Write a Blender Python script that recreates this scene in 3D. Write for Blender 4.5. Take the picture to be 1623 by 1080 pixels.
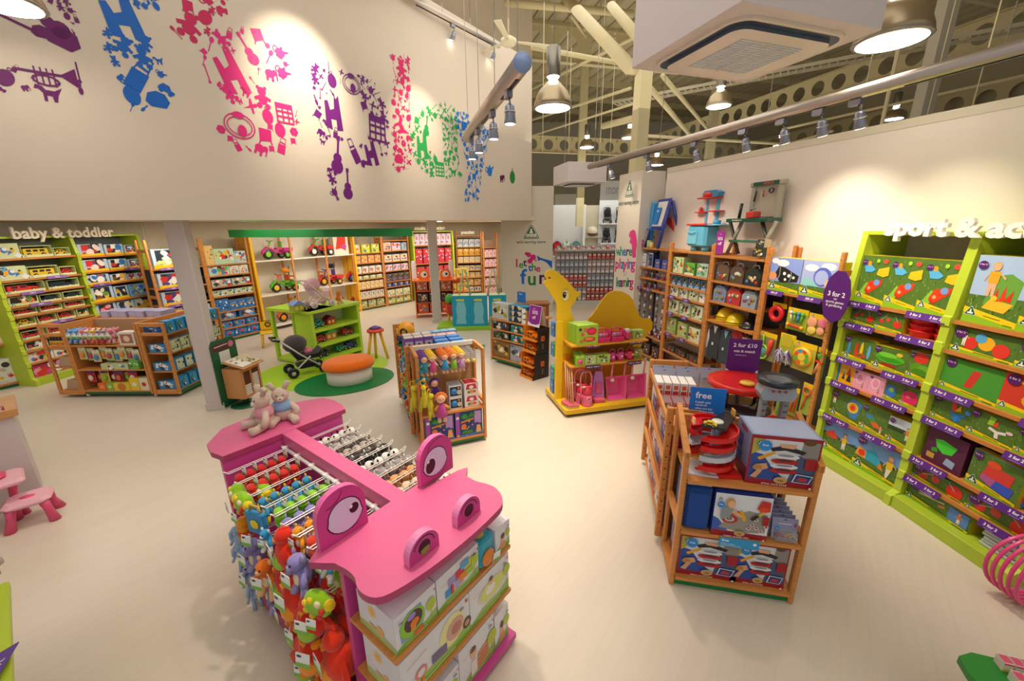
import bpy, math, random
from mathutils import Matrix, Vector
PI = math.pi
R = math.radians
for o in list(bpy.data.objects): bpy.data.objects.remove(o)
SC = bpy.context.scene
COL = SC.collection
# ------------------------------------------------------------------ camera
FPX, TH, HC, RO = 634.0, R(16.0), 2.55, 0.0096      # focal length in pixels, tilt, height, roll
cd = bpy.data.cameras.new('camera'); cam = bpy.data.objects.new('camera', cd); COL.objects.link(cam)
cd.sensor_width = 36.0; cd.lens = 36.0 * FPX / 1623.0; cd.clip_end = 200; cd.clip_start = 0.05
cam.matrix_world = Matrix.Translation((0, 0, HC)) @ Matrix.Rotation(R(90) - TH, 4, 'X') @ Matrix.Rotation(-RO, 4, 'Z')
SC.camera = cam
# ------------------------------------------------------------------ light
W = bpy.data.worlds.new('world'); SC.world = W; W.use_nodes = True
W.node_tree.nodes['Background'].inputs[0].default_value = (1.0, 0.97, 0.94, 1)
W.node_tree.nodes['Background'].inputs[1].default_value = 0.40
SC.view_settings.view_transform = 'Standard'; SC.view_settings.look = 'None'
SC.view_settings.exposure = 0.14; SC.view_settings.gamma = 1.0; SC.view_settings.use_curve_mapping = False
def area(name, loc, size, power, col=(1, .95, .87), rot=(0, 0, 0), sy=None):
 l = bpy.data.lights.new(name, 'AREA'); l.energy = power; l.color = col; l.size = size
 if sy: l.shape = 'RECTANGLE'; l.size_y = sy
 o = bpy.data.objects.new(name, l); o.location = loc; o.rotation_euler = rot; COL.objects.link(o); return o
def spot(name, loc, tgt, power, ang=45, blend=.7, col=(1, .86, .66), rad=.05):
 l = bpy.data.lights.new(name, 'SPOT'); l.energy = power; l.color = col; l.spot_size = R(ang); l.spot_blend = blend
 l.shadow_soft_size = rad
 o = bpy.data.objects.new(name, l); o.location = loc; COL.objects.link(o)
 o.rotation_euler = (Vector(tgt) - Vector(loc)).to_track_quat('-Z', 'Y').to_euler(); return o
area('hall_light', (-0.3, 3.2, 6.6), 5.0, 135, sy=6.0, rot=(0, 0, R(16)))
area('hall_light', (1.5, 9.0, 6.6), 6.0, 150, sy=6.0)
area('hall_light', (0.5, -2.5, 6.0), 6.0, 110, sy=4.0, rot=(R(-20), 0, 0))
area('mezzanine_light', (-5.2, 7.2, 2.62), 1.6, 34, sy=3.5, rot=(0, 0, R(-35)))
area('mezzanine_light', (-3.6, 10.6, 2.62), 1.8, 48, sy=3.5, rot=(0, 0, R(-35)))
area('mezzanine_light', (-1.3, 13.3, 2.62), 1.8, 46, sy=2.4, rot=(0, 0, R(-35)))
area('mezzanine_light', (-6.9, 5.1, 2.62), 1.6, 24, sy=2.0, rot=(0, 0, R(-10)))
area('roof_fill', (2.5, 6.5, 4.7), 7.0, 150, sy=9.0, rot=(R(180), 0, R(16)), col=(1, .9, .72))  # unseen fill added to brighten the roof, as if from the pendants' tops
area('roof_fill', (4, 16, 4.7), 9.0, 150, sy=9.0, rot=(R(180), 0, 0), col=(1, .9, .72))
area('shop_light', (4.2, 17.0, 3.6), 5.0, 110, sy=6.0)
# ------------------------------------------------------------------ helpers: photo calibration used to measure positions
_c, _s = math.cos(TH), math.sin(TH)
def ray(px, py):
 X = (px - 811.5) / FPX; Y = (py - 540.) / FPX
 x = X - RO * Y; y = -(Y + RO * X)
 return x, _c + y * _s, -_s + y * _c
def G(px, py, z=0.0):
 r = ray(px, py); t = (z - HC) / r[2]; return Vector((r[0] * t, r[1] * t, z))
def AT(px, py, Y):
 r = ray(px, py); t = Y / r[1]; return Vector((r[0] * t, Y, HC + r[2] * t))
def frame(p, az, z=None):                 # local x runs along azimuth az (deg from +Y towards +X), y to its left, z up
 return Matrix.Translation((p[0], p[1], p[2] if z is None and len(p) > 2 else (z or 0))) @ Matrix.Rotation(R(90 - az), 4, 'Z')
def onplane(px, py, M):                   # point of frame M's xz plane seen at a pixel -> (x, z) in the frame
 r = Vector(ray(px, py)); o = Vector((0, 0, HC)); n = M.to_3x3() @ Vector((0, 1, 0)); p0 = M.translation
 t = n.dot(p0 - o) / n.dot(r); q = M.inverted() @ (o + r * t); return q.x, q.z
def az_of(a, b): return math.degrees(math.atan2(b[0] - a[0], b[1] - a[1]))
def lin(h):
 if isinstance(h, tuple): return h
 h = h.lstrip('#'); h = ''.join(c * 2 for c in h) if len(h) == 3 else h; v = [int(h[i:i + 2], 16) / 255 for i in (0, 2, 4)]
 return tuple(((x / 12.92) if x <= .04045 else ((x + .055) / 1.055) ** 2.4) for x in v) + (1.0,)
_lc = {}
def L(h):
 if h not in _lc: _lc[h] = lin(h)
 return _lc[h]
# ------------------------------------------------------------------ materials (colour comes from the mesh's own colour attribute)
def mat(name, rough=.5, bump=0, bscale=60, metal=0, spec=.5, alpha=1, emit=0, coat=0, grain=None, sheen=0, mott=.05, mscale=8, trans=0):
 m = bpy.data.materials.new(name); m.use_nodes = True; nt = m.node_tree; N = nt.nodes; K = nt.links
 b = N['Principled BSDF']; a = N.new('ShaderNodeVertexColor'); a.layer_name = 'Col'
 tc = N.new('ShaderNodeTexCoord'); src = tc.outputs['Object']; col = a.outputs['Color']
 if grain:
  mp = N.new('ShaderNodeMapping'); mp.inputs['Scale'].default_value = grain; K.new(src, mp.inputs[0])
  nz = N.new('ShaderNodeTexNoise'); nz.inputs['Scale'].default_value = 3.0; nz.inputs['Detail'].default_value = 3; K.new(mp.outputs[0], nz.inputs['Vector'])
  amt = .35
 else:
  nz = N.new('ShaderNodeTexNoise'); nz.inputs['Scale'].default_value = mscale; K.new(src, nz.inputs['Vector']); amt = mott
 hs = N.new('ShaderNodeHueSaturation'); mr = N.new('ShaderNodeMapRange')
 mr.inputs['To Min'].default_value = 1 - amt; mr.inputs['To Max'].default_value = 1 + amt
 K.new(nz.outputs[0], mr.inputs[0]); K.new(mr.outputs[0], hs.inputs['Value']); K.new(col, hs.inputs['Color'])
 K.new(hs.outputs[0], b.inputs['Base Color'])
 b.inputs['Roughness'].default_value = rough; b.inputs['Metallic'].default_value = metal
 b.inputs['Specular IOR Level'].default_value = spec; b.inputs['Alpha'].default_value = alpha
 if coat: b.inputs['Coat Weight'].default_value = coat; b.inputs['Coat Roughness'].default_value = .15
 if sheen: b.inputs['Sheen Weight'].default_value = sheen
 if trans: b.inputs['Transmission Weight'].default_value = trans
 if emit:
  K.new(hs.outputs[0], b.inputs['Emission Color']); b.inputs['Emission Strength'].default_value = emit
 if bump:
  n2 = N.new('ShaderNodeTexNoise'); n2.inputs['Scale'].default_value = bscale; K.new(src, n2.inputs['Vector'])
  bp = N.new('ShaderNodeBump'); bp.inputs['Strength'].default_value = bump; bp.inputs['Distance'].default_value = .01
  K.new(n2.outputs[0], bp.inputs['Height']); K.new(bp.outputs[0], b.inputs['Normal'])
 return m
MATS = dict(
 card=mat('printed_card', .38, spec=.4, mott=.03), plastic=mat('moulded_plastic', .22, mott=.02),
 cloth=mat('plush_fabric', .95, bump=.5, bscale=160, spec=.15, sheen=.3, mott=.12, mscale=30),
 paint=mat('painted_board', .38, mott=.03), metal=mat('brushed_metal', .35, metal=.8, mott=.04),
 wood=mat('oiled_beech', .42, grain=(2, 2, 26), spec=.4), woodh=mat('oiled_beech_shelf', .42, grain=(2, 26, 26), spec=.4),
 clear=mat('clear_blister', .12, alpha=.22, spec=.8), glow=mat('lamp_glow', .5, emit=14, mott=0),
 plaster=mat('painted_plaster', .8, bump=.05, bscale=90, spec=.25, mott=.015, mscale=2), vinyl=mat('vinyl_film', .5, spec=.3, mott=.02),
 steel=mat('painted_steel', .55, mott=.06, mscale=3), mirror=mat('mirror_sheet', .06, metal=1.0, mott=0),
 foil=mat('foil_tinsel', .25, metal=.7, bump=.8, bscale=120, mott=.3, mscale=60))
# ------------------------------------------------------------------ mesh builder
_txt = {}
def glyphs(s, off=0.0):
 k = (s, off)
 if k not in _txt:
  c = bpy.data.curves.new('t', 'FONT'); c.body = s; c.size = 1; c.offset = off; c.resolution_u = 2; c.align_x = 'CENTER'; c.align_y = 'CENTER'
  o = bpy.data.objects.new('t', c); COL.objects.link(o); bpy.context.view_layer.update()
  me = o.to_mesh(); vs = [tuple(v.co) for v in me.vertices]; fs = [tuple(p.vertices) for p in me.polygons]
  o.to_mesh_clear(); bpy.data.objects.remove(o); bpy.data.curves.remove(c); _txt[k] = (vs, fs)
 return _txt[k]
class MB:
 def __init__(s, M=None): s.v = []; s.f = []; s.c = []; s.m = []; s.sm = []; s.M = M or Matrix(); s.mats = []; s.cm = 'plastic'
 def mi(s, m):
  if m not in s.mats: s.mats.append(m)
  return s.mats.index(m)
 def add(s, vs, fs, col, mat=None, smooth=False):
  n = len(s.v); M = s.M; s.v += [tuple(M @ Vector(v)) for v in vs]; k = s.mi(mat or s.cm); c = L(col)
  for f in fs: s.f.append(tuple(n + i for i in f)); s.c.append(c); s.m.append(k); s.sm.append(smooth)
  return s
 def box(s, x0, y0, z0, x1, y1, z1, col, mat=None, b=0):
  if not b:
   vs = [(x, y, z) for z in (z0, z1) for x, y in ((x0, y0), (x1, y0), (x1, y1), (x0, y1))]
   return s.add(vs, [(3, 2, 1, 0), (4, 5, 6, 7), (0, 1, 5, 4), (1, 2, 6, 5), (2, 3, 7, 6), (3, 0, 4, 7)], col, mat)
  def ring(i, z): return [(x0 + i + b, y0 + i, z), (x1 - i - b, y0 + i, z), (x1 - i, y0 + i + b, z), (x1 - i, y1 - i - b, z), (x1 - i - b, y1 - i, z), (x0 + i + b, y1 - i, z), (x0 + i, y1 - i - b, z), (x0 + i, y0 + i + b, z)]
  h = b * .6; rs = [ring(h, z0), ring(0, z0 + h), ring(0, z1 - h), ring(h, z1)]; vs = sum(rs, [])
  fs = [tuple(range(7, -1, -1)), tuple(range(24, 32))]
  for k in range(3):
   for i in range(8): j = (i + 1) % 8; fs.append((k * 8 + i, k * 8 + j, k * 8 + 8 + j, k * 8 + 8 + i))
  return s.add(vs, fs, col, mat)
 def prism(s, pts, a, b, col, mat=None, ax='z', smooth=False, edge=None):   # polygon in the plane normal to ax, extruded a..b
  def P(u, v, w): return {'z': (u, v, w), 'y': (u, w, v), 'x': (w, u, v)}[ax]
  n = len(pts); vs = [P(u, v, a) for u, v in pts] + [P(u, v, b) for u, v in pts]
  s.add(vs, [tuple(range(n)), tuple(range(2 * n - 1, n - 1, -1))], col, mat)
  return s.add(vs, [(i, i + n, (i + 1) % n + n, (i + 1) % n) for i in range(n)], edge or col, mat, smooth)
 def tube(s, pts, r, col, n=8, mat=None, closed=False, caps=True):
  pts = [Vector(p) for p in pts]; m = len(pts); vs = []; fs = []; rr = r if isinstance(r, (list, tuple)) else [r] * m; pn = None
  for i, p in enumerate(pts):
   if closed: t = pts[(i + 1) % m] - pts[i - 1]
   else: t = pts[min(i + 1, m - 1)] - pts[max(i - 1, 0)]
   t.normalize()
   if pn is None: pn = t.orthogonal().normalized()
   pn = (pn - t * pn.dot(t)); pn = pn.normalized() if pn.length > 1e-6 else t.orthogonal().normalized(); q = t.cross(pn)
   for k in range(n): a = 2 * PI * k / n; vs.append(tuple(p + (pn * math.cos(a) + q * math.sin(a)) * rr[i]))
  for i in range(m if closed else m - 1):
   j = (i + 1) % m
   for k in range(n): l = (k + 1) % n; fs.append((i * n + k, i * n + l, j * n + l, j * n + k))
  if caps and not closed: fs += [tuple(range(n - 1, -1, -1)), tuple(range((m - 1) * n, m * n))]
  return s.add(vs, fs, col, mat, n > 5)
 def lathe(s, pr, n, col, mat=None, c=(0, 0, 0), ax='z', sx=1, sy=1):
  vs = []; fs = []; m = len(pr)
  for r, z in pr:
   for k in range(n):
    a = 2 * PI * k / n; p = (r * math.cos(a) * sx, r * math.sin(a) * sy, z)
    if ax == 'y': p = (p[0], p[2], p[1])
    if ax == 'x': p = (p[2], p[0], p[1])
    vs.append((p[0] + c[0], p[1] + c[1], p[2] + c[2]))
  for i in range(m - 1):
   for k in range(n): l = (k + 1) % n; fs.append((i * n + k, i * n + l, i * n + n + l, i * n + n + k))
  if pr[0][0] > 1e-4: fs.append(tuple(range(n - 1, -1, -1)))
  if pr[-1][0] > 1e-4: fs.append(tuple(range((m - 1) * n, m * n)))
  return s.add(vs, fs, col, mat, True)
 def ell(s, c, r, col, mat=None, n=12, m=7):
  if not isinstance(r, (tuple, list)): r = (r, r, r)
  vs = []; fs = []
  for i in range(m + 1):
   a = PI * i / m
   for k in range(n): b = 2 * PI * k / n; vs.append((c[0] + r[0] * math.sin(a) * math.cos(b), c[1] + r[1] * math.sin(a) * math.sin(b), c[2] + r[2] * math.cos(a)))
  for i in range(m):
   for k in range(n): l = (k + 1) % n; fs.append((i * n + k, i * n + n + k, i * n + n + l, i * n + l))
  return s.add(vs, fs, col, mat, True)
 def ring(s, c, R0, r, col, mat=None, ax='z', n=20, k=6, sx=1, sy=1):
  pts = []
  for i in range(n):
   a = 2 * PI * i / n; u, v = R0 * math.cos(a) * sx, R0 * math.sin(a) * sy
   d = {'z': (u, v, 0), 'y': (u, 0, v), 'x': (0, u, v)}[ax]; pts.append((c[0] + d[0], c[1] + d[1], c[2] + d[2]))
  return s.tube(pts, r, col, k, mat, closed=True)
 def text(s, t, size, col, at=(0, 0, 0), depth=0, mat=None, off=0.0, sx=1.0, ux=(1, 0, 0), uz=(0, 0, 1)):  # in the local xz plane, facing -y
  vs, fs = glyphs(t, off); ux = Vector(ux); uz = Vector(uz); n = uz.cross(ux).normalized() if depth else Vector((0, 0, 0)); a = Vector(at)
  V0 = [a + ux * (x * size * sx) + uz * (y * size) for x, y, z in vs]
  s.add(V0, fs, col, mat)
  if depth:
   cnt = {}
   for f in fs:
    for i in range(len(f)): e = (f[i], f[(i + 1) % len(f)]); cnt[e] = 1
   nn = Vector(ux).cross(uz).normalized() * -depth; V1 = [v + nn for v in V0]; k = len(V0)
   s.add(V0 + V1, [(e[0], e[1], e[1] + k, e[0] + k) for e in cnt if (e[1], e[0]) not in cnt], col, mat)
  return s
 def mesh(s, name):
  me = bpy.data.meshes.new(name); me.from_pydata(s.v, [], s.f)
  for m in s.mats: me.materials.append(MATS[m])
  me.polygons.foreach_set('material_index', s.m); me.polygons.foreach_set('use_smooth', s.sm)
  at = me.color_attributes.new('Col', 'FLOAT_COLOR', 'CORNER'); d = []
  for p, c in zip(me.polygons, s.c): d += list(c) * p.loop_total
  at.data.foreach_set('color', d); me.update(); return me
 def build(s, name, parent=None, M=None):
  o = bpy.data.objects.new(name, s.mesh(name)); COL.objects.link(o)
  if parent: o.parent = parent
  if M is not None: o.matrix_world = M
  return o
# art drawn as thin printed film on a face: origin o, unit axes ux/uz, size w x h
class Art:
 def __init__(s, mb, o, ux, uz, w, h, mat='card'):
  s.mb = mb; s.o = Vector(o); s.ux = Vector(ux); s.uz = Vector(uz); s.w = w; s.h = h; s.n = s.ux.cross(s.uz).normalized(); s.k = 1; s.mat = mat
  s.step = .0005
 def P(s, u, v): return tuple(s.o + s.ux * (u * s.w) + s.uz * (v * s.h) + s.n * (s.k * s.step))
 def poly(s, pts, col): s.mb.add([s.P(*p) for p in pts], [tuple(range(len(pts)))], col, s.mat); s.k += 1
 def rect(s, a, b, c, d, col): s.poly([(a, b), (c, b), (c, d), (a, d)], col)
 def ell(s, u, v, ru, col, rv=None, n=14, rot=0):
  rv = ru * s.w / s.h if rv is None else rv; ca, sa = math.cos(rot), math.sin(rot)
  s.poly([(u + ru * math.cos(2 * PI * i / n) * ca - ru * math.sin(2 * PI * i / n) * sa * rv / ru * s.h / s.w, v + rv * math.sin(2 * PI * i / n) * ca + ru * math.cos(2 * PI * i / n) * sa * s.w / s.h) for i in range(n)], col)
 def text(s, t, u, v, size, col, off=.01, sx=1.0):   # size in fraction of height
  vs, fs = glyphs(t, off); q = size * s.h
  s.mb.add([s.P(u + x * q * sx / s.w, v + y * q / s.h) for x, y, z in vs], fs, col, s.mat); s.k += 1
 def line(s, pts, wd, col):  # wd in fraction of width
  for (a, b), (c, d) in zip(pts, pts[1:]):
   dx, dy = (c - a) * s.w, (d - b) * s.h; l = math.hypot(dx, dy) or 1; nx, ny = -dy / l * wd * s.w / 2, dx / l * wd * s.w / 2
   s.poly([(a + nx / s.w, b + ny / s.h), (a - nx / s.w, b - ny / s.h), (c - nx / s.w, d - ny / s.h), (c + nx / s.w, d + ny / s.h)], col); s.k -= 1
  s.k += 1
def tag(o, label=None, cat=None, group=None, kind=None):
 if label: o['label'] = label
 if cat: o['category'] = cat
 if group: o['group'] = group
 if kind: o['kind'] = kind
 return o
def empty(name, M, label=None, cat=None, group=None):
 o = bpy.data.objects.new(name, None); o.empty_display_size = .1; COL.objects.link(o); o.matrix_world = M
 return tag(o, label, cat, group)
def part(mb, name, root, label=None):
 o = mb.build(name); o.parent = root
 if label: o['label'] = label
 return o
def struct(mb, name, M=None, parent=None):
 o = mb.build(name, parent, M);
 if parent is None: o['kind'] = 'structure'
 return o
def kids(o): return [c for c in PROTO_KIDS.get(o.name, [])]
PROTO_KIDS = {}
def dup(root, M, label=None, cat=None, group=None):
 r = root.copy(); COL.objects.link(r); r.matrix_world = M
 for ch in root.children:
  c = ch.copy(); COL.objects.link(c); c.parent = r
  for g in ch.children: d = g.copy(); COL.objects.link(d); d.parent = c
 for k in ('label', 'group'):
  if k in r: del r[k]
 return tag(r, label, cat or root.get('category'), group)
LABELS = {}
def lab(s):
 n = len(s.split())
 if n > 16: print('LONG', n, s)
 if s in LABELS: print('DUP', s)
 LABELS[s] = 1
 return s
PROTOS = {}
def place(key, builder, M, label, cat, group=None):
 """first use builds the thing with its parts, later uses copy it"""
 if key in PROTOS: return dup(PROTOS[key], M, label, cat, group)
 o = builder(); o.matrix_world = M; tag(o, label, cat, group); PROTOS[key] = o; return o
# ================================================================== structure
CREAM, WALL = '#d9cdbd', '#e2dad0'
# floor: pale vinyl planks
def floor_mat():
 m = bpy.data.materials.new('pale_vinyl_floor'); m.use_nodes = True; nt = m.node_tree; N = nt.nodes; K = nt.links; b = N['Principled BSDF']
 tc = N.new('ShaderNodeTexCoord'); mp = N.new('ShaderNodeMapping'); mp.inputs['Rotation'].default_value = (0, 0, R(-52)); K.new(tc.outputs['Object'], mp.inputs[0])
 br = N.new('ShaderNodeTexBrick'); br.inputs['Scale'].default_value = 1; br.inputs['Brick Width'].default_value = 1.2; br.inputs['Row Height'].default_value = .15
 br.inputs['Mortar Size'].default_value = .0015; br.inputs['Color1'].default_value = L('#d6cabb'); br.inputs['Color2'].default_value = L('#d8ccbd'); br.inputs['Mortar'].default_value = L('#d1c5b5')
 K.new(mp.outputs[0], br.inputs['Vector'])
 m2 = N.new('ShaderNodeMapping'); m2.inputs['Scale'].default_value = (1.2, 14, 1); K.new(mp.outputs[0], m2.inputs[0])
 nz = N.new('ShaderNodeTexNoise'); nz.inputs['Scale'].default_value = 2; nz.inputs['Detail'].default_value = 4; K.new(m2.outputs[0], nz.inputs['Vector'])
 mr = N.new('ShaderNodeMapRange'); mr.inputs['To Min'].default_value = .95; mr.inputs['To Max'].default_value = 1.05; K.new(nz.outputs[0], mr.inputs[0])
 hs = N.new('ShaderNodeHueSaturation'); K.new(mr.outputs[0], hs.inputs['Value']); K.new(br.outputs[0], hs.inputs['Color']); K.new(hs.outputs[0], b.inputs['Base Color'])
 b.inputs['Roughness'].default_value = .3; b.inputs['Specular IOR Level'].default_value = .45
 return m
MATS['floor'] = floor_mat()
struct(MB().box(-14, -5, -.1, 14, 32, 0, '#d2c4ae', 'floor'), 'floor')
# text wall (upper wall above the mezzanine opening): frame x along azimuth 35
TW = frame((-4.15, 5.05, 0), 35)
mb = MB()
x0, x1 = -7.0, 8.25
def sofz(x): return 2.655 + .005 * x
vs = [(x0, 0, sofz(x0)), (x1, 0, sofz(x1)), (x1, 0, 8.6), (x0, 0, 8.6), (x0, .25, sofz(x0)), (x1, .25, sofz(x1)), (x1, .25, 8.6), (x0, .25, 8.6)]
mb.add(vs, [(0, 1, 2, 3), (5, 4, 7, 6), (1, 5, 6, 2), (4, 0, 3, 7), (0, 4, 5, 1), (3, 2, 6, 7)], '#d6cabb', 'plaster')
struct(mb, 'wall_left', TW)
# low ceiling behind it
mb = MB(); a = TW @ Vector((x0, .1, 0)); b = TW @ Vector((x1, .1, 0))
pl = [(a.x, a.y), (b.x, b.y), (1.2, 12.4), (1.2, 20), (-14, 20), (-14, 2)]
mb.prism(pl, 2.70, 2.80, '#e0d3b8', 'plaster'); struct(mb, 'ceiling_mezzanine')
# pillars under the text wall
def pillar(px, py, w, az, name):
 p = G(px, py); t = empty(name, frame(p, az)); t['kind'] = 'structure'
 m = MB(); m.box(0, 0, 0, w, w, 2.72, '#cfc6c4', 'plaster', b=.012); part(m, 'column_shaft', t)
 m = MB(); m.box(-.012, -.012, 0, w + .012, w + .012, .11, '#cdc4c0', 'paint', b=.006); part(m, 'column_skirting', t); return t
pillar(329, 652, .215, 75, 'trim_pillar'); pillar(686.5, 512.5, .24, 78, 'trim_pillar')
# back walls of the mezzanine area: polyline behind the shelving
A0 = G(46, 609); A0L = A0 + Vector((-.5, -.87, 0)) * 1.2
pA = G(55, 612); pAm = G(172, 578); pAr = G(264, 549)
pB0 = G(273, 563); pB1 = G(360, 541); pB2 = G(418, 528.5); pC1 = G(572, 494); pD1 = G(613, 486); pD2 = G(655, 478)
pE0 = G(662, 478); pE1 = G(722, 470); pF0 = G(726, 466); pF1 = G(766, 464.5)
def wallseg(name, a, b, h=2.72, t=.1, col='#e6dcca', ext=0.0):
 M = frame(a, az_of(a, b)); l = (Vector(b[:2]) - Vector(a[:2])).length
 return struct(MB().box(-ext, 0, 0, l + ext, t, h, col, 'plaster'), name, M)
back = [Vector((-13, 3.5, 0)), Vector((-8.95, 6.1, 0)), Vector((-8.75, 8.4, 0)), Vector((-7.95, 9.0, 0)), Vector((-4.2, 15.1, 0)), Vector((-2.7, 16.2, 0)), Vector((.3, 17.4, 0))]
for i in range(len(back) - 1): wallseg('wall_back', back[i], back[i + 1], col='#e8dcc6' if i else '#cfc4bc', ext=.03)
# bright end wall beside the dolls, and the white return
wallseg('wall_end', Vector((-.10, 12.35, 0)), Vector((-.3, 17.0, 0)), col='#f0e8d8')
# right wall, 3.5 m high, open above
RWAZ = 162.5
RW = frame((2.82, 7.74, 0), RWAZ)
struct(MB().box(0, 0, 0, 13.5, .18, 3.5, '#dfd4cc', 'plaster'), 'wall_right', RW)
struct(MB().box(0, -.004, 3.44, 13.5, .20, 3.52, '#cfc6b4', 'plaster'), 'trim_right', RW)
# pillar with the "where playing is learning" poster: left face parallel to the right wall
q0 = G(982.6, 278, 3.5); q1 = G(1019, 270, 3.5)
PW = frame((q0.x, q0.y, 0), az_of(q0, q1)); plen = (q1 - q0).length
struct(MB().box(0, 0, 0, plen, .5, 3.5, '#ded6ca', 'plaster'), 'trim_poster_pillar', PW)
# steel column above it
cB = AT(1011, 250, 8.75)
struct(MB().box(-.12, -.12, 3.5, .12, .12, 8.6, '#cfc49c', 'steel'), 'trim_column', Matrix.Translation((cB.x, cB.y, 0)) @ Matrix.Rotation(R(15), 4, 'Z'))
# "let the fun begin" panel wall
PN = frame((-.28, 12.0, 0), 90)
struct(MB().box(0, 0, 0, 1.5, .35, 3.62, '#d2cabb', 'plaster'), 'wall_panel', PN)
# far shop walls beyond
struct(MB().box(-12, 27, 0, 14, 27.2, 9, '#cfc8b4', 'plaster'), 'wall_far')
struct(MB().box(-.2, 0, 0, 0, 26, 3.3, '#dedcd6', 'plaster'), 'wall_side', Matrix.Translation((9.0, 8, 0)) @ Matrix.Rotation(R(16), 4, 'Z'))
struct(MB().box(0, 0, 0, .2, 40, 8.7, '#b8ae92', 'plaster'), 'wall_backdrop', Matrix.Translation((19, -8, 0)) @ Matrix.Rotation(R(8), 4, 'Z'))  # added to shut out the bright world behind the beams
# far cream bulkhead under the beams
struct(MB().box(0, 0, 0, 1.35, .3, 4.0, '#ddd8cc', 'plaster'), 'wall_fitting', frame((2.15, 20.5, 0), 90))
# ================================================================== shelving fixtures
BEECH, BEECH2, LIME, LIME2, GREEN, YEL = '#cf8a48', '#c27e3e', '#b9d038', '#acc432', '#0f7a3c', '#f2b81c'
UNITS = {}
class Unit: pass
def reg(name, M, w, dep, shelves, word, fy=None):
 u = Unit(); u.M = M; u.w = w; u.dep = dep; u.z = shelves; u.word = word; u.fy = fy or (lambda z: 0.0); UNITS[name] = u; return u
def holes(mb, x, y, z0, z1, r=.007, col='#4a2a12', step=.1, nx=(0, -1, 0)):
 z = z0
 while z < z1:
  vs = [(x + r * math.cos(a * PI / 3) if nx[1] else x, y if nx[1] else y + r * math.cos(a * PI / 3), z + r * math.sin(a * PI / 3)) for a in range(6)]
  mb.add(vs, [tuple(range(6))], col, 'wood'); z += step
def wood_unit(key, M, w, dep, h, zs, word, label, back=None, plinth='#0f6a3a', topz=None, group='beech bays with drilled posts', pegs=False, shelfcol=BEECH):
 t = empty('shelving_bay', M, lab(label), 'shelving', group)
 for s, x in (('l', 0), ('r', w - .04)):
  p = MB(); p.box(x, 0, 0, x + .04, .06, h, BEECH, 'wood', b=.012); holes(p, x + .02, -.0008, .2, h, step=.11)
  part(p, 'front_post', t)
  p = MB(); p.box(x, dep - .06, 0, x + .04, dep, h, BEECH2, 'wood', b=.012); part(p, 'rear_post', t)
  for z in (.05, h * .5, h - .25): part(MB().box(x + .006, .058, z, x + .034, dep - .058, z + .06, BEECH2, 'wood'), 'side_rail', t)
 for z in zs:
  part(MB().box(.04, .005, z - .022, w - .04, dep - .02, z, shelfcol, 'woodh'), 'shelf', t)
  part(MB().box(.04, -.004, z - .026, w - .04, .008, z + .004, BEECH2, 'woodh'), 'shelf_edge', t)
 part(MB().box(.03, .02, 0, w - .03, dep - .03, .055, plinth, 'paint'), 'plinth', t)
 if back: part(MB().box(.04, dep - .03, .06, w - .04, dep - .015, topz or h - .3, back, 'paint'), 'back_panel', t)
 return reg(key, M, w, dep, sorted(zs, reverse=True), word)
def lime_unit(key, M, w, dep, h, zs, word, label, group='lime green wall bays', right=True, back='#8b8f86'):
 t = empty('shelving_bay', M, lab(label), 'shelving', group); T = .055
 tabs = [z for z in zs]
 def side(x):
  pts = [(-.10, 0), (-.10, .10), (-.02, .14)]
  for z in sorted(tabs): pts += [(-.02, z - .06), (-.035, z - .05), (-.035, z + .02), (-.02, z + .03)] if z > .2 else []
  pts += [(.03, h), (dep, h), (dep, 0)]
  p = MB(); p.prism(pts, x, x + T, LIME, 'paint', ax='x'); part(p, 'side_panel', t)
 side(-T / 2)
 if right: side(w - T / 2)
 part(MB().box(T / 2, dep - .03, .1, w - T / 2, dep - .01, h - .03, back, 'paint'), 'back_panel', t)
 part(MB().box(T / 2, .03, h - .035, w - T / 2, dep, h, LIME, 'paint', b=.004), 'top_board', t)
 part(MB().box(T / 2, -.085, 0, w - T / 2, dep - .04, .12, LIME2, 'paint', b=.006), 'plinth', t)
 for z in zs:
  if z > .2:
   part(MB().box(T / 2, 0, z - .02, w - T / 2, dep - .04, z, BEECH, 'woodh'), 'shelf', t)
   part(MB().box(T / 2, -.012, z - .028, w - T / 2, .004, z + .003, BEECH2, 'woodh'), 'shelf_edge', t)
 return reg(key, M, w, dep, sorted(zs, reverse=True), word)
D = .42
def bays(a, b, n, dep=D):
 az = az_of(a, b); l = (Vector(b[:2]) - Vector(a[:2])).length; w = l / n; M = frame(a, az)
 return [(M @ Matrix.Translation((i * w, 0, 0)), w) for i in range(n)]
# left area
u0 = az_of(A0L, A0)
wood_unit('A0', frame(A0L, u0), 1.2, D, 2.3, [.08, .75, 1.2, 1.6, 1.95], 'leftmost beech bay', 'drilled beech bay at the left edge of the photo, nearest', '#6d6a64')
(m1, w1), (m2, w2) = bays(pA, pAr, 2)
lime_unit('A1', m1, w1, .45, 2.46, [.12, .38, .6, .78, 1.0, 1.19, 1.35, 1.55, 1.77, 2.11], 'left baby bay', 'lime green bay of boxed vehicles under the word baby', back='#6f766e')
lime_unit('A2', m2, w2, .45, 2.46, [.12, .42, .7, .95, 1.2, 1.54, 1.78, 2.07], 'right baby bay', 'lime green bay of blue and yellow boxes under the word toddler', back='#5c656a')
(m1, w1), (m2, w2) = bays(pB0, pB2, 2)
wood_unit('B1', m1, w1, D, 2.35, [.08, .4, .7, 1.02, 1.38, 1.78], 'bay behind pillar', 'beech bay partly hidden behind the near white pillar', '#4a5058', topz=1.78)
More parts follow.
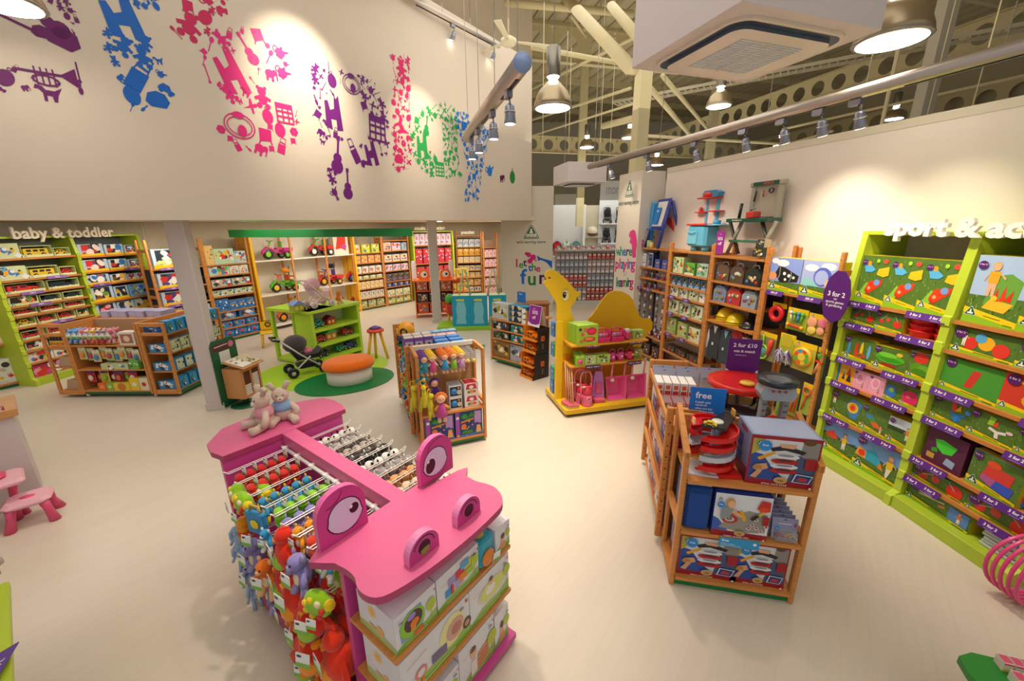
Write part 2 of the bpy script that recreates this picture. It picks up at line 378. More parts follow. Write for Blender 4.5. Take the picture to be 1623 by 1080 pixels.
wood_unit('B2', m2, w2, D, 2.35, [.08, .31, .52, .71, 1.06, 1.28, 1.53, 1.77], 'bath toy bay', 'beech bay with blue boxes at the bottom, left of the yellow panel', '#3c4450', topz=1.75)
# trike display bay C
azC = az_of(pB2, pC1); MC = frame(Vector(pB2) + Vector((.02, .04, 0)), azC); wC = (Vector(pC1) - Vector(pB2)).length
t = empty('trike_display', MC, lab('white shelved display of tricycles between two yellow side panels'), 'shelving')
for x in (0, wC - .06): part(MB().box(x, -.02, 0, x + .06, .62, 2.42, YEL, 'paint', b=.006), 'side_panel', t)
for z in (.12, .92, 1.78):
 part(MB().box(.06, 0, z - .03, wC - .06, .6, z, '#e9e3d6', 'paint', b=.004), 'display_shelf', t)
for i in (1, 2):
 x = wC * i / 3
 for y in (.0, .45): part(MB().box(x - .025, y - .012, 0, x + .025, y + .03, 2.38, BEECH, 'wood', b=.006), 'upright', t)
 for z in (.5, 1.2, 1.3): part(MB().box(x - .02, .02, z, x + .02, .45, z + .035, BEECH2, 'wood'), 'cross_rail', t)
part(MB().box(.06, .56, .05, wC - .06, .6, 2.35, '#ded8c8', 'paint'), 'back_panel', t)
reg('C', MC, wC, .6, [1.78, .92, .12], 'trike display')
(m1, w1), (m2, w2) = bays(pD1 - (pD2 - pD1) * .93, pD2, 2)
wood_unit('D1', m1, w1, .36, 2.3, [.08, .37, .68, .98, 1.17, 1.48, 1.78], 'left games bay', 'beech bay of small games just right of the trikes', '#b9a888', topz=1.2)
wood_unit('D2', m2, w2, .36, 2.4, [.08, .3, .62, .8, 1.15, 1.45, 1.80, 2.13], 'right games bay', 'beech bay of wooden toys beside the lime panel', '#54423a')
E1 = pE0; wE = (pE1 - pE0).length
lime_unit('E', frame(pE0, az_of(pE0, pE1)), wE, .4, 2.4, [.12, .5, .9, 1.3, 1.93], 'music bay', 'lime green music bay split by the far white pillar', back='#94504e')
wood_unit('F', frame(pF0, az_of(pF0, pF1)), (pF1 - pF0).length, .36, 2.4, [.08, .33, .62, .9, 1.2, 1.48, 1.79, 2.22], 'puzzle bay', 'narrow beech bay under the word puzzles', '#4e4238')
wood_unit('F2', frame(Vector((-1.02, 15.0, 0)), 66), .58, .3, 2.35, [.08, .4, .75, 1.1, 1.45, 1.8], 'doll bay', 'slim beech bay of hanging dolls beside the bright end wall', '#a08a78')
# right wall line
UR = frame(RW @ Vector((-.03, -.28, 0)), 166.5)
def urx(px, py): return onplane(px, py, UR)[0]
XS = [urx(1012, 400), urx(1062, 396), urx(1129, 402), urx(1218, 400)]
xe = XS[3] + .92
T_ = lambda x: UR @ Matrix.Translation((x, 0, 0))
wood_unit('U1', T_(XS[0]), XS[1] - XS[0], .40, 2.24, [.1, .5, 1.38, 1.58, 1.78, 2.13], 'figure bay', 'beech bay of small figures nearest the poster pillar', '#55504e', topz=2.1)
wood_unit('U2', T_(XS[1]), XS[2] - XS[1], .42, 2.26, [.1, .38, .71, 1.08, 1.37, 1.56, 1.76, 2.13], 'playset bay', 'beech bay with the toy kitchen on top', '#55504e', topz=2.1)
wood_unit('U3', T_(XS[2]), XS[3] - XS[2], .46, 2.28, [.1, 1.16, 1.45, 1.75, 2.11], 'dressing up bay', 'beech bay with the toy workbench on top', '#4a4648', topz=2.05)
wood_unit('U4', T_(XS[3]), xe - XS[3], .5, 2.26, [.1, 1.75], 'garden toy bay', 'beech bay with two tent boxes above hanging outdoor toys', '#3e4446', topz=1.7)
g5a, g5b, g6b = G(1278, 722), G(1403, 799), G(1588, 927)
M5 = frame(g5a, az_of(g5a, g5b)); M6 = frame(g5b, az_of(g5b, g6b))
sh = Matrix.Translation((0, .10, 0))
w5 = (g5b - g5a).length; w6 = (g6b - g5b).length
lime_unit('U5', M5 @ sh, w5, .62, 2.47, [.12, .53, .92, 1.19, 1.56, 1.78], 'left sports bay', 'lime green bay below the word sport', back='#8e9298')
lime_unit('U6', M6 @ sh, w6, .62, 2.47, [.12, .33, .53, .92, 1.19, 1.53, 1.78], 'right sports bay', 'lime green bay at the right edge of the photo', back='#8e9298')
# ---- gondolas
def end_frame(t, x0, x1, y, h, th=.035, ax='x', name='end_frame'):
 m = MB(); bw = .05
 def bx(a, b, c, d, e, f):
  if ax == 'x': m.box(a, c, e, b, d, f, BEECH, 'wood', b=.008)
  else: m.box(c, a, e, d, b, f, BEECH, 'wood', b=.008)
 bx(x0, x0 + bw, y, y + th, 0.05, h); bx(x1 - bw, x1, y, y + th, .05, h)
 bx(x0 + bw, x1 - bw, y, y + th, h - .06, h); bx(x0 + bw, x1 - bw, y, y + th, .05, .12); bx(x0 + bw, x1 - bw, y, y + th, h - .2, h - .15)
 for xx in (x0 + bw / 2, x1 - bw / 2):
  z = .2
  while z < h - .05:
   if ax == 'x': m.add([(xx + .007 * math.cos(a), y - .001, z + .007 * math.sin(a)) for a in [i * PI / 3 for i in range(6)]], [tuple(range(6))], '#3c2412', 'wood')
   z += .1
 part(m, name, t)
def castor(t, x, y):
 m = MB(); m.lathe([(.035, -.012), (.038, 0), (.035, .012)], 12, '#d8d4cc', 'plastic', (x, y, .038), ax='x'); m.box(x - .02, y - .01, .05, x + .02, y + .02, .09, '#9a9a98', 'metal'); part(m, 'castor', t)
# gondola 1 (baby toys) : axis aligned
g1 = G(96, 631); MG1 = frame(g1, 90.6); w = 1.93
t = empty('display_rack', MG1, lab('beech rack on castors with soft toys and rattles, left of near pillar'), 'display rack', 'beech floor racks')
H1 = 1.2
end_frame(t, 0, .38, 0, H1); end_frame(t, 1.5, 1.93, 0, H1); end_frame(t, 0, .38, 1.15, H1); end_frame(t, 1.5, 1.93, 1.15, H1)
for x in (.385, 1.465): part(MB().box(x, 0, .06, x + .03, 1.18, H1, BEECH, 'wood', b=.004), 'upright_panel', t)
part(MB().box(.415, .45, .1, 1.465, .48, H1 - .03, '#a5886a', 'paint'), 'back_panel', t)
for z in (.12, .47, .86):
 part(MB().box(.415, .0, z - .02, 1.465, .45, z, BEECH, 'woodh'), 'shelf', t)
for z in (.12, .42, .72, 1.02):
 part(MB().box(1.53, .04, z - .02, 1.9, 1.15, z, BEECH, 'woodh'), 'shelf', t)
for z in (.12, .5, .8):
 part(MB().box(.04, .04, z - .02, .38, 1.15, z, BEECH, 'woodh'), 'shelf', t)
part(MB().box(.415, .48, H1 - .05, 1.465, 1.18, H1 - .03, BEECH, 'woodh'), 'top_shelf', t)
part(MB().box(.02, .02, .05, 1.91, 1.16, .1, '#0f6a3a', 'paint'), 'plinth', t)
for x, y in ((.42, .05), (1.5, .05), (.42, 1.1), (1.5, 1.1)): castor(t, x, y)
reg('G1', MG1, 1.05, .45, [.86, .47, .12], 'rattle rack')
# gondola 2 (dolls / tree boxes)
a, b = G(670, 720), G(773, 698); MG2 = frame(a, az_of(a, b)); W2 = (b - a).length; L2 = 1.75
t = empty('display_rack', MG2, lab('beech rack with yarn haired dolls hanging above tree house boxes'), 'display rack', 'beech floor racks')
H2 = 1.2
for x in (0, W2 - .04):
 m = MB(); m.box(x, 0, .03, x + .035, .05, H2, BEECH, 'wood', b=.008)
 part(m, 'front_post', t)
 part(MB().box(x, .36, .03, x + .035, .40, H2, BEECH, 'wood', b=.008), 'rear_post', t)
 for z in (.04, .5, H2 - .045): part(MB().box(x, .05, z, x + .035, .36, z + .045, BEECH, 'wood'), 'side_rail', t)
part(MB().box(.035, .36, H2 - .05, W2 - .035, .40, H2, '#e8e4dc', 'paint'), 'hanging_bar', t)
for z in (.1, .47): part(MB().box(.035, .0, z - .025, W2 - .035, .38, z, BEECH, 'woodh'), 'shelf', t)
part(MB().box(.01, .02, .03, W2 - .01, L2 - .02, .075, '#0f7a3c', 'paint'), 'plinth', t)
part(MB().box(.035, .39, .1, W2 - .035, .41, H2 - .05, '#b48a5c', 'paint'), 'back_panel', t)
for y0, y1 in ((.42, L2 - .12),):
 for z in (.1, .42, .72):
  part(MB().box(-.02, y0, z - .02, .26, y1, z, BEECH, 'woodh'), 'side_shelf', t)
  part(MB().box(-.035, y0, z - .01, -.02, y1, z + .035, BEECH2, 'woodh'), 'shelf_lip', t)
 part(MB().box(.26, y0, .1, .28, y1, .92, '#a8845a', 'paint'), 'centre_panel', t)
 part(MB().box(-.02, y0, .90, W2, y1 + .1, .93, '#0d5c34', 'paint'), 'top_board', t)
for y in (.41, L2 - .14): end_frame(t, -.06, .24, y, H2 - .0)
for x, y in ((.08, .08), (W2 - .08, .08), (.08, L2 - .1), (W2 - .08, L2 - .1)): castor(t, x, y)
reg('G2', MG2, W2, .36, [.47, .1], 'doll rack')
# gondola 4 (race toys)
a, b = G(1060, 927), G(1257, 959); MG4 = frame(a, az_of(a, b)); W4 = (b - a).length; L4 = 1.62
t = empty('display_rack', MG4, lab('beech rack of red racing toys in the right foreground'), 'display rack', 'beech floor racks')
for x in (0, W4 - .035):
 part(MB().box(x, 0, .0, x + .035, .055, 1.1, BEECH, 'wood', b=.008), 'front_post', t)
 part(MB().box(x, .36, .0, x + .035, .41, 1.22, BEECH, 'wood', b=.008), 'rear_post', t)
 m = MB(); m.add([(x, 0, 1.05), (x + .035, 0, 1.05), (x + .035, .4, 1.23), (x, .4, 1.23), (x, 0, 1.1), (x + .035, 0, 1.1), (x + .035, .4, 1.28), (x, .4, 1.28)], [(0, 1, 5, 4), (1, 2, 6, 5), (2, 3, 7, 6), (3, 0, 4, 7), (4, 5, 6, 7), (3, 2, 1, 0)], BEECH, 'wood')
 part(m, 'slanted_rail', t)
 for z in (.02, .5): part(MB().box(x, .05, z, x + .035, .36, z + .05, BEECH, 'wood'), 'side_rail', t)
for z in (.09, .49, .90):
 part(MB().box(.035, -.01, z - .025, W4 - .035, .40, z, BEECH, 'woodh'), 'shelf', t)
part(MB().box(.035, .375, 1.08, W4 - .035, .405, 1.2, BEECH, 'woodh'), 'top_rail', t)
part(MB().box(.02, .02, .0, W4 - .02, L4 - .02, .06, '#0f7a3c', 'paint'), 'plinth', t)
part(MB().box(.035, .405, .1, W4 * .8, .42, .88, '#8a5c34', 'woodh'), 'back_panel', t)
for z in (.1, .45, .78): part(MB().box(-.02, .45, z - .02, .32, L4 - .05, z, BEECH, 'woodh'), 'side_shelf', t)
for z in (.1, .45, .78): part(MB().box(W4 - .32, .45, z - .02, W4 + .02, L4 - .05, z, BEECH, 'woodh'), 'side_shelf', t)
part(MB().box(.32, .43, .1, .34, L4 - .05, 1.0, '#9a6a3c', 'woodh'), 'centre_panel', t)
part(MB().box(-.02, .42, 1.0, W4, L4, 1.025, BEECH, 'woodh'), 'top_board', t)
for y in (.42, L4 - .05): end_frame(t, -.055, .32, y, 1.22); end_frame(t, W4 - .3, W4 + .03, y, 1.12)
for i in range(3): part(MB().box(-.053, .46, .42 + .33 * i, -.033, L4 - .05, .47 + .33 * i, BEECH, 'wood'), 'side_guard', t)
reg('G4', MG4, W4, .38, [.90, .49, .09], 'race rack')
# rack 3 (knights and farm) small
a, b = G(778, 573), G(835, 590); MG3 = frame(a, az_of(a, b)); W3 = (b - a).length
t = empty('display_rack', MG3, lab('small beech rack of animals and vehicles left of the orange stand'), 'display rack', 'beech floor racks')
for x in (0, W3 - .035):
 for y in (0, .36): part(MB().box(x, y, .04, x + .035, y + .045, .9 if x == 0 else 1.12, BEECH, 'wood', b=.008), 'post', t)
for z in (.12, .5, .68, .87): part(MB().box(.035, 0, z - .02, W3 - .035, .4, z, BEECH, 'woodh'), 'shelf', t)
part(MB().box(.0, .02, .05, W3, .6, .1, '#0f7a3c', 'paint'), 'plinth', t); part(MB().box(.035, .4, .12, W3 - .035, .42, .86, '#2a2a30', 'paint'), 'back_panel', t)
for x in (.1, W3 - .12): castor(t, x, .1); castor(t, x, .5)
end_frame(t, 0.05, .5, W3, 1.12, ax='y'); part(MB().box(.0, .42, .87, W3, .75, .89, BEECH, 'woodh'), 'top_board', t)
reg('G3', MG3, W3, .38, [.87, .68, .5, .12], 'animal rack')
# ---- the pink hippo-like fixture
PK, PK2, PKD = '#d96092', '#cc4696', '#b23a6e'  # top boards get a lighter pink, light from above put into the colour
FO = Vector((-.525, 1.28, 0)); MF = frame(FO, math.degrees(math.atan2(.6, .8)))
t = empty('animal_display', MF, lab('pink painted animal shaped display with eyes and nostrils, front centre'), 'display')
def rounded(pts, k=3):
 out = []; n = len(pts)
 for i in range(n):
  p0, p1, p2, p3 = [Vector(pts[(i + j - 1) % n]) for j in range(4)]
  for q in range(k):
   s = q / k; out.append(tuple(.5 * ((2 * p1) + (-p0 + p2) * s + (2 * p0 - 5 * p1 + 4 * p2 - p3) * s * s + (-p0 + 3 * p1 - 3 * p2 + p3) * s ** 3)))
 return out
sn = [(-.035, .46), (-.03, .33), (-.018, .255), (-.02, .19), (-.042, .135), (-.045, .08), (-.025, .03), (.02, 0), (.115, -.025), (.255, -.045), (.45, -.055), (.62, -.05), (.725, -.035), (.785, .02), (.815, .09), (.812, .15), (.795, .22), (.80, .30), (.81, .38), (.81, .455)]
pl = rounded(sn[:-1], 3)
pl = [p for p in pl if p[1] < .47]
i0 = min(range(len(pl)), key=lambda i: abs(pl[i][0] + .035) + abs(pl[i][1] - .46)); pl = pl[i0:] + pl[:i0]
outl = [(-.035, .475)] + [p for p in pl if p[1] < .44] + [(.80, .472)]
m = MB(); m.prism(outl, 1.062, 1.1, PK, 'paint', edge=PKD); part(m, 'snout_board', t)
tl = [(.01, 1.75), (.89, 1.75), (.92, 1.85), (.93, 2.0), (.90, 2.12), (.72, 2.22), (.4, 2.24), (.15, 2.2), (.0, 2.02), (-.02, 1.88)]
m = MB(); m.prism(tl, 1.062, 1.1, PK, 'paint', edge=PKD); part(m, 'rump_board', t)
part(MB().box(.385, .46, 1.0, .485, 1.76, 1.098, PK, 'paint', b=.004), 'back_beam', t)
part(MB().box(.425, .5, .1, .445, 1.76, 1.0, PK2, 'paint'), 'centre_panel', t)
part(MB().box(.0, 1.76, .03, .86, 1.80, 1.062, PK2, 'paint'), 'rear_panel', t)
part(MB().box(.0, .33, .03, .81, .365, 1.062, PK2, 'paint'), 'front_panel', t)
part(MB().box(-.01, 0.36, .03, .83, 1.8, .09, PKD, 'paint', b=.005), 'base_tray', t)
part(MB().box(-.02, .36, .03, .0, 1.8, .14, PKD, 'paint', b=.004), 'base_lip', t); part(MB().box(.83, .36, .03, .85, 1.8, .14, PKD, 'paint', b=.004), 'base_lip', t)
part(MB().box(-.01, -.04, .03, .84, .33, .07, PK2, 'paint', b=.005), 'base_tray', t)
for z in (.43, .75): part(MB().box(.0, -.015, z - .022, .82, .33, z, BEECH, 'woodh'), 'shelf', t)
def dome(x0, x1, h, bot=0.0):     # arched board outline in xz
 w = x1 - x0; cx = (x0 + x1) / 2; r = w / 2
 return [(x1, bot), (x1, h - r)] + [(cx + r * math.cos(a), h - r + r * math.sin(a)) for a in [PI * i / 14 for i in range(1, 14)]] + [(x0, h - r), (x0, bot)]
def eye(x0, x1, sc, y, flip):
 m = MB(); m.M = Matrix.Translation((0, 0, 1.1)); m.prism(dome(x0, x1, .275), y, y + .035, PK2, 'paint', ax='y', edge='#e46aa8'); e = part(m, 'eye_board', t)
 a = MB(); a.M = Matrix.Translation((0, 0, 1.1)); w = x1 - x0
 A = Art(a, (x0, y - .0006, 0), (1, 0, 0), (0, 0, 1), w, .275, 'paint')
 k = -1 if flip else 1; cx = .5 + .05 * k
 wht = [(cx + .35 * math.cos(q) * (1.05 if math.sin(q) < 0 else .95), .45 + .33 * math.sin(q) * (1.0 if math.sin(q) < 0 else .9)) for q in [2 * PI * i / 24 for i in range(24)]]
 big = [(cx + (x - cx) * 1.07, .45 + (z - .45) * 1.06) for x, z in wht]
 A.poly(big, '#3a0a2c'); A.poly(wht, '#d9d8f4')
 px = cx + (.19 if not flip else -.15); pz = .48 if not flip else .38
 A.ell(px, pz, .10 if not flip else .14, '#2a0818', .10 if not flip else .17, rot=-.3); A.ell(px - .06, pz + .05 if not flip else pz + .13, .035, '#f2f0ff', .035)
 A.line([(.52 + .02 * k, .93), (.50, .86), (.42, .78), (.3, .73), (.2, .73)] if not flip else [(.22, .74), (.32, .86), (.5, .93), (.68, .94)], .014, '#5a1040')
 A.line([(.62, .1), (.74, .14), (.8, .15)] if not flip else [(.55, .06), (.68, .12), (.78, .2)], .012, '#5a1040')
 o = a.build('eye_print'); o.parent = e
eye(-.035, .215, 1, .435, False); eye(.56, .815, 1, .425, True)
for x0, x1, s in ((.15, .325, 0), (.45, .62, 1)):
 m = MB(); m.M = Matrix.Translation((0, 0, 1.1)); y = .03; m.prism(dome(x0, x1, .125), y, y + .04, PK2, 'paint', ax='y', edge='#e88cc0'); e = part(m, 'nostril_board', t)
 a = MB(); a.M = m.M; A = Art(a, (x0, y - .0006, 0), (1, 0, 0), (0, 0, 1), x1 - x0, .125, 'paint')
 A.ell(.5, .45, .2, '#240a10', .27)
 pts = [(.5 + .34 * math.cos(q), .45 + .42 * math.sin(q)) for q in [PI * (.0 + .085 * i) for i in range(12)]]
 A.line(pts, .03, '#4a1030')
 if not s: A.poly([(.36, .36), (.5, .42), (.66, .4), (.62, .12), (.58, .22), (.52, .02), (.46, .2), (.4, .1)], '#8a9a3c')
 o = a.build('nostril_print'); o.parent = e
# rails and prongs (wire hooks)
def prong(x0, x1, y, z, name='wire_hook', up=.02):
 m = MB(); k = 1 if x1 > x0 else -1
 for dy in (-.011, .011): m.tube([(x0, y + dy, z), (x1, y + dy, z), (x1 + k * .018, y + dy * .6, z + up)], .0032, '#ece8e4', 5, 'plastic')
 m.tube([(x1 + k * .018, y - .0066, z + up), (x1 + k * .021, y, z + up + .003), (x1 + k * .018, y + .0066, z + up)], .0032, '#ece8e4', 5, 'plastic')
 part(m, name, t)
PL = [.62, .76, .90, 1.02, 1.14, 1.32, 1.52, 1.70]; PR = [.62, .74, .86, .99, 1.14, 1.27, 1.41, 1.55, 1.70]
part(MB().tube([(.37, .55, 1.0), (.37, 1.75, 1.0)], .014, '#eeecea', 10, 'plastic'), 'hook_rail', t)
part(MB().tube([(.50, .55, 1.0), (.50, 1.75, 1.0)], .014, '#eeecea', 10, 'plastic'), 'hook_rail', t)
for y in PL: part(MB().box(.35, y - .015, .983, .386, y + .015, 1.017, '#f4f2f0', 'plastic', b=.003), 'rail_clip', t)
for y in PL: prong(.365, -.0, y, .995)
for y in PR: prong(.505, .87, y, .995)
for z in (.75, .5, .28):
 for y in (.55, .8, 1.05, 1.3, 1.55): prong(.425, .02, y, z)
# ---- the yellow camel fixture
YC = '#e9bf1e'
a = G(896, 664); b = G(1033, 646); l = G(863.6, 628)
AZC = (az_of(a, b)) ; MCm = frame(a, AZC); WC = (b - a).length; LC = .85
t = empty('animal_display', MCm, lab('yellow camel shaped display with pink toys, right of centre'), 'display')
m = MB(); m.prism([(.03, 0), (WC - .03, 0), (WC, .03), (WC, LC), (-.0, LC), (0, .03)], .05, .115, YC, 'paint', edge='#e0b018'); part(m, 'base_board', t)
part(MB().box(.05, .05, 0, WC - .05, LC - .05, .05, '#4a4638', 'paint'), 'base_plinth', t)
# the camel outline stands along the middle of the base
yc = LC * .5; MCp = MCm @ Matrix.Translation((0, yc, 0))
def cp(px, py): return onplane(px, py, MCp)
head = [(912, 508), (916, 500), (917, 487), (920, 478), (913, 473), (913, 463), (905, 450), (893, 440), (880, 430), (873, 427), (866, 429), (863, 436), (867, 440), (862, 444), (864, 452), (870, 460), (877, 470), (883, 480), (884, 500), (884, 640), (905, 640), (905, 520)]
hp = [(918, 507), (914, 505), (914, 486), (920, 476)]
hd = [(863, 437), (866, 430), (873, 427), (882, 430), (892, 438), (901, 447), (908, 456), (913, 462), (919, 463), (919.5, 469), (913, 472), (911, 479), (905, 485), (904, 492), (905, 498), (910, 505), (905, 512), (905, 560), (882, 560), (882, 483), (877, 472), (870, 462), (864, 453), (861, 448), (866, 443)]
hump = [(931, 507), (938, 500), (945, 490), (952, 478), (962, 466), (972, 461), (985, 462), (997, 468), (1003, 476), (1007, 488), (1013, 500), (1019, 505), (1029, 505), (1034, 511), (1033, 522), (1025, 530), (1010, 560), (931, 560)]
m = MB(); m.prism([cp(*p) for p in hd][::-1], yc - .015, yc + .015, YC, 'paint', ax='y'); hb = part(m, 'head_board', t)
m = MB(); q = [cp(*p) for p in hump]; zb = min(z for x, z in q)
m.prism(q[::-1], yc - .012, yc + .012, '#dcae1a', 'paint', ax='y'); part(m, 'hump_board', t)
xa, _ = cp(882, 560); xb, _ = cp(905, 560); xh0, zz = cp(931, 560); xh1, _ = cp(1010, 560)
part(MB().box(.0, yc - .03, .11, .10, yc + .03, 1.28, YC, 'paint', b=.006), 'front_leg', t)
part(MB().box(.1, yc - .012, .11, WC - .12, yc + .012, max(1.0, zz), '#e39a22', 'paint'), 'centre_board', t)
part(MB().box(WC - .14, yc - .03, .11, WC - .10, yc + .03, 1.05, YC, 'paint', b=.004), 'rear_leg', t)
for s in (-1, 1):
 for z, dp in ((.70, .3), (1.0, .32)):
  y0, y1 = (yc - dp, yc - .012) if s < 0 else (yc + .012, yc + dp)
  part(MB().box(.1, y0, z - .022, WC - .08, y1, z, '#d8962e', 'woodh'), 'shelf', t)
# eye print
m = MB(); A = Art(m, (0, yc - .016, 0), (1, 0, 0), (0, 0, 1), 1, 1, 'paint')
(ex, ez), (ex2, _), (_, ez2) = cp(895.5, 468), cp(902, 468), cp(895.5, 478)
A.ell(ex, ez, .055, '#3a2a10', .083, 18); A.ell(ex, ez, .052, '#efe2a0', .08, 18); A.ell(ex - .016, ez + .005, .027, '#241408', .045); A.ell(ex - .012, ez + .02, .006, '#fff', .008)
A.rect(ex - .042, ez + .03, ex + .03, ez + .037, '#3a2a10'); A.line([(ex - .01, ez + .06), (ex + .0, ez + .09)], .004, '#3a2a10'); A.line([(ex + .01, ez + .06), (ex + .025, ez + .085)], .004, '#3a2a10')
n_, n2 = cp(866, 441)
A.ell(n_ + .035, n2 + .005, .018, '#3a1a10', .01)
o = m.build('eye_print'); o.parent = hb
reg('CM', MCm @ Matrix.Translation((.1, yc - .3, 0)), WC - .18, .29, [1.0, .70, .115], 'camel display')
# ================================================================== printed art
def draw(A, spec):
 for q in spec:
  k = q[0]
  if k == 'e': A.ell(q[1], q[2], q[3], q[5], q[4])
  elif k == 'r': A.rect(*q[1:])
  elif k == 'p': A.poly(q[2], q[1])
  elif k == 'l': A.line(q[3], q[2], q[1])
  elif k == 't': A.text(q[1], q[2], q[3], q[4], q[5])
def fig(A, x, y, h, hair='#6a4524', shirt='#f2c21c', legs='#e9e4dc', skin='#e8b48c', kick=0):
 w = h * A.h / A.w
 A.poly([(x - .09 * w, y), (x - .02 * w, y), (x + .01 * w, y + .36 * h), (x - .1 * w, y + .4 * h)], legs)
 A.poly([(x + (.03 + kick) * w, y + kick * .4 * h), (x + (.1 + kick) * w, y + kick * .3 * h), (x + .1 * w, y + .4 * h), (x - .01 * w, y + .38 * h)], legs)
 A.poly([(x - .12 * w, y + .38 * h), (x + .12 * w, y + .38 * h), (x + .13 * w, y + .72 * h), (x - .13 * w, y + .72 * h)], shirt)
 A.poly([(x + .11 * w, y + .7 * h), (x + .13 * w, y + .64 * h), (x + .26 * w, y + .5 * h), (x + .28 * w, y + .55 * h)], skin)
 A.poly([(x - .11 * w, y + .7 * h), (x - .15 * w, y + .64 * h), (x - .24 * w, y + .45 * h), (x - .2 * w, y + .44 * h)], skin)
 A.ell(x, y + .87 * h, .105 * w, hair, .13 * h); A.ell(x + .01 * w, y + .84 * h, .085 * w, skin, .1 * h)
def logo(A, x, y, s):      # the shop's green triangle mark with a small figure on blocks
 r = A.w / A.h
 def T(k, c): A.poly([(x + s * (a * k), y + s * r * b * k) for a, b in ((-.42, -.40), (-.5, -.34), (-.5, -.27), (-.07, .50), (.07, .50), (.5, -.27), (.5, -.34), (.42, -.40))], c)
 T(1.12, '#eef2ea'); T(1, '#155a3a')
 A.ell(x, y + s * r * .2, s * .07, '#eef2ea'); A.poly([(x - s * .11, y - s * r * .1), (x + s * .11, y - s * r * .1), (x + s * .06, y + s * r * .16), (x - s * .06, y + s * r * .16)], '#eef2ea')
 A.rect(x - s * .28, y - s * r * .29, x + s * .28, y - s * r * .1, '#eef2ea')
def roundel(A, x, y, r):
 A.ell(x, y, r, '#5a2070'); A.text('3 for 2', x, y + r * .15 * A.w / A.h, r * .55 * A.w / A.h, '#f0e6f4')
def grass(A, y1, c, seed):
 rn = random.Random(seed); A.rect(0, 0, 1, y1, c); k = A.k
 for i in range(64):
  x, y = rn.random() * .96, rn.random() * y1 * .93; A.k = k + (i % 3)
  A.poly([(x, y), (x + .025, y), (x + .01 + rn.uniform(-.04, .05), y + .06)], rn.choice(['#3f6a22', '#8fa544', '#a9b262', '#2f501c', '#6c8a34']))
 A.k = k + 3
S = {}
S['golf'] = [('p', '#8cc63e', [(0, .1), (.3, .45), (.5, .35), (.2, .1)]), ('p', '#e8401e', [(.28, .3), (.38, .47), (.82, .53), (.8, .42), (.45, .22)]), ('p', '#c83010', [(.28, .3), (.45, .22), (.45, .18), (.3, .25)]), ('e', .42, .33, .05, .035, '#f6b080'), ('e', .64, .46, .1, .065, '#7aa2e0'), ('p', '#5ab4e4', [(.18, .66), (.1, .8), (.26, .86), (.52, .72), (.4, .66)]), ('e', .27, .84, .07, .05, '#f0a030'), ('p', '#f2c224', [(.58, .62), (.62, .74), (.95, .8), (.97, .62), (.8, .58)]), ('e', .55, .9, .06, .04, '#a8d838'), ('e', .8, .9, .08, .05, '#e8503c')]
S['bowl'] = [('r', 0, .42, 1, 1, '#a8c4e6'), ('p', '#6aa242', [(.3, .3), (.42, .72), (.66, .76), (.9, .66), (.86, .28)]), ('p', '#f0c030', [(.3, .24), (.42, .38), (.84, .34), (.72, .2)]), ('p', '#e03a20', [(.45, .36), (.5, .56), (.56, .36)]), ('p', '#e8431e', [(.56, .36), (.63, .6), (.68, .38)]), ('p', '#d8381c', [(.66, .38), (.78, .54), (.78, .36)]), ('e', .48, .4, .06, .04, '#f4cc30')]
S['swing'] = [('e', .16, .82, .1, .05, '#66b8d8'), ('l', '#e9d23a', .05, [(.42, .18), (.72, .82)]), ('l', '#e44a28', .05, [(.72, .82), (.95, .7)]), ('e', .3, .17, .2, .05, '#e0382a'), ('e', .27, .52, .13, .07, '#5aa8dc'), ('p', '#f2c428', [(.62, .2), (.74, .5), (1, .46), (1, .16)])]
S['balls'] = [('e', .3, .45, .12, None, '#e03a2c'), ('e', .55, .55, .13, None, '#f0b428'), ('e', .78, .4, .13, None, '#e23c30'), ('e', .45, .72, .09, None, '#5aa8dc')]
S['redballs'] = [('e', .22, .5, .09, None, '#d8382c'), ('e', .45, .62, .08, None, '#d8503c'), ('e', .8, .45, .14, None, '#e23422'), ('l', '#b8b4a0', .02, [(.2, .55), (.4, .85)]), ('l', '#b8b4a0', .02, [(.8, .55), (.68, .9)])]
S['hoops'] = [('e', .2, .5, .05, .3, '#4c9ad0'), ('e', .45, .48, .05, .34, '#e23c28'), ('e', .62, .5, .05, .36, '#f2c62c'), ('e', .86, .5, .05, .3, '#6ab0e0'), ('e', .6, .28, .18, .1, '#e23c28'), ('e', .6, .28, .1, .05, '#3f7a22')]
S['plane'] = [('e', .5, .55, .42, .22, '#55b62c'), ('e', .42, .68, .28, .1, '#7cd03e'), ('p', '#3a9a1c', [(.1, .5), (.5, .38), (.95, .48), (.6, .6)]), ('e', .75, .8, .09, .08, '#f0c030'), ('e', .5, .26, .24, .07, '#a83020')]
S['apple'] = [('e', .45, .8, .28, .2, '#da3a2e'), ('e', .4, .42, .3, .2, '#5e9c24'), ('e', .65, .38, .26, .2, '#6cae2c'), ('e', .5, .28, .3, .14, '#4c8a1e')]
S['skate'] = [('r', 0, 0, 1, 1, '#f0b428'), ('r', 0, 0, .12, 1, '#3a8cd0'), ('p', '#3a3a48', [(.3, .2), (.4, .6), (.5, .2)]), ('e', .42, .7, .08, .06, '#9cc8e0'), ('p', '#d23c28', [(.55, .5), (.7, .9), (.85, .5)]), ('p', '#2c2c38', [(.6, .15), (.68, .5), (.8, .5), (.9, .15)])]
S['pinkring'] = [('r', 0, 0, 1, 1, '#eda6c4'), ('e', .42, .58, .26, .3, '#f6cfe0'), ('e', .42, .58, .2, .23, '#e894b8'), ('p', '#b8848c', [(.6, .1), (.66, .5), (.74, .1)])]
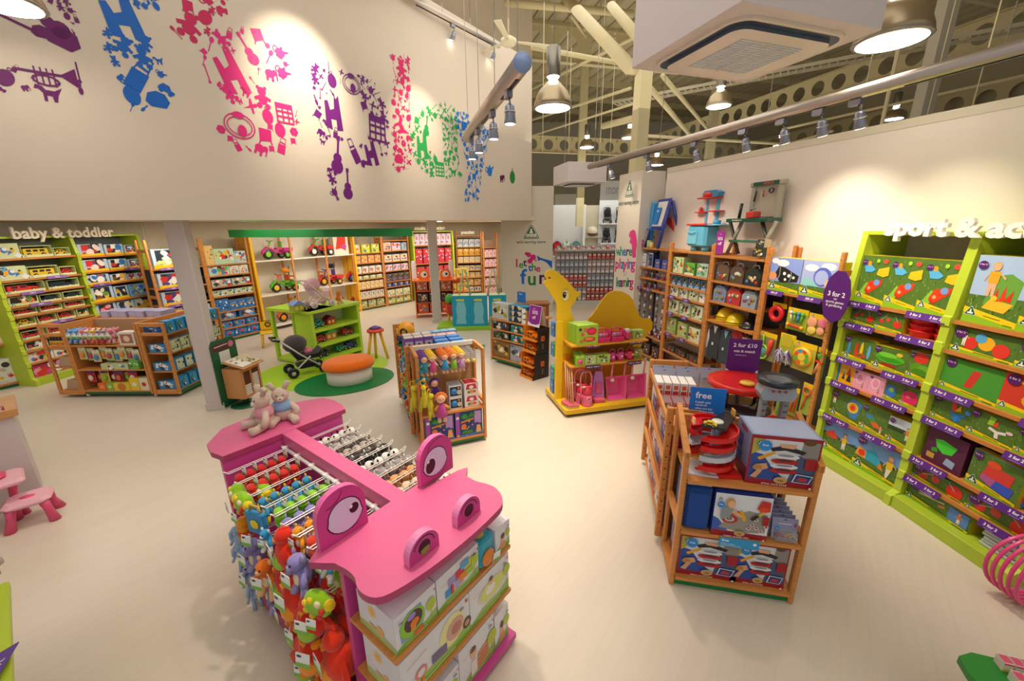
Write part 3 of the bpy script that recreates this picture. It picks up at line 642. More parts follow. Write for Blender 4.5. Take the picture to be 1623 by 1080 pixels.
S['hopb'] = [('e', .4, .48, .32, .34, '#2f78d2'), ('e', .42, .56, .18, .12, '#7cc87a'), ('e', .44, .58, .09, .06, '#f0d030')]
S['hopp'] = [('e', .4, .46, .34, .36, '#e02c66'), ('e', .33, .5, .1, .08, '#f06a94')]
S['target'] = [('p', '#3f86c6', [(.5, .62), (.66, .92), (.98, .82), (.88, .2), (.7, .22)]), ('e', .72, .6, .17, .2, '#f0d22c'), ('e', .72, .6, .12, .14, '#f08a28'), ('e', .72, .6, .07, .09, '#e23c28')]
S['shuffle'] = [('p', '#3f86c6', [(.12, .62), (.4, .66), (.5, .56), (.25, .5)]), ('p', '#4a9a3c', [(.25, .5), (.5, .56), (.6, .46), (.38, .4)]), ('p', '#e8682c', [(.38, .4), (.6, .46), (.82, .3), (.55, .24)])]
S['cricket'] = [('r', 0, .55, 1, 1, '#c8d8e8'), ('r', 0, .5, 1, .66, '#2e4a26')]
S['goal'] = [('r', 0, .48, 1, 1, '#6f9edc'), ('p', '#26502a', [(0, .48), (0, .56), (.4, .6), (.7, .5), (1, .58), (1, .48)])]
S['kitgoal'] = S['goal'] + [('p', '#f0a22c', [(.02, .38), (.08, .66), (.26, .6), (.27, .36)]), ('e', .17, .5, .08, .1, '#e23c28'), ('p', '#2ea6cc', [(.27, .36), (.26, .64), (.42, .76), (.6, .5), (.56, .32)]), ('p', '#f0862c', [(.56, .3), (.6, .48), (.7, .26)])]
S['kite'] = S['goal'] + [('p', '#e0442c', [(.05, .5), (.3, .72), (.5, .5), (.3, .44)])]
S['mat'] = [('r', 0, .12, 1, 1, '#4a9a36'), ('p', '#d03a30', [(.42, .28), (.52, .8), (.66, .8), (.56, .28)])]
S['snakes'] = [('r', 0, 0, 1, 1, '#d4402c'), ('p', '#52b030', [(.3, .6), (.34, .9), (.55, .86), (.5, .56)]), ('p', '#52b030', [(.5, .3), (.52, .56), (.75, .52), (.72, .26)]), ('p', '#52b030', [(.75, .6), (.78, .88), (1, .84), (.98, .55)]), ('l', '#f0b424', .05, [(.1, .86), (.3, .82), (.36, .6), (.3, .4), (.4, .22)]), ('l', '#f0a624', .015, [(.76, .5), (.98, .66)]), ('l', '#f0a624', .015, [(.8, .42), (1, .58)]), ('p', '#c88a3c', [(.45, .1), (.48, .3), (.8, .26), (.78, .06)])]
S['rocketb'] = [('e', .7, .34, .13, .12, '#2a78c8'), ('l', '#2a86d8', .07, [(.5, .52), (.7, .46), (.92, .52)]), ('l', '#2a86d8', .08, [(.7, .46), (.7, .2)]), ('p', '#e23c2c', [(.55, .56), (.5, .95), (.62, .98), (.68, .6)]), ('p', '#f0b428', [(.62, .6), (.75, .9), (.78, .66)]), ('e', .95, .7, .07, .09, '#4a9ce0')]
S['rocketw'] = [('l', '#eee6ea', .07, [(.45, .5), (.62, .42), (.8, .48)]), ('l', '#eee6ea', .08, [(.62, .42), (.64, .2)]), ('p', '#9ac83a', [(.4, .6), (.42, .95), (.55, .9), (.52, .62)]), ('p', '#e84a2c', [(.5, .6), (.6, .86), (.62, .6)]), ('e', .86, .56, .07, .06, '#f0c8d4')]
S['gloves'] = [('e', .5, .45, .28, .3, '#c02c2c'), ('l', '#c02c2c', .07, [(.4, .6), (.36, .9)]), ('l', '#c02c2c', .07, [(.5, .6), (.5, .95)]), ('l', '#c02c2c', .07, [(.6, .6), (.64, .92)]), ('e', .5, .36, .12, .1, '#a82224')]
S['alien'] = [('r', 0, 0, 1, 1, '#5a2446'), ('p', '#45d43a', [(.22, .72), (.4, .78), (.78, .7), (.7, .46), (.48, .4), (.3, .52)]), ('p', '#2ea028', [(.18, .44), (.3, .5), (.36, .38), (.2, .34)]), ('p', '#9ab4d8', [(.55, .14), (.6, .34), (.82, .3), (.8, .1)]), ('r', .1, .14, .3, .3, '#c8a040')]
S['gobox'] = [('p', '#d84038', [(.25, .35), (.35, .78), (.85, .72), (.8, .3)]), ('p', '#3656c8', [(.5, .18), (.55, .42), (.9, .4), (.86, .14)]), ('p', '#b45a9c', [(.25, .3), (.3, .45), (.56, .42), (.5, .2)]), ('e', .45, .78, .14, .1, '#e0542c')]
S['croquet'] = [('p', '#d8e4e4', [(.12, .6), (.14, .68), (.4, .66), (.4, .56)]), ('l', '#e8dcd0', .02, [(.2, .5), (.6, .66)]), ('l', '#c88a4c', .05, [(.52, .42), (.62, .52)]), ('r', .68, .12, .97, .74, '#5a8ad0')]
S['tunnel'] = [('r', 0, .3, 1, 1, '#8aa0e4'), ('e', .4, .85, .2, .1, '#f2f2fa'), ('e', .15, .9, .12, .08, '#f2f2fa'), ('p', '#26221e', [(.18, .5), (.3, .76), (.5, .72), (.95, .52), (.92, .34), (.4, .28)]), ('e', .12, .45, .14, .12, '#e8a070'), ('e', .5, .55, .05, .05, '#fff'), ('e', .65, .5, .05, .05, '#fff'), ('e', .8, .46, .04, .04, '#fff'), ('e', .55, .38, .04, .04, '#fff'), ('l', '#b8d8e8', .015, [(.28, .3), (.36, .5), (.34, .74)]), ('l', '#b8d8e8', .012, [(.68, .32), (.74, .48), (.7, .62)])]
S['tent'] = [('r', 0, .3, 1, 1, '#a8b8ec'), ('e', .7, .86, .2, .1, '#f4f4fc'), ('e', .25, .8, .2, .1, '#dfe8f8'), ('p', '#8fd0d0', [(0, .3), (.1, .55), (.45, .4), (.5, .3)]), ('e', .58, .58, .24, .26, '#5a68cc'), ('e', .56, .56, .18, .2, '#a8b8ec'), ('e', .8, .42, .14, .12, '#f0c0a0')]
# generic: a colourful cluster
def blobs(A, seed, cols, n=6, lo=.05, hi=.14, y0=.2, y1=.85, x0=.1, x1=.9):
 rn = random.Random(seed); k = A.k; n = int(n * 1.9); cols = cols + ['#f4f0e8', '#3a3a40', cols[0]]
 for i in range(n):
  A.k = k + i; x, y = rn.uniform(x0, x1), rn.uniform(y0, y1); r = rn.uniform(lo, hi); c = rn.choice(cols)
  if rn.random() < .5: A.ell(x, y, r, c, r * rn.uniform(.6, 1.1) * A.w / A.h, 8, rn.uniform(0, 3))
  else:
   a = rn.uniform(0, 1.5); q = A.w / A.h; A.poly([(x + r * math.cos(a + j * PI / 2) * 1.2, y + r * q * math.sin(a + j * PI / 2)) for j in range(4)], c)
def a_elc(A, subj, sky='#557a2c', round_=True, child=None, band='#f2cf18', lg=.2, seed=1):
 A.rect(0, 0, 1, 1, sky)
 if subj not in ('skate', 'pinkring', 'alien', 'snakes'): grass(A, .5 if subj in ('goal', 'kitgoal', 'kite', 'cricket', 'bowl', 'tunnel', 'tent') else .98, '#567a30', seed)
 draw(A, S.get(subj, S['balls']))
 if child: fig(A, *child)
 if band:
  A.poly([(0, 0), (1, 0), (1, .10), (0, .24)], band); A.poly([(0, 0), (1, 0), (1, .02), (0, .15)], '#8cbf26')
  A.line([(.4, .13), (.72, .1)], .02, '#6d8a1c'); A.line([(.78, .045), (.95, .035)], .02, '#41701c')
 if lg: logo(A, lg * .75, .17 if band else .12, lg)
 if round_: roundel(A, .13, .86 if A.h > A.w * .6 else .78, .095)
def a_blob(A, bg, cols, seed, band=None, n=6, frame=None, lg=0):
 if frame: A.rect(0, 0, 1, 1, frame); A.rect(.07, .08, .93, .92, bg)
 else: A.rect(0, 0, 1, 1, bg)
 blobs(A, seed, cols, n)
 if band: A.poly([(0, 0), (1, 0), (1, .16), (.5, .2), (0, .16)], band)
 if lg: logo(A, .14, .2, lg)
 A.line([(.3, .09), (.8, .09)], .012, cols[-1]); A.rect(.06, .86, .24, .95, cols[0])
def a_happy(A, seed, cols):     # pale blue frame, dark window, yellow wavy foot
 A.rect(0, 0, 1, 1, '#b8cfe6'); A.rect(.14, .18, .86, .95, '#27323e'); blobs(A, seed, cols, 6, .08, .2, .25, .8, .22, .78)
 A.poly([(0, 0), (1, 0), (1, .18), (.75, .22), (.5, .17), (.25, .22), (0, .18)], '#f2c01e'); A.ell(.5, .16, .16, '#f6dc7a', .05)
def a_window(A, seed, cols, edge='#cfd8a8'):
 A.rect(0, 0, 1, 1, edge); A.poly([(.05, .28), (.95, .28), (.97, .94), (.08, .94)], '#22281e'); blobs(A, seed, cols, 5, .06, .14, .36, .8, .15, .85); logo(A, .12, .14, .14)
def a_ramp(A, z=1):             # spiral ramp box
 A.rect(0, 0, 1, 1, '#a01e2c'); A.rect(.03, .11, .97, .93, '#d9dde4')
 A.poly([(.03, .11), (.6, .11), (.34, .4), (.2, .62), (.03, .66)], '#3050a0'); A.poly([(.6, .11), (.97, .11), (.97, .6), (.7, .66)], '#4a5a80')
 A.poly([(.03, .93), (.03, .6), (.14, .7), (.2, .93)], '#b8b04c'); A.poly([(.12, .55), (.35, .7), (.38, .66), (.16, .5)], '#e8a424')
 A.poly([(.74, .93), (.72, .66), (.84, .58), (.97, .62), (.97, .93)], '#8f8c88'); A.ell(.82, .93, .09, '#6a4a30', .06)
 A.poly([(.28, .76), (.5, .84), (.8, .74), (.76, .68), (.5, .74), (.32, .70)], '#26262c'); A.poly([(.4, .86), (.66, .86), (.62, .78), (.44, .79)], '#e0aa84')
 for i, (c, y) in enumerate((('#dfe2ea', .62), ('#b81e26', .52), ('#dfe2ea', .42), ('#b81e26', .33))):
  A.ell(.52, y, .2, c, .055); A.ell(.52, y + .02, .12, '#5a3038' if i % 2 else '#9094a0', .025)
 A.poly([(.1, .42), (.26, .46), (.3, .36), (.16, .28)], '#d8a078'); A.ell(.14, .36, .07, '#b88450', .06); A.poly([(.05, .16), (.16, .34), (.22, .3), (.14, .14)], '#d8a078')
 A.rect(.8, .4, .97, .62, '#a8202c'); A.poly([(.66, .13), (.7, .3), (.95, .28), (.9, .12)], '#e8eaf0'); A.poly([(.68, .14), (.715, .285), (.935, .268), (.89, .13)], '#28408c'); A.poly([(.72, .17), (.76, .25), (.88, .22), (.86, .16)], '#b83a3a')
 A.ell(.5, .14, .1, '#c8a060', .07); A.text('city', .5, .14, .07, '#3a2414')
 A.text('SPIRAL RACE RAMP', .42, .045, .045, '#f4e8e8', sx=1.1); logo(A, .12, .87, .1)
 A.ell(.2, .82, .095, '#2b8cd8'); A.text('free', .2, .83, .06, '#ffffff'); A.ell(.93, .04, .02, '#e8e0e0')
def a_city(A):
 A.rect(0, 0, 1, 1, '#a01e2c'); A.poly([(0, .14), (1, .12), (1, 1), (0, 1)], '#dfe4ee'); A.poly([(0, .14), (.3, .14), (.1, .4), (0, .45)], '#3a60b8')
 A.poly([(.12, .2), (.3, .5), (.62, .66), (.95, .6), (.95, .18), (.6, .13)], '#98988f')
 A.ell(.3, .42, .15, '#c22c2c', .1); A.ell(.3, .42, .09, '#b8bcc4', .06); A.ell(.29, .44, .045, '#2a2a2a', .035); A.ell(.29, .44, .02, '#e8c020', .015)
 A.poly([(.44, .62), (.5, .66), (.6, .44), (.54, .4)], '#e6b020'); A.poly([(.3, .56), (.44, .64), (.46, .6), (.32, .52)], '#d83020')
 for x, y in ((.66, .36), (.74, .3), (.82, .24), (.7, .5), (.9, .36), (.6, .28)): A.poly([(x, y), (x + .06, y + .03), (x + .1, y - .03), (x + .04, y - .06)], '#d8dce4'); A.poly([(x + .02, y), (x + .05, y + .015), (x + .08, y - .02), (x + .05, y - .04)], '#b8342c')
 A.poly([(.74, .74), (.8, .94), (.96, .92), (.97, .7)], '#c83028'); A.ell(.86, .74, .1, '#e0442c', .06); A.poly([(.78, .62), (.86, .7), (.88, .66), (.8, .56)], '#e8b424'); A.poly([(.64, .5), (.74, .6), (.8, .58), (.7, .46)], '#28282c')
 A.poly([(.13, .42), (.12, .66), (.24, .74), (.34, .66), (.28, .48)], '#8f9aa0'); A.poly([(.3, .6), (.34, .68), (.5, .56), (.47, .5)], '#e0ac84'); A.ell(.27, .82, .08, '#c89858', .11); A.ell(.29, .79, .065, '#e8b890', .085)
 A.ell(.5, .13, .1, '#c8a060', .06); A.text('city', .5, .13, .06, '#3a2414'); A.text('CARRY ALONG CITY', .45, .045, .05, '#f4e8e8'); logo(A, .08, .9, .07)
 A.ell(.1, .77, .07, '#2b8cd8'); A.text('free', .1, .78, .05, '#ffffff'); A.rect(.86, .4, .97, .6, '#a8202c'); A.ell(.93, .05, .018, '#e8e0e0')
def a_baby(A, sub, seed=0):     # pale nursery boxes: green foot, tree, sun, dark blue m mark
 A.rect(0, 0, 1, 1, '#e4e6ee'); A.poly([(0, .1), (.3, .24), (.7, .2), (1, .3), (1, 0), (0, 0)], '#9fc45a'); A.poly([(0, 0), (1, 0), (1, .1), (0, .12)], '#7fb648')
 A.line([(.2, .055), (.75, .05)], .012, '#e4f0c8')
 ar = A.h / A.w
 def tree(x, y, r): A.line([(x, .15), (x, y)], .012, '#9a9478'); A.ell(x, y, r * ar, '#b9d23c', r * 1.2); [A.ell(x + dx * ar, y + dy, .012 * ar, '#e88a3c', .014) for dx, dy in ((-.04, .03), (.05, .0), (0, -.06), (.02, .07), (-.05, -.04))]
 if sub == 'ring':
  A.poly([(.12, .2), (.1, .62), (.3, .86), (.62, .84), (.7, .4), (.6, .16)], '#7fa8d4'); A.ell(.4, .52, .3, '#8fce2c', .34); A.ell(.42, .55, .22, '#4c3038', .26); A.ell(.38, .7, .1, '#9a86d8', .09); A.ell(.44, .48, .11, '#ee7c28', .11); A.ell(.4, .36, .07, '#ee8c30', .07); A.ell(.52, .16, .12, '#e8641e', .08); tree(.85, .55, .14)
 elif sub == 'blocks':
  for i, (c, x, y) in enumerate((('#a49ad8', .24, .5), ('#3e9adc', .17, .24), ('#dc2c28', .42, .52), ('#b4a8e0', .4, .26), ('#f08c28', .5, .34), ('#d8d428', .64, .58), ('#a6cc3c', .66, .34), ('#58a8e0', .54, .66))): A.rect(x, y, x + .2, y + .22, c)
  A.rect(.3, .24, .36, .5, '#d83030'); tree(.88, .62, .14)
 elif sub == 'roller':
  A.ell(.72, .55, .2, '#e9e7a4', .36); A.ell(.76, .52, .14, '#d8a898', .24); A.ell(.78, .5, .08, '#c08070', .13); A.ell(.95, .34, .07, '#5a3c38', .13); A.ell(.95, .34, .04, '#c89478', .07); A.poly([(.4, .25), (.4, .45), (.62, .4), (.62, .2)], '#7a6a94'); A.ell(.25, .36, .08, '#ec8a7c', .13); A.ell(.25, .37, .05, '#e4e6ee', .08); A.poly([(.24, .1), (.26, .26), (.3, .1)], '#ee9038')
 elif sub == 'mat':
  A.ell(.55, .5, .36, '#dcd8d8', .26); A.ell(.55, .52, .32, '#d8e07a', .22); A.ell(.5, .54, .12, '#f0ecec', .12); A.ell(.52, .72, .06, '#e8b898', .1); A.ell(.52, .78, .05, '#6a4630', .05); tree(.93, .6, .12)
 elif sub == 'tray':
  A.poly([(.46, .1), (.5, .48), (.82, .56), (.84, .14)], '#dc9a6c'); A.ell(.38, .62, .09, '#e8b898', .13); A.poly([(.3, .1), (.3, .45), (.46, .45), (.48, .1)], '#eee6e4'); A.ell(.37, .72, .08, '#6a4630', .06)
  for i in range(3): A.line([(.5, .2 + .1 * i), (.8, .23 + .1 * i)], .012, '#8a3a2a')
  tree(.92, .5, .14)
 else:
  A.ell(.5, .42, .14, '#e8b898', .2); A.poly([(.3, .08), (.34, .32), (.66, .32), (.7, .08)], '#e49a70'); A.ell(.5, .56, .13, '#5a3a28', .1); tree(.84, .55, .12)
 A.text('m', .87 if sub != 'ring' else .12, .82, .13, '#22305c', .02); A.ell(.95, .9, .022, '#cc3040', .022 / ar)
 A.line([(.08, .74), (.34, .78)], .01, '#c8a088')
def side_baby(A):
 A.rect(0, 0, 1, 1, '#dfe0ec'); A.poly([(0, 0), (1, 0), (1, .2), (.5, .26), (0, .18)], '#b4c884'); A.ell(.4, .68, .12, '#f4cf90'); A.ell(.4, .68, .075, '#f0bc5c'); A.ell(.6, .3, .1, '#f0b878'); A.line([(.3, .3), (.7, .28)], .03, '#ee9c50')
# ================================================================== product builders (origin: front left bottom, front faces -y)
BODY = {}
def cbox(name, w, h, d, body, art, *a, top=None, side=None, seed=0):
 def f():
  m = MB(); m.box(0, 0, 0, w, d, h, body, 'card')
  if top: T = Art(m, (0, .002, h), (1, 0, 0), (0, 1, 0), w, d - .004); T.rect(.04, .04, .96, .96, top)
  o = m.build(name)
  m = MB(); A = Art(m, (0, 0, 0), (1, 0, 0), (0, 0, 1), w, h); art(A, *a); part(m, 'front_print', o)
  if side: m = MB(); A = Art(m, (0, d, 0), (0, -1, 0), (0, 0, 1), d, h); side(A); part(m, 'side_print', o)
  return o
 return f
def vehicle(m, L_, h, w, kind, c1, c2='#2a2a2e', wc='#222428', hub='#d8d0c0'):
 r = h * .24
 if kind == 'bus': P = [(0, r), (0, h * .9), (L_ * .04, h), (L_ * .96, h), (L_, h * .85), (L_, r)]
 elif kind == 'truck': P = [(0, r), (0, h * .95), (L_ * .6, h * .95), (L_ * .62, h * .7), (L_ * .85, h * .7), (L_ * .95, h * .45), (L_, h * .42), (L_, r)]
 elif kind == 'train': P = [(0, r), (0, h), (L_ * .35, h), (L_ * .37, h * .62), (L_ * .75, h * .62), (L_ * .76, h * .9), (L_ * .86, h * .9), (L_ * .87, h * .6), (L_, h * .55), (L_, r)]
 else: P = [(0, r), (0, h * .55), (L_ * .15, h * .6), (L_ * .3, h), (L_ * .65, h), (L_ * .8, h * .6), (L_, h * .5), (L_, r)]
 m.prism(P[::-1], 0, w, c1, 'plastic', ax='y')
 z0 = h * .62; n = 3 if kind in ('bus', 'train') else 2
 for i in range(n): x = L_ * (.12 + .27 * i) if kind != 'car' else L_ * (.3 + .2 * i); m.box(x, -.0015, z0, x + L_ * (.2 if kind != 'car' else .15), 0, h * .88, c2, 'plastic')
 for x in (L_ * .2, L_ * .78):
  m.lathe([(r, -.012), (r, .012)], 10, wc, 'plastic', (x, 0, r), ax='y'); m.lathe([(r * .5, -.0135), (r * .5, -.013)], 8, hub, 'plastic', (x, 0, r), ax='y')
def vtray(name, w, h, d, frame, kind, c1, c2='#20242a', back='#2a3028'):    # open fronted carton with a toy vehicle inside
 def f():
  m = MB(); t = .006
  m.box(0, 0, 0, w, d, t, frame, 'card'); m.box(0, d - t, t, w, d, h, back, 'card'); m.box(0, 0, t, t, d - t, h, frame, 'card'); m.box(w - t, 0, t, w, d - t, h, frame, 'card')
  m.box(t, 0, t, w - t, t, h * .24, frame, 'card'); m.box(t, 0, h - t * 2, w - t, d - t, h, frame, 'card'); o = m.build(name)
  m = MB(); m.M = Matrix.Translation((w * .1, .03, t)); vehicle(m, w * .8, h * .72, d * .5, kind, c1, c2); part(m, 'toy_vehicle', o)
  m = MB(); A = Art(m, (0, 0, 0), (1, 0, 0), (0, 0, 1), w, h * .24); A.rect(0, .15, 1, .85, '#d9dfae' if frame.startswith('#c') else frame); logo(A, .08, .5, .09); part(m, 'front_print', o); return o
 return f
def card(name, w, h, col, c1, c2, art=None):    # blister card with moulded bubble
 def f():
  m = MB(); m.box(0, 0, 0, w, .003, h, col, 'card'); o = m.build(name)
  m = MB(); A = Art(m, (0, 0, 0), (1, 0, 0), (0, 0, 1), w, h);
  if art: art(A)
  else: A.rect(.08, .74, .92, .94, c2); A.ell(.5, .9, .06, '#3a3a3a')
  part(m, 'front_print', o)
  m = MB(); m.ell((w / 2, -.012, h * .38), (w * .3, .018, h * .24), c1, 'plastic', 8, 5); part(m, 'moulded_toy', o)
  return o
 return f
def jar(name, r, h, col, lidc):
 def f():
  o = MB().lathe([(r * .9, 0), (r, .01), (r, h * .8), (r * .8, h * .86)], 12, col, 'plastic', (r, r, 0)).build(name)
  part(MB().lathe([(r * .95, h * .84), (r * .95, h), (0, h)], 12, lidc, 'plastic', (r, r, 0)), 'lid', o); return o
 return f
ORD = ['first', 'second', 'third', 'fourth', 'fifth', 'sixth', 'seventh', 'eighth', 'ninth', 'tenth', 'eleventh', 'twelfth'] + [a + 'teenth' for a in ('thir', 'four', 'fif', 'six', 'seven', 'eigh', 'nine')] + ['last']
def shelfword(u, i): return 'top' if i == 0 else ('bottom' if i == len(u.z) - 1 else ORD[i])
def fill(uk, si, items, y=.03, x0=.06, x1=None, jit=.004, tilt=0, extra=''):
 """items: (desc, category, key, builder, width, count[, height])"""
 u = UNITS[uk]; x1 = (u.w - .06) if x1 is None else x1; rn = random.Random(len(uk) * 7 + si * 13 + int(x0 * 100))
 tot = sum(it[4] * it[5] for it in items); n = sum(it[5] for it in items); gap = max(.001, (x1 - x0 - tot) / max(1, n)); x = x0 + gap / 2
 sw = shelfword(u, si) if isinstance(si, int) else si; z = u.z[si] if isinstance(si, int) else items[0][6]
 for it in items:
  desc, cat, key, b, w, c = it[:6]
  for k in range(c):
   l = f"{desc}, {sw} shelf of {u.word}" if c == 1 else f"{ORD[k]} {desc} from left, {sw} shelf of {u.word}"
   M = u.M @ Matrix.Translation((x, y + rn.uniform(0, jit), z + .0015)) @ Matrix.Rotation(rn.uniform(-.015, .015) + tilt, 4, 'Z')
   place(key, b, M, lab(l), cat, f"{desc} on {u.word}")
   x += w + gap
def ticket(uk, si, x, txt='3 for 2', w=.36, h=.07, col='#5b2a86', n=2, which=''):
 u = UNITS[uk]; z = u.z[si]
 def f():
  m = MB(); m.M = Matrix.Rotation(R(-18), 4, 'X'); m.box(0, -.003, -h, w, 0, 0, col, 'card'); A = Art(m, (0, -.003, -h), (1, 0, 0), (0, 0, 1), w, h)
  for i in range(n): A.text(txt, (i + .5) / n, .55, .5, '#f4ecf8', .03); A.line([((i + .3) / n, .16), ((i + .7) / n, .16)], .008, '#c8a8dc')
  return m.build('shelf_ticket')
 place(('tk', txt, w, h, col, n), f, u.M @ Matrix.Translation((x, -.016, z + .012)), lab(f"{which} {txt} shelf strip, {shelfword(u, si)} shelf of {u.word}".strip()), 'sign', 'printed strips on shelf edges')
# ================================================================== right wall stock
def E(desc, key, w, h, d, n, subj, body='#c9b81e', name='boxed_game', cat='box', **k):
 kk = dict(k); return (desc, cat, ('E', key), cbox(name, w, h, d, body, lambda A: a_elc(A, subj, **kk), top='#d8c828'), w, n)
def Bx(desc, key, w, h, d, n, body, art, *a, name='boxed_toy', cat='box', top=None): return (desc, cat, ('B', key), cbox(name, w, h, d, body, lambda A: art(A, *a), top=top), w, n)
HY = .03
fill('U5', 0, [E('box of red crazy golf pieces', 'golf', .27, .46, .16, 3, 'golf', lg=.2)], x0=.03, x1=UNITS['U5'].w - .02)
fill('U6', 0, [E('tall bowling set box', 'bowl', .34, .52, .14, 1, 'bowl', sky='#9cbce0', child=(.38, .42, .5, '#d8b070', '#e6a82c', '#e8b090')), E('tall swing ball box', 'swing', .30, .48, .14, 1, 'swing', sky='#6aa83c'), E('tall skittles box', 'bowlb', .3, .5, .14, 1, 'bowl', sky='#9cbce0')], x0=.05)
fill('U5', 1, [E('box of red ball pegs', 'rb', .24, .17, .15, 2, 'redballs', lg=.12)], x0=.03, x1=.52)
fill('U6', 1, [E('wide box with throwing balls', 'tb', .42, .2, .15, 2, 'balls', lg=.14, child=(.2, .3, .6, '#6a4524', '#f0ece8'))], x0=.03)
fill('U5', 2, [E('box of coloured hoops', 'hp', .30, .24, .16, 1, 'hoops'), E('box with green toy plane', 'pl', .30, .22, .16, 1, 'plane', sky='#3c7a24')], x0=.03, x1=.63)
fill('U5', 2, [E('small box with red apple net', 'ap', .2, .25, .14, 1, 'apple', sky='#8fb0c8')], x0=.63, extra='r')
fill('U6', 2, [E('green mat game in clear bag', 'mt', .40, .28, .12, 1, 'mat', sky='#4a9a36', lg=.1), E('red and green snakes and ladders pack', 'sn', .44, .29, .12, 1, 'snakes', sky='#d4402c', lg=.1)], x0=.03)
fill('U5', 3, [E('yellow box with two skaters', 'sk', .17, .2, .1, 1, 'skate', band=None, round_=False, lg=0), E('flat pink ring pack', 'pr', .15, .19, .1, 2, 'pinkring', body='#eda6c4', band=None, lg=0)], x0=.03, x1=.5)
fill('U5', 3, [E('blue hopper box', 'hb', .14, .19, .12, 1, 'hopb', lg=.18, sky='#7aa040'), E('pink hopper box', 'hpk', .19, .19, .12, 1, 'hopp', lg=.18, sky='#7aa040')], x0=.5)
fill('U6', 3, [E('blue stomp rocket box', 'rkb', .27, .21, .13, 1, 'rocketb', lg=.14), E('white stomp rocket box', 'rkw', .3, .21, .13, 1, 'rocketw', lg=.14), E('pack with red catching glove', 'gl', .24, .2, .13, 1, 'gloves', sky='#7a6a70', lg=.14)], x0=.03)
fill('U5', 4, [E('box with round archery target', 'tg', .33, .29, .16, 1, 'target', child=(.12, .5, .5, '#b05a2c', '#d88a4a')), E('box with floor shuffle game', 'sh', .25, .28, .16, 1, 'shuffle', child=(.8, .12, .3, '#7a4a24', '#e2a06a')), E('box with two children playing cricket', 'ck', .24, .26, .16, 1, 'cricket', sky='#4f7a3c', child=(.7, .3, .5, '#8a5a2c', '#e08a4a'))], x0=.03)
fill('U6', 4, [Bx('purple box with green alien mask', 'al', .3, .31, .2, 1, '#4a1c3a', lambda A: (draw(A, S['alien'])))], x0=.03, x1=.4)
fill('U6', 4, [E('tilted box with red and blue gym blocks', 'gb', .34, .30, .07, 1, 'gobox', sky='#4c8ab8')], x0=.38, x1=.76, tilt=-.1)
fill('U5', 5, [E('blue sky box with girl and kite tent', 'kt', .36, .36, .2, 1, 'kite', sky='#6f9edc', child=(.68, .26, .52, '#5a3c24', '#f2c21c')), E('blue sky box with boy kicking ball', 'kg', .42, .35, .2, 1, 'kitgoal', sky='#6f9edc', child=(.8, .16, .66, '#c8a468', '#f2c21c', '#e9e4dc', '#e8b48c', -.1))], x0=.02)
fill('U6', 5, [E('long low box of bats', 'bt', .42, .13, .13, 2, 'redballs', sky='#3a5a3a', lg=.08)], x0=.03)
fill('U6', 6, [E('long croquet set box', 'cq', .5, .19, .16, 1, 'croquet', sky='#3f7a34', child=(.84, .16, .55, '#8a5a34', '#d8784a'), lg=.1)], x0=.02, x1=.55)
# loose things on these shelves
def U(k, x, y, z, rz=0): return UNITS[k].M @ Matrix.Translation((x, y, z)) @ Matrix.Rotation(rz, 4, 'Z')
def bucket():
 m = MB(); z = 0
 for i in range(3): m.lathe([(.085, z), (.1, z + .05), (.105, z + .055), (.1, z + .06)], 14, '#d8242c', 'plastic'); z += .05
 o = m.build('castle_bucket'); m = MB(); m.ring((0, 0, z + .03), .095, .005, '#c81e26', n=16, k=5); part(m, 'rim', o); return o
for i in range(2): place('bucket', bucket, U('U5', .62 + i * .2, .12, UNITS['U5'].z[1] + .002), lab(f"{['left', 'right'][i]} stack of red sand buckets, second shelf of left sports bay"), 'bucket', 'stacks of red buckets')
def ballbag():
 o = MB().box(-.12, 0, .12, .12, .006, .24, '#d8c022', 'card').build('ball_pack')
 for c, x, z in (('#e6d41e', -.03, .13), ('#d8222c', -.05, .08), ('#2a7ad8', -.06, .035), ('#c8202a', .05, .06), ('#2a5ac8', .04, .03)): part(MB().ell((x, -.03, z), .042, c, 'plastic', 12, 8), 'ball', o)
 return o
place('ballbag', ballbag, U('U6', .78, .1, UNITS['U6'].z[4]), lab('clear pack of yellow, red and blue balls, fifth shelf of right sports bay'), 'ball pack')
def binoc(c):
 def f():
  m = MB(); m.box(-.07, 0, 0, .07, .09, .13, c, 'plastic', b=.02); o = m.build('toy_camera'); part(MB().ring((0, -.004, .065), .035, .008, '#c8ccd4', ax='y', n=16), 'lens_ring', o); part(MB().lathe([(.02, -.012), (.0, -.014)], 12, '#e8d0a0', c=(0, 0, .065), ax='y'), 'lens', o); return o
 return f
place('bin1', binoc('#1c2a5c'), U('U6', .90, .05, UNITS['U6'].z[4] + .001), lab('navy blue toy with round lens, fifth shelf of right sports bay'), 'toy')
place('bin2', binoc('#b8222c'), U('U6', .98, .05, UNITS['U6'].z[4] + .001, -.2), lab('red toy with round lens, fifth shelf of right sports bay'), 'toy')
def matpile():
 m = MB(); z = 0; rn = random.Random(3)
 m.box(0, 0, 0, .34, .3, .022, '#c8d0d8', 'card', b=.004); o = m.build('play_mat')
 A = MB(); a = Art(A, (0, 0, .022), (1, 0, 0), (0, 1, 0), .34, .3); a.rect(.03, .03, .97, .97, '#5a9a4c'); a.poly([(.05, .6), (.95, .5), (.95, .95), (.05, .95)], '#9ab4cc'); a.ell(.6, .35, .2, '#2f7a34'); part(A, 'top_print', o); return o
for i in range(6): place('pmat', matpile, U('U6', .62 + .008 * (i % 3), .01, .125 + i * .028, .06 * (i % 2)), lab(f"{['lowest', 'second', 'third', 'fourth', 'fifth', 'topmost'][i]} folded play mat in the pile, bottom of right sports bay"), 'mat', 'pile of folded play mats')
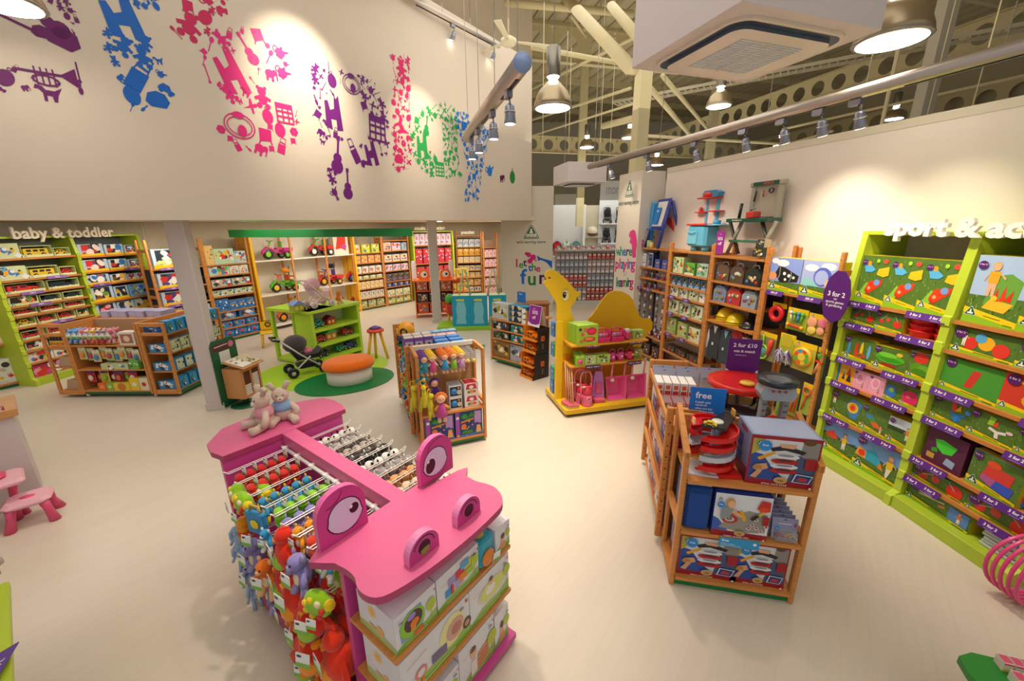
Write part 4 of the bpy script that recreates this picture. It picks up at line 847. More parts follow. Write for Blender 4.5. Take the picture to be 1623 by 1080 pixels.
def bat():
 m = MB(); m.lathe([(.0, 0), (.09, 0), (.09, .012), (0, .012)], 16, '#2a7a4a', 'plastic', sx=1.5); m.box(.12, -.015, 0, .26, .015, .014, '#1e5a38', 'plastic', b=.004); return m.build('toy_bat')
place('bat', bat, U('U6', .3, .1, UNITS['U6'].z[5] + .135), lab('green toy bat lying over the long boxes, right sports bay'), 'bat')
# strips
for uk, lst in (('U5', [(0, .02, 'left'), (0, .55, 'right'), (1, .02, 'left'), (1, .52, 'right'), (2, .02, 'left'), (2, .48, 'right'), (3, .02, 'left'), (3, .45, 'right'), (4, .0, 'left'), (4, .45, 'right')]),
    ('U6', [(2, .03, 'left'), (2, .62, 'right'), (3, .03, 'left'), (3, .6, 'right'), (4, .02, 'left'), (4, .55, 'right'), (5, .02, 'left'), (5, .6, 'right')])):
 for si, x, wh in lst: ticket(uk, si, x, w=.30, h=.062, which=wh)
# purple leaf sign on the post between the garden bay and the sports bay
def leaf():
 m = MB(); pts = [(0, -.25), (.09, -.2), (.13, -.08), (.14, .06), (.11, .2), (.04, .28), (-.04, .28), (-.11, .2), (-.14, .06), (-.13, -.08), (-.09, -.2)]
 m.prism(pts, 0, .008, '#571f74', 'card', ax='y'); o = m.build('hanging_sign'); a = MB(); A = Art(a, (-.14, -.001, -.28), (1, 0, 0), (0, 0, 1), .28, .56); A.text('3 for 2', .5, .58, .12, '#f2ecf6', .02); A.text('on', .5, .5, .06, '#f2ecf6'); A.text('sports games', .5, .44, .065, '#f2ecf6'); A.text('& gardening', .5, .375, .065, '#f2ecf6'); part(a, 'lettering', o); return o
p = AT(1325, 474, 1.0); MS = UNITS['U5'].M @ Matrix.Translation((-.06, -.16, 0)); lx, lz = onplane(1324, 474, MS)
place('leaf', leaf, MS @ Matrix.Translation((lx, 0, lz)), lab('purple oval sign reading 3 for 2 on sports games and gardening'), 'sign')
# raised lettering on top of the lime bays
MT = frame(UNITS['U5'].M.translation, az_of(g5a, g6b)) @ Matrix.Translation((0, -.03, 0))
lx, lz = onplane(1400, 373, MT); lx2, _ = onplane(1512, 373, MT); print('sport letters', lx, lx2, lz)
def word(txt, x, z, size, M, col='#f3ece0', depth=.035, sx=1.0, label=None, off=.035, left=True, group=None, mat='paint'):
 vs, fs = glyphs(txt, off); mn = min(v[0] for v in vs)
 m = MB(); m.text(txt, size, col, (0, 0, 0), depth=depth, off=off, sx=sx, mat=mat);
 o = m.build('wall_lettering'); o.matrix_world = M @ Matrix.Translation((x - (mn * size * sx if left else 0), 0, z)); return tag(o, lab(label), 'lettering', group)
word('sport & activity', lx, 2.50, .2, MT @ Matrix.Translation((0, .0, 0)), depth=.035, label='raised white letters reading sport & activity over the lime bays', off=.045, sx=1.12)
# garden toy bay
u4 = UNITS['U4']
fill('U4', 0, [E('big box with black starry tunnel', 'tn', u4.w * .46, .40, .14, 1, 'tunnel', sky='#8aa0e4', round_=False, lg=.22), E('big box with blue tent', 'tt', u4.w * .46, .40, .14, 1, 'tent', sky='#a8b8ec', round_=False, lg=.22)], x0=.03, x1=u4.w - .02)
ticket('U4', 0, .08, '30% off', w=.24, h=.06, n=1, which='left'); ticket('U4', 0, .52, '30% off', w=.28, h=.06, n=1, which='right')
def hung(k, px, py, y=.05): x, z = onplane(px, py, UNITS[k].M @ Matrix.Translation((0, y, 0))); return UNITS[k].M @ Matrix.Translation((x, y, z))
def hcard(name, w, h, col, fn):
 def f():
  o = MB().box(-w / 2, 0, -h / 2, w / 2, .006, h / 2, col, 'card').build(name); fn(o, w, h); return o
 return f
def hp_bat(o, w, h):
 part(MB().ring((-.03, -.02, -.08), .07, .011, '#b8d832', ax='y', sy=1.3), 'racket_hoop', o); part(MB().lathe([(.062, -.015), (.062, -.012)], 14, '#5aa09a', c=(-.03, 0, -.08), ax='y', sy=1.3), 'racket_net', o)
 part(MB().tube([(-.03, -.02, .0), (-.05, -.02, .15)], .011, '#8fc63a'), 'racket_handle', o); part(MB().tube([(.05, -.02, -.1), (.08, -.02, .1)], [.02, .03], '#e2452c'), 'red_handle', o)
def hp_band(o, w, h): A = MB(); a = Art(A, (-w / 2, 0, h / 2 - .06), (1, 0, 0), (0, 0, 1), w, .06); a.rect(0, 0, 1, 1, '#f0c81c'); logo(a, .2, .5, .15); part(A, 'header_print', o)
def hp_pom(o, w, h):
 rn = random.Random(5)
 for sx in (-.05, .06):
  m = MB()
  for i in range(70):
   a = rn.uniform(0, 2 * PI); r = rn.uniform(.02, .085); zz = -.06 - rn.uniform(0, .13); m.tube([(sx, -.03, .0), (sx + r * math.cos(a) * .6, -.04 + r * math.sin(a) * .5, zz * .6), (sx + r * math.cos(a), -.04 + r * math.sin(a) * .6, zz)], .003, rn.choice(['#b8b8d0', '#7a3aa0', '#e0e0f0', '#5a2a8c']), 3, 'foil')
  o2 = part(m, 'tinsel_pompom', o)
 m = MB(); m.prism([(-.06, .02), (.06, .02), (.07, .13), (.04, .17), (-.04, .17), (-.07, .13)], -.004, 0, '#c8b830', 'card', ax='y'); part(m, 'card_print', o)
def hp_round(o, w, h):
 m = MB(); m.lathe([(.115, -.03), (.115, 0)], 24, '#eebc22', 'plastic', ax='y'); A = Art(m, (-.1, -.0305, -.1), (1, 0, 0), (0, 0, 1), .2, .2)
 for i, c in enumerate(['#58b83c', '#e8562c', '#4a9ad8', '#e8562c', '#58b83c', '#ee6a30', '#e8c02a', '#54b44a']):
  a0, a1 = i * PI / 4, (i + .92) * PI / 4; A.poly([(.5 + r * math.cos(a), .5 + r * math.sin(a)) for r, a in ((.26, a0), (.46, a0), (.46, (a0 + a1) / 2), (.46, a1), (.26, a1))], c); A.k -= 1
 A.k += 1; A.ell(.5, .5, .22, '#e8d04a'); part(m, 'game_disc', o)
def hp_ring(o, w, h): part(MB().ring((0, -.03, 0), .075, .032, '#d8242a', ax='y', n=22, k=8), 'red_ring', o)
def hp_bub(o, w, h):
 for x, c in ((-.07, '#e8e0c8'), (-.02, '#7ab648'), (.03, '#4a8cc8'), (.08, '#58b83c')): part(MB().tube([(x * .8, -.02, -.03), (x, -.02, .06)], .012, c), 'skittle_neck', o); part(MB().ell((x, -.02, .075), .022, c), 'skittle_head', o)
 part(MB().tube([(-.08, -.02, -.07), (.08, -.02, -.08)], .014, '#e2402c'), 'jump_handle', o); part(MB().ell((-.09, -.02, -.07), .022, '#f0c020'), 'ball', o); part(MB().ell((.09, -.02, -.08), .022, '#f0c020'), 'ball', o)
def hp_fly(o, w, h):
 for x, z, r, c in ((-.06, .03, .06, '#f0a882'), (.06, .04, .055, '#e87a94'), (-.05, -.06, .05, '#f2d05a'), (.05, -.05, .045, '#f0a882')): part(MB().ell((x, -.015, z), (r, .012, r), c, 'cloth'), 'wing', o)
def hp_stick(c1, c2):
 def f(o, w, h): part(MB().tube([(-.02, -.015, -.14), (.01, -.015, .12)], .011, c1), 'stick', o); part(MB().tube([(.03, -.015, -.13), (.035, -.015, .1)], .009, c2), 'stick', o)
 return f
def hp_magn(o, w, h): part(MB().ring((.0, -.015, .1), .045, .01, '#e8703c', ax='y'), 'hoop', o); part(MB().tube([(0, -.015, .05), (-.03, -.015, -.14)], .009, '#d84a30'), 'twist_stick', o)
def hp_green(o, w, h): part(MB().tube([(0, -.02, .02), (.0, -.02, .1)], [.012, .03], '#4a9a28'), 'leafy_top', o); part(MB().tube([(-.03, -.02, -.13), (0, -.02, 0)], [.018, .01], '#d89a5c'), 'wooden_handle', o); part(MB().tube([(-.04, -.02, .01), (.04, -.02, .0)], .012, '#e23a24'), 'red_bar', o)
for nm, w, h, col, fn, px, py, y, lb in (
 ('ring_pack', .2, .26, '#23303c', hp_ring, 1234, 497, .1, 'red ring toy on dark backing, upper left of garden toy bay'),
 ('skittle_pack', .26, .26, '#a8b838', hp_bub, 1263, 507, .03, 'green pack of skittles and skipping rope, garden toy bay'),
 ('wings_pack', .24, .26, '#b0a83c', hp_fly, 1296, 517, .03, 'butterfly wings pack, upper right of garden toy bay'),
 ('racket_pack', .26, .36, '#8a8a58', hp_bat, 1215, 549, .05, 'lime racket and red handle pack, garden toy bay'),
 ('pompom_pack', .2, .36, '#b8c040', hp_pom, 1246, 553, .0, 'purple and silver tinsel pompoms, garden toy bay'),
 ('disc_pack', .28, .34, '#c0b048', hp_round, 1273, 566, .0, 'round yellow target disc pack, garden toy bay'),
 ('broom_pack', .1, .34, '#58702c', hp_green, 1300, 575, .03, 'small green leafy broom pack, garden toy bay'),
 ('stick_pack', .13, .36, '#7a9a30', hp_stick('#58b63a', '#e87430'), 1238, 640, .05, 'green and orange stick pack in lowest row, garden toy bay'),
 ('stick_pack', .1, .36, '#8aa034', hp_stick('#e2452c', '#d83a24'), 1258, 637, .04, 'red stick pack in lowest row, garden toy bay'),
 ('stick_pack', .13, .38, '#98b03a', hp_magn, 1278, 633, .03, 'hooped twirling stick pack in lowest row, garden toy bay')):
 o = hcard(nm, w, h, col, fn)(); hp_band(o, w, h); o.matrix_world = hung('U4', px, py, y); tag(o, lab(lb), 'toy pack', 'hanging packs in the garden toy bay')
# dressing up bay U3
def case(c):
 def f():
  m = MB(); m.prism([(0, 0), (.24, 0), (.25, .16), (.20, .23), (.05, .23), (0, .16)], 0, .09, c, 'plastic', ax='y'); o = m.build('carry_case')
  part(MB().tube([(.07, .045, .225), (.09, .045, .27), (.16, .045, .27), (.18, .045, .225)], .009, '#d8d8d8'), 'handle', o)
  rn = random.Random(len(c) + ord(c[1]));
  for i in range(6): part(MB().ell((.05 + .03 * i, -.004, .05 + .1 * rn.random()), (.022, .012, .026), rn.choice(['#d8d8dc', '#8ca03a', '#a06a4a', '#e8c8a0', '#5a8ad8', '#c83a3a']), 'plastic', 8, 5), 'packed_tool', o)
  return o
 return f
for i, (c, k) in enumerate((('#6a5448', 0), ('#5c4a42', 0), ('#2c3430', 0))): place(('case', i), case(c), UNITS['U3'].M @ Matrix.Translation((.07 + i * .27, .05, UNITS['U3'].z[1] + .001)), lab(f"{['left brown', 'middle brown', 'dark green'][i]} clear fronted tool case, second shelf of dressing up bay"), 'case', 'tool cases')
for i, (c, k) in enumerate((('#7a90b8', 0), ('#c03a3c', 0), ('#94a4b4', 0))): place(('case', i + 5), case(c), UNITS['U3'].M @ Matrix.Translation((.07 + i * .27, .05, UNITS['U3'].z[2] + .001)), lab(f"{['blue', 'red', 'grey'][i]} doctor case with handle, third shelf of dressing up bay"), 'case', 'doctor cases')
def helmet(c, n=1):
 def f():
  o = None
  for k in range(n):
   m = MB(); z = k * .035; m.lathe([(.135, z), (.12, z + .01), (.11, z + .05), (.08, z + .1), (.04, z + .12), (0, z + .125)], 16, c, 'plastic', sy=1.15, sx=.95)
   if o is None: o = m.build('toy_helmet');
   else: part(m, 'stacked_shell', o)
  part(MB().ring((0, 0, .012), .125, .008, c, n=20, sy=1.15, sx=.95), 'brim', o); return o
 return f
z3 = UNITS['U3'].z[3]
place('hel1', helmet('#e8c416', 3), U('U3', .22, .2, z3 + .005), lab('left stack of yellow builder helmets, dressing up bay'), 'helmet'); place('hel2', helmet('#e0c814', 2), U('U3', .45, .17, z3 + .005), lab('right pair of yellow builder helmets, dressing up bay'), 'helmet'); place('hel3', helmet('#1c1c22', 1), U('U3', .7, .18, z3 + .005), lab('black toy police helmet, dressing up bay'), 'helmet')
def costume(c1, c2, c3):
 def f():
  m = MB(); m.prism([(-.13, -.3), (.13, -.3), (.11, 0), (.13, .14), (.06, .2), (-.06, .2), (-.13, .14), (-.11, 0)], 0, .05, c1, 'cloth', ax='y'); o = m.build('dress_up_costume')
  for s in (-1, 1): part(MB().prism([(s * .11, .16), (s * .15, .12), (s * .21, -.16), (s * .15, -.18), (s * .11, 0)][::s], .005, .045, c2, 'cloth', ax='y'), 'sleeve', o)
  part(MB().prism([(-.04, .2), (0, .08), (.04, .2)], -.006, 0, c2, 'cloth', ax='y'), 'collar', o); part(MB().box(-.04, -.006, -.1, -.01, 0, -.06, c3, 'cloth'), 'badge', o); part(MB().ring((0, .025, .24), .03, .004, '#8a8a8a', ax='y', n=12), 'hanger_hook', o); return o
 return f
for i, (x, z, c) in enumerate(((.2, .88, ('#22242c', '#d8d8dc', '#e8e8ec')), (.42, .86, ('#2a3440', '#7ab0c0', '#e8e8ec')), (.62, .9, ('#a8242c', '#a8242c', '#e8c020')), (.76, .85, ('#caa0a4', '#d8b8b8', '#ffffff')))):
 o = costume(*c)(); o.matrix_world = U('U3', x, .06, z); tag(o, lab(['black waistcoat costume with white sleeves', 'dark costume with pale blue sleeves', 'red fire chief costume', 'pale pink costume'][i] + ' hanging in dressing up bay'), 'costume', 'costumes hanging in the dressing up bay')
# playset bay U2
cg = ['#5fa03a', '#e8d8a0', '#c83a2c', '#3a5a3a', '#f0b428', '#e8e8e0', '#6ab0d8']
bl = ['#2a4a9c', '#d8dce4', '#8ab0d8', '#c83a3a', '#e8c030', '#28303c']
wb = ['#3a3a3a', '#a83a2a', '#6aa03c', '#d88a3c', '#6a4a8c']
fill('U2', 1, [Bx('pale green farm playset box', 'fm1', .26, .26, .15, 1, '#b8c890', a_blob, '#cfdcae', cg, 3, None, 9), Bx('bright green bottle set box', 'fm2', .22, .19, .15, 1, '#5fb03c', a_blob, '#6cb848', cg, 5, '#e8e8d8', 8), Bx('blue and green village box', 'fm3', .24, .2, .15, 1, '#a8c0c0', a_blob, '#a9cabc', cg, 8, None, 9)])
fill('U2', 2, [Bx('small blue figure window box', 'bf1', .1, .15, .1, 6, '#5a8ac0', a_window, 4, bl, '#8ab4dc')])
fill('U2', 3, [Bx('white and green animal box', 'an1', .2, .17, .14, 2, '#dce0c8', a_blob, '#dde2cc', wb, 11, None, 6, None, .16), Bx('striped cow and pony box', 'an2', .2, .19, .14, 1, '#dce0c8', a_blob, '#c8d8a8', ['#222', '#fff', '#7a3a2a', '#222'], 12, None, 7), Bx('white zebra box', 'an3', .12, .18, .14, 1, '#e8e8e4', a_blob, '#eceae4', ['#222', '#888', '#333'], 2, None, 5)])
fill('U2', 4, [Bx('medium animal set box', 'an4', .25, .23, .16, 3, '#d4dcbc', a_blob, '#d2debc', wb + ['#4f8a2a', '#4f8a2a'], 15, None, 9, None, .14)])
fill('U2', 5, [Bx('tall animal set box', 'an5', .23, .27, .16, 1, '#8ab060', a_blob, '#9ab86c', ['#b06a44', '#8a4a2a', '#e8d8c0'], 17, None, 7, None, .14), Bx('dinosaur set box', 'an6', .23, .25, .16, 1, '#b8c88c', a_blob, '#b4cc88', ['#d8502c', '#e8b030', '#7a3a2a'], 18, None, 7, None, .14), Bx('white and green safari box', 'an7', .26, .23, .16, 1, '#d4dcbc', a_blob, '#dbe2c8', ['#d87a2c', '#3a7a3a', '#333', '#e8b830'], 19, None, 8, None, .14)])
fill('U2', 6, [Bx('dark animal bin tray', 'an8', .26, .1, .16, 3, '#4a3a2c', a_blob, '#5a4a34', wb, 20, None, 9)])
for si in (2, 3, 4, 5):
 if si > 2: ticket('U2', si, .12, '3 for 2', w=.17, h=.055, n=1, which='left'); ticket('U2', si, .5, '3 for 2', w=.17, h=.055, n=1, which='right')
# figure bay U1
fill('U1', 1, [Bx('blue and grey figure box', 'kf1', .13, .24, .12, 1, '#c8ccd8', a_blob, '#d8dce8', bl, 31), Bx('dark blue knight box', 'kf2', .15, .26, .12, 1, '#20305c', a_blob, '#28386c', bl, 32, None, 7, '#c8d0e0'), Bx('purple and blue tower box', 'kf3', .14, .16, .12, 2, '#3a4a9c', a_blob, '#5a68b8', bl, 33)])
def figurine(c1, c2):
 def f():
  o = MB().lathe([(.016, 0), (.018, .004), (.012, .03), (.016, .06), (.009, .075)], 8, c1).build('toy_figure'); part(MB().ell((0, 0, .088), .014, c2), 'head', o); part(MB().tube([(-.02, 0, .04), (0, 0, .066), (.022, -.008, .05)], .005, c1, 5), 'arms', o); return o
 return f
fc = [('#2a4a9c', '#c8ccd4'), ('#7a8090', '#d8dce0'), ('#a83a3a', '#e8b890'), ('#3a3a44', '#b8bcc4'), ('#3a7ac8', '#e8b890'), ('#8a3a9c', '#c8b8a0')]
for r, (z, nn) in enumerate(((UNITS['U1'].z[2], 10), (UNITS['U1'].z[3], 11))):
 for i in range(nn):
  w = UNITS['U1'].w; k = (i + r) % 6; x = .08 + i * (w - .16) / (nn - 1); M = U('U1', x, .05 + .03 * (i % 2), z + .001)
  place(('fgn', k), figurine(*fc[k]), M, lab(f"{['blue', 'grey', 'red', 'black', 'sky blue', 'purple'][k]} knight figure, {ORD[i]} from left, {['third', 'fourth'][r]} shelf of figure bay"), 'toy figure', 'toy knights standing in the figure bay')
fpal = ['#e8dce0', '#c8a0b0', '#d8c8c0', '#b8c0d8', '#caa888', '#a8b4b0']
for r in range(4):
 for i in range(5):
  k = (r * 2 + i) % 6; w = UNITS['U1'].w
  place(('fcard', k), card('carded_figure', .09, .17, '#6c6470', fpal[k], '#3a3448'), U('U1', .07 + i * (w - .2) / 4, .04, 1.17 - r * .2), lab(f"carded figure, {ORD[i]} across, {ORD[r]} hanging row of figure bay"), 'toy pack', 'carded figures hanging in the figure bay')
ticket('U1', 3, .1, '3 for 2', w=.15, h=.05, n=1, which='left'); ticket('U1', 3, .4, '3 for 2', w=.15, h=.05, n=1, which='right')
fill('U1', 4, [Bx('low dark box of ponies', 'lw1', .2, .12, .14, 3, '#5a3a4c', a_blob, '#6c4458', ['#c86a9c', '#d8b8c8', '#8a5ac8', '#e8c040'], 40)])
fill('U1', 5, [Bx('dark floor box of dinosaurs', 'lw2', .2, .22, .16, 3, '#3a2c30', a_blob, '#4a3438', ['#a85a2c', '#c88a3c', '#6a7a3c', '#333'], 41)])
# ================================================================== things on top of the right wall bays
def TOPU(k, x, y, rz=0): return U(k, x, y, 2.133, rz)
# easel
def easel():
 o = bpy.data.objects.new('toy_easel', None); COL.objects.link(o); B = '#2e3f9a'
 for s in (-.2, .2):
  part(MB().tube([(s, -.14, 0), (s * .82, -.0, .62)], [.024, .02], B, 8), 'front_leg', o); part(MB().tube([(s, .2, 0), (s * .82, .02, .62)], [.024, .02], B, 8), 'rear_leg', o)
 m = MB(); m.M = Matrix.Translation((0, -.085, .26)) @ Matrix.Rotation(R(-12.8), 4, 'X'); m.box(-.19, -.015, 0, .19, .01, .4, B, 'plastic', b=.01); part(m, 'board_frame', o)
 m2 = MB(); m2.M = m.M; m2.box(-.14, -.02, .03, .14, -.014, .36, '#e4e2e2', 'plastic'); part(m2, 'white_board', o)
 m = MB(); m.M = Matrix.Translation((0, .06, .3)) @ Matrix.Rotation(R(18), 4, 'X'); m.box(-.16, 0, -.28, .16, .02, .1, '#d8442c', 'plastic'); part(m, 'red_panel', o)
 m = MB(); m.box(-.17, -.16, .24, .17, -.06, .26, B, 'plastic', b=.005); part(m, 'tray', o)
 m = MB(); m.prism([(-.3, .05), (-.2, .0), (-.17, .12), (-.12, .6), (-.2, .62), (-.24, .4)], -.1, -.05, '#3a9ad8', 'cloth', ax='y'); part(m, 'blue_apron', o)
 return o
ES = TOPU('U1', .40, .22, -.14) @ Matrix.Scale(1.32, 4)
place('easel', easel, ES, lab('blue toy easel with red panel standing on the figure bay'), 'easel')
def sgn(name, w, h, col, lines, foot=None, th=.006, size=.2):
 def f():
  o = MB().box(-w / 2, 0, 0, w / 2, th, h, col, 'card').build(name); a = MB(); A = Art(a, (-w / 2, 0, 0), (1, 0, 0), (0, 0, 1), w, h)
  for t, u_, v_, s_ in lines: A.text(t, u_, v_, s_, '#f4f2fa', .02)
  if foot: A.poly([(0, 0), (1, 0), (1, .16), (.8, .06), (.2, .06), (0, .16)], foot); A.ell(.88, .1, .05, '#5b2a86')
  part(a, 'lettering', o); return o
 return f
M = ES @ Matrix.Translation((.0, -.09, .32)) @ Matrix.Rotation(R(-12.8), 4, 'X')
place('free0', sgn('printed_sign', .15, .22, '#2276c8', [('free', .5, .8, .2)]), M @ Matrix.Translation((-.04, -.02, 0)), lab('blue sign reading free clipped to the toy easel'), 'sign')
# paint pots and pink box beside the easel
place('potA', jar('paint_pot', .035, .13, '#a8c88c', '#e8d884'), TOPU('U1', .18, .04), lab('pale green paint pot beside the easel leg'), 'pot'); place('potB', jar('paint_pot', .035, .12, '#ead684', '#58a888'), TOPU('U1', .26, .05), lab('yellow paint pot beside the easel leg'), 'pot')
place('jar1', jar('bead_jar', .07, .2, '#d8a8a8', '#c8283c'), TOPU('U1', .02, .12), lab('pink jar with red lid at the far end of the bays'), 'jar')
# kitchen
def kitchen():
 o = bpy.data.objects.new('toy_kitchen', None); COL.objects.link(o); B, Rd = '#5fb4d8', '#d8342c'
 for x in (-.17, .08): part(MB().lathe([(.06, 0), (.055, .1)], 12, B, c=(x + .03, .08, 0)), 'foot', o)
 part(MB().box(-.24, -.02, .09, .2, .25, .48, B, 'plastic', b=.04), 'cabinet', o); part(MB().box(-.21, -.035, .13, .02, -.02, .38, '#74c4e4', 'plastic', b=.008), 'oven_door', o); part(MB().tube([(-.18, -.05, .35), (-.09, -.06, .33), (0, -.05, .35)], .008, '#4a9cc4'), 'oven_handle', o)
 part(MB().box(-.26, -.05, .48, .2, .27, .515, Rd, 'plastic', b=.02), 'hob_top', o); part(MB().lathe([(.10, .515), (.09, .52)], 16, '#e2564a', c=(-.12, .1, 0)), 'hob_ring', o)
 part(MB().lathe([(.15, 0), (.15, .02), (.05, .025)], 16, '#74c0e0', c=(.3, .1, .48)), 'side_tray', o); part(MB().lathe([(.05, .5), (.06, .54), (.05, .58)], 12, '#3f9ccc', c=(.28, .1, 0)), 'kettle', o)
 for x in (-.09, .13): part(MB().box(x - .03, .18, .5, x + .03, .23, .98, B, 'plastic', b=.015), 'upright', o)
 for x, z, r in ((-.17, .72, .11), (.16, .73, .12)): part(MB().lathe([(r, z), (r, z + .02), (.03, z + .025)], 16, Rd, c=(x, .16, 0)), 'round_shelf', o)
 part(MB().lathe([(.2, .97), (.2, .99), (.05, .995)], 18, Rd, c=(.02, .15, 0)), 'top_shelf', o); part(MB().prism([(-.14, 1.0), (.2, 1.0), (.22, 1.08), (.14, 1.12), (-.1, 1.12), (-.15, 1.06)], .12, .24, '#4a90c0', 'plastic', ax='y'), 'hood', o); part(MB().ell((-.02, .12, 1.04), (.09, .05, .06), Rd), 'hood_lamp', o)
 for i in range(4): part(MB().tube([(-.04 + i * .035, .17, .95), (-.04 + i * .035, .17, .82)], .004, '#d8d4d4', 5), 'hanging_utensil', o)
 part(MB().ell((-.17, .14, .78), (.03, .03, .05), '#d84438'), 'shaker', o); return o
place('kitchen', kitchen, TOPU('U2', .45, .16) @ Matrix.Diagonal((1, 1, .82, 1)), lab('pale blue and red toy kitchen standing on the playset bay'), 'toy kitchen')
def bench():
 o = bpy.data.objects.new('toy_workbench', None); COL.objects.link(o); Gd, Gy, Dk = '#155040', '#a8a494', '#4a4a40'
 part(MB().box(-.36, -.1, .52, .34, .16, .58, Gd, 'plastic', b=.012), 'bench_top', o)
 for s in (-.3, .26): part(MB().tube([(s - .06, 0, 0), (s + .1, .04, .53)], .026, Gy, 6), 'cross_leg', o); part(MB().tube([(s + .1, .05, 0), (s - .08, 0, .53)], .024, Dk, 6), 'cross_leg', o)
 part(MB().box(-.3, -.06, .2, .3, .08, .235, '#3f7a60', 'plastic', b=.006), 'lower_shelf', o)
 for x in (-.17, .25): part(MB().box(x - .035, .12, .55, x + .035, .18, 1.13, Gy, 'plastic', b=.01), 'rack_post', o)
 part(MB().box(-.24, .11, 1.06, .32, .19, 1.14, Gy, 'plastic', b=.02), 'rack_head', o); part(MB().box(-.16, .10, 1.07, .24, .112, 1.13, Gd, 'plastic'), 'name_panel', o)
 A = MB(); a = Art(A, (-.16, .10, 1.07), (1, 0, 0), (0, 0, 1), .4, .06); a.text('BOSCH', .62, .5, .8, '#d83a30', .02); part(A, 'lettering', o)
 A = MB(); a = Art(A, (-.36, -.1, .52), (1, 0, 0), (0, 0, 1), .7, .06); a.text('Workbench', .3, .5, .6, '#e8ece8', .01); part(A, 'lettering', o)
 part(MB().box(-.17, .14, .6, .25, .15, 1.06, '#b4a898', 'plastic'), 'tool_panel', o)
 part(MB().box(.0, -.12, .58, .12, .04, .68, '#c8342c', 'plastic', b=.02), 'vice', o); part(MB().tube([(.02, -.05, .68), (.04, -.06, .72), (.1, -.06, .72)], .012, '#888'), 'vice_handle', o)
 part(MB().ring((.14, .11, .99), .035, .01, '#2a2a30', ax='y', n=12), 'hanging_saw', o); part(MB().tube([(-.1, .11, 1.0), (-.12, .11, .84)], .012, '#2a2a30', 6), 'hanging_pliers', o); part(MB().tube([(-.28, .05, .58), (-.25, .04, .82)], .02, '#2a302c', 6), 'toy_drill', o); part(MB().tube([(.02, .11, 1.0), (.02, .11, .9)], .008, '#b83a30', 6), 'hanging_screwdriver', o)
 return o
place('bench', bench, TOPU('U3', .42, .2) @ Matrix.Diagonal((1, 1, .84, 1)), lab('green and grey toy workbench standing on the dressing up bay'), 'toy workbench')
place('s50a', sgn('printed_sign', .15, .32, '#a02c9c', [('up to', .5, .86, .06), ('50%', .5, .66, .19), ('off', .5, .45, .19)]), TOPU('U3', .1, .02), lab('purple 50% off sign between the toy kitchen and toy workbench'), 'sign')
place('s50b', sgn('printed_sign', .09, .14, '#a02c9c', [('50%', .5, .6, .2)]), TOPU('U1', .1, .0), lab('small purple ticket beside the paint pots'), 'sign')
place('tbx', cbox('toy_toolbox', .16, .12, .12, '#2c3c34', lambda A: a_blob(A, '#2c3c34', ['#c8a040', '#888', '#b83a2c'], 5, None, 6)), TOPU('U3', .68, .05), lab('dark green toolbox box at the right end of the dressing up bay top'), 'box')
place('tbx2', cbox('toy_toolbox', .13, .1, .1, '#c8bca0', lambda A: a_blob(A, '#3a4034', ['#d8d4c8', '#888'], 6, None, 6)), TOPU('U3', .7, .06) @ Matrix.Translation((0, 0, .122)), lab('small box resting on the dark green toolbox box'), 'box')
# ================================================================== pink display : boxes on the front shelves
def F(x, y, z, rz=0): return MF @ Matrix.Translation((x, y, z)) @ Matrix.Rotation(rz, 4, 'Z')
def BB(w, h, d, sub): return cbox('nursery_toy_box', w, h, d, '#dfe0ea', a_baby, sub, side=side_baby, top='#e8e9f2')
for x, z, w, h, d, sub, l in ((.02, .752, .235, .2, .27, 'ring', 'pale box with green ring toy window, top shelf of pink display'), (.262, .752, .295, .2, .2, 'blocks', 'pale box with coloured building blocks, top shelf of pink display'),
  (.70, .752, .13, .17, .12, 'small', 'small pale baby box at right end, top shelf of pink display'), (.02, .432, .45, .265, .27, 'roller', 'long pale box with baby roller, middle shelf of pink display'), (.475, .432, .34, .265, .2, 'mat', 'pale box with baby play mat, middle shelf of pink display'),
  (.12, .072, .25, .24, .25, 'small', 'front left pale baby box, bottom shelf of pink display'), (.375, .072, .29, .30, .2, 'tray', 'pale box with baby and wooden tray, bottom shelf of pink display')):
 place(('bb', x, z), BB(w, h, d, sub), F(x, .0 if z > .3 else .0, z), lab(l), 'box', 'pale nursery toy boxes on the pink display')
for i in range(3): place('bbs', BB(.13, .25, .045, 'small'), F(.675, .0 + i * .06, .072), lab(f"{['nearest', 'middle', 'rear'][i]} slim pale baby box at right, bottom shelf of pink display"), 'box', 'pale nursery toy boxes on the pink display')
place('bbx', BB(.13, .17, .1, 'small'), F(.70, .14, .752), lab('small pale box behind another, right end of pink display top shelf'), 'box', 'pale nursery toy boxes on the pink display')
def tealcube():
 o = MB().box(0, 0, 0, .13, .16, .17, '#3fb4d0', 'cloth', b=.02).build('activity_cube'); part(MB().ell((.06, -.012, .06), (.05, .015, .05), '#ee9040', 'cloth', 10, 6), 'flower_patch', o); part(MB().ell((.06, .08, .17), (.045, .05, .02), '#d8c83c', 'cloth', 10, 6), 'yellow_top', o)
 m = MB(); m.M = Matrix.Translation((.07, -.035, .03)) @ Matrix.Rotation(.3, 4, 'Y'); m.box(0, 0, 0, .06, .003, .05, '#eef0f0', 'card'); m.box(0, -.001, 0, .06, 0, .015, '#6fb03c', 'card'); part(m, 'swing_tag', o); return o
place('tcube', tealcube, F(.565, .0, .752), lab('soft teal activity cube with orange flower, top shelf of pink display'), 'soft toy')
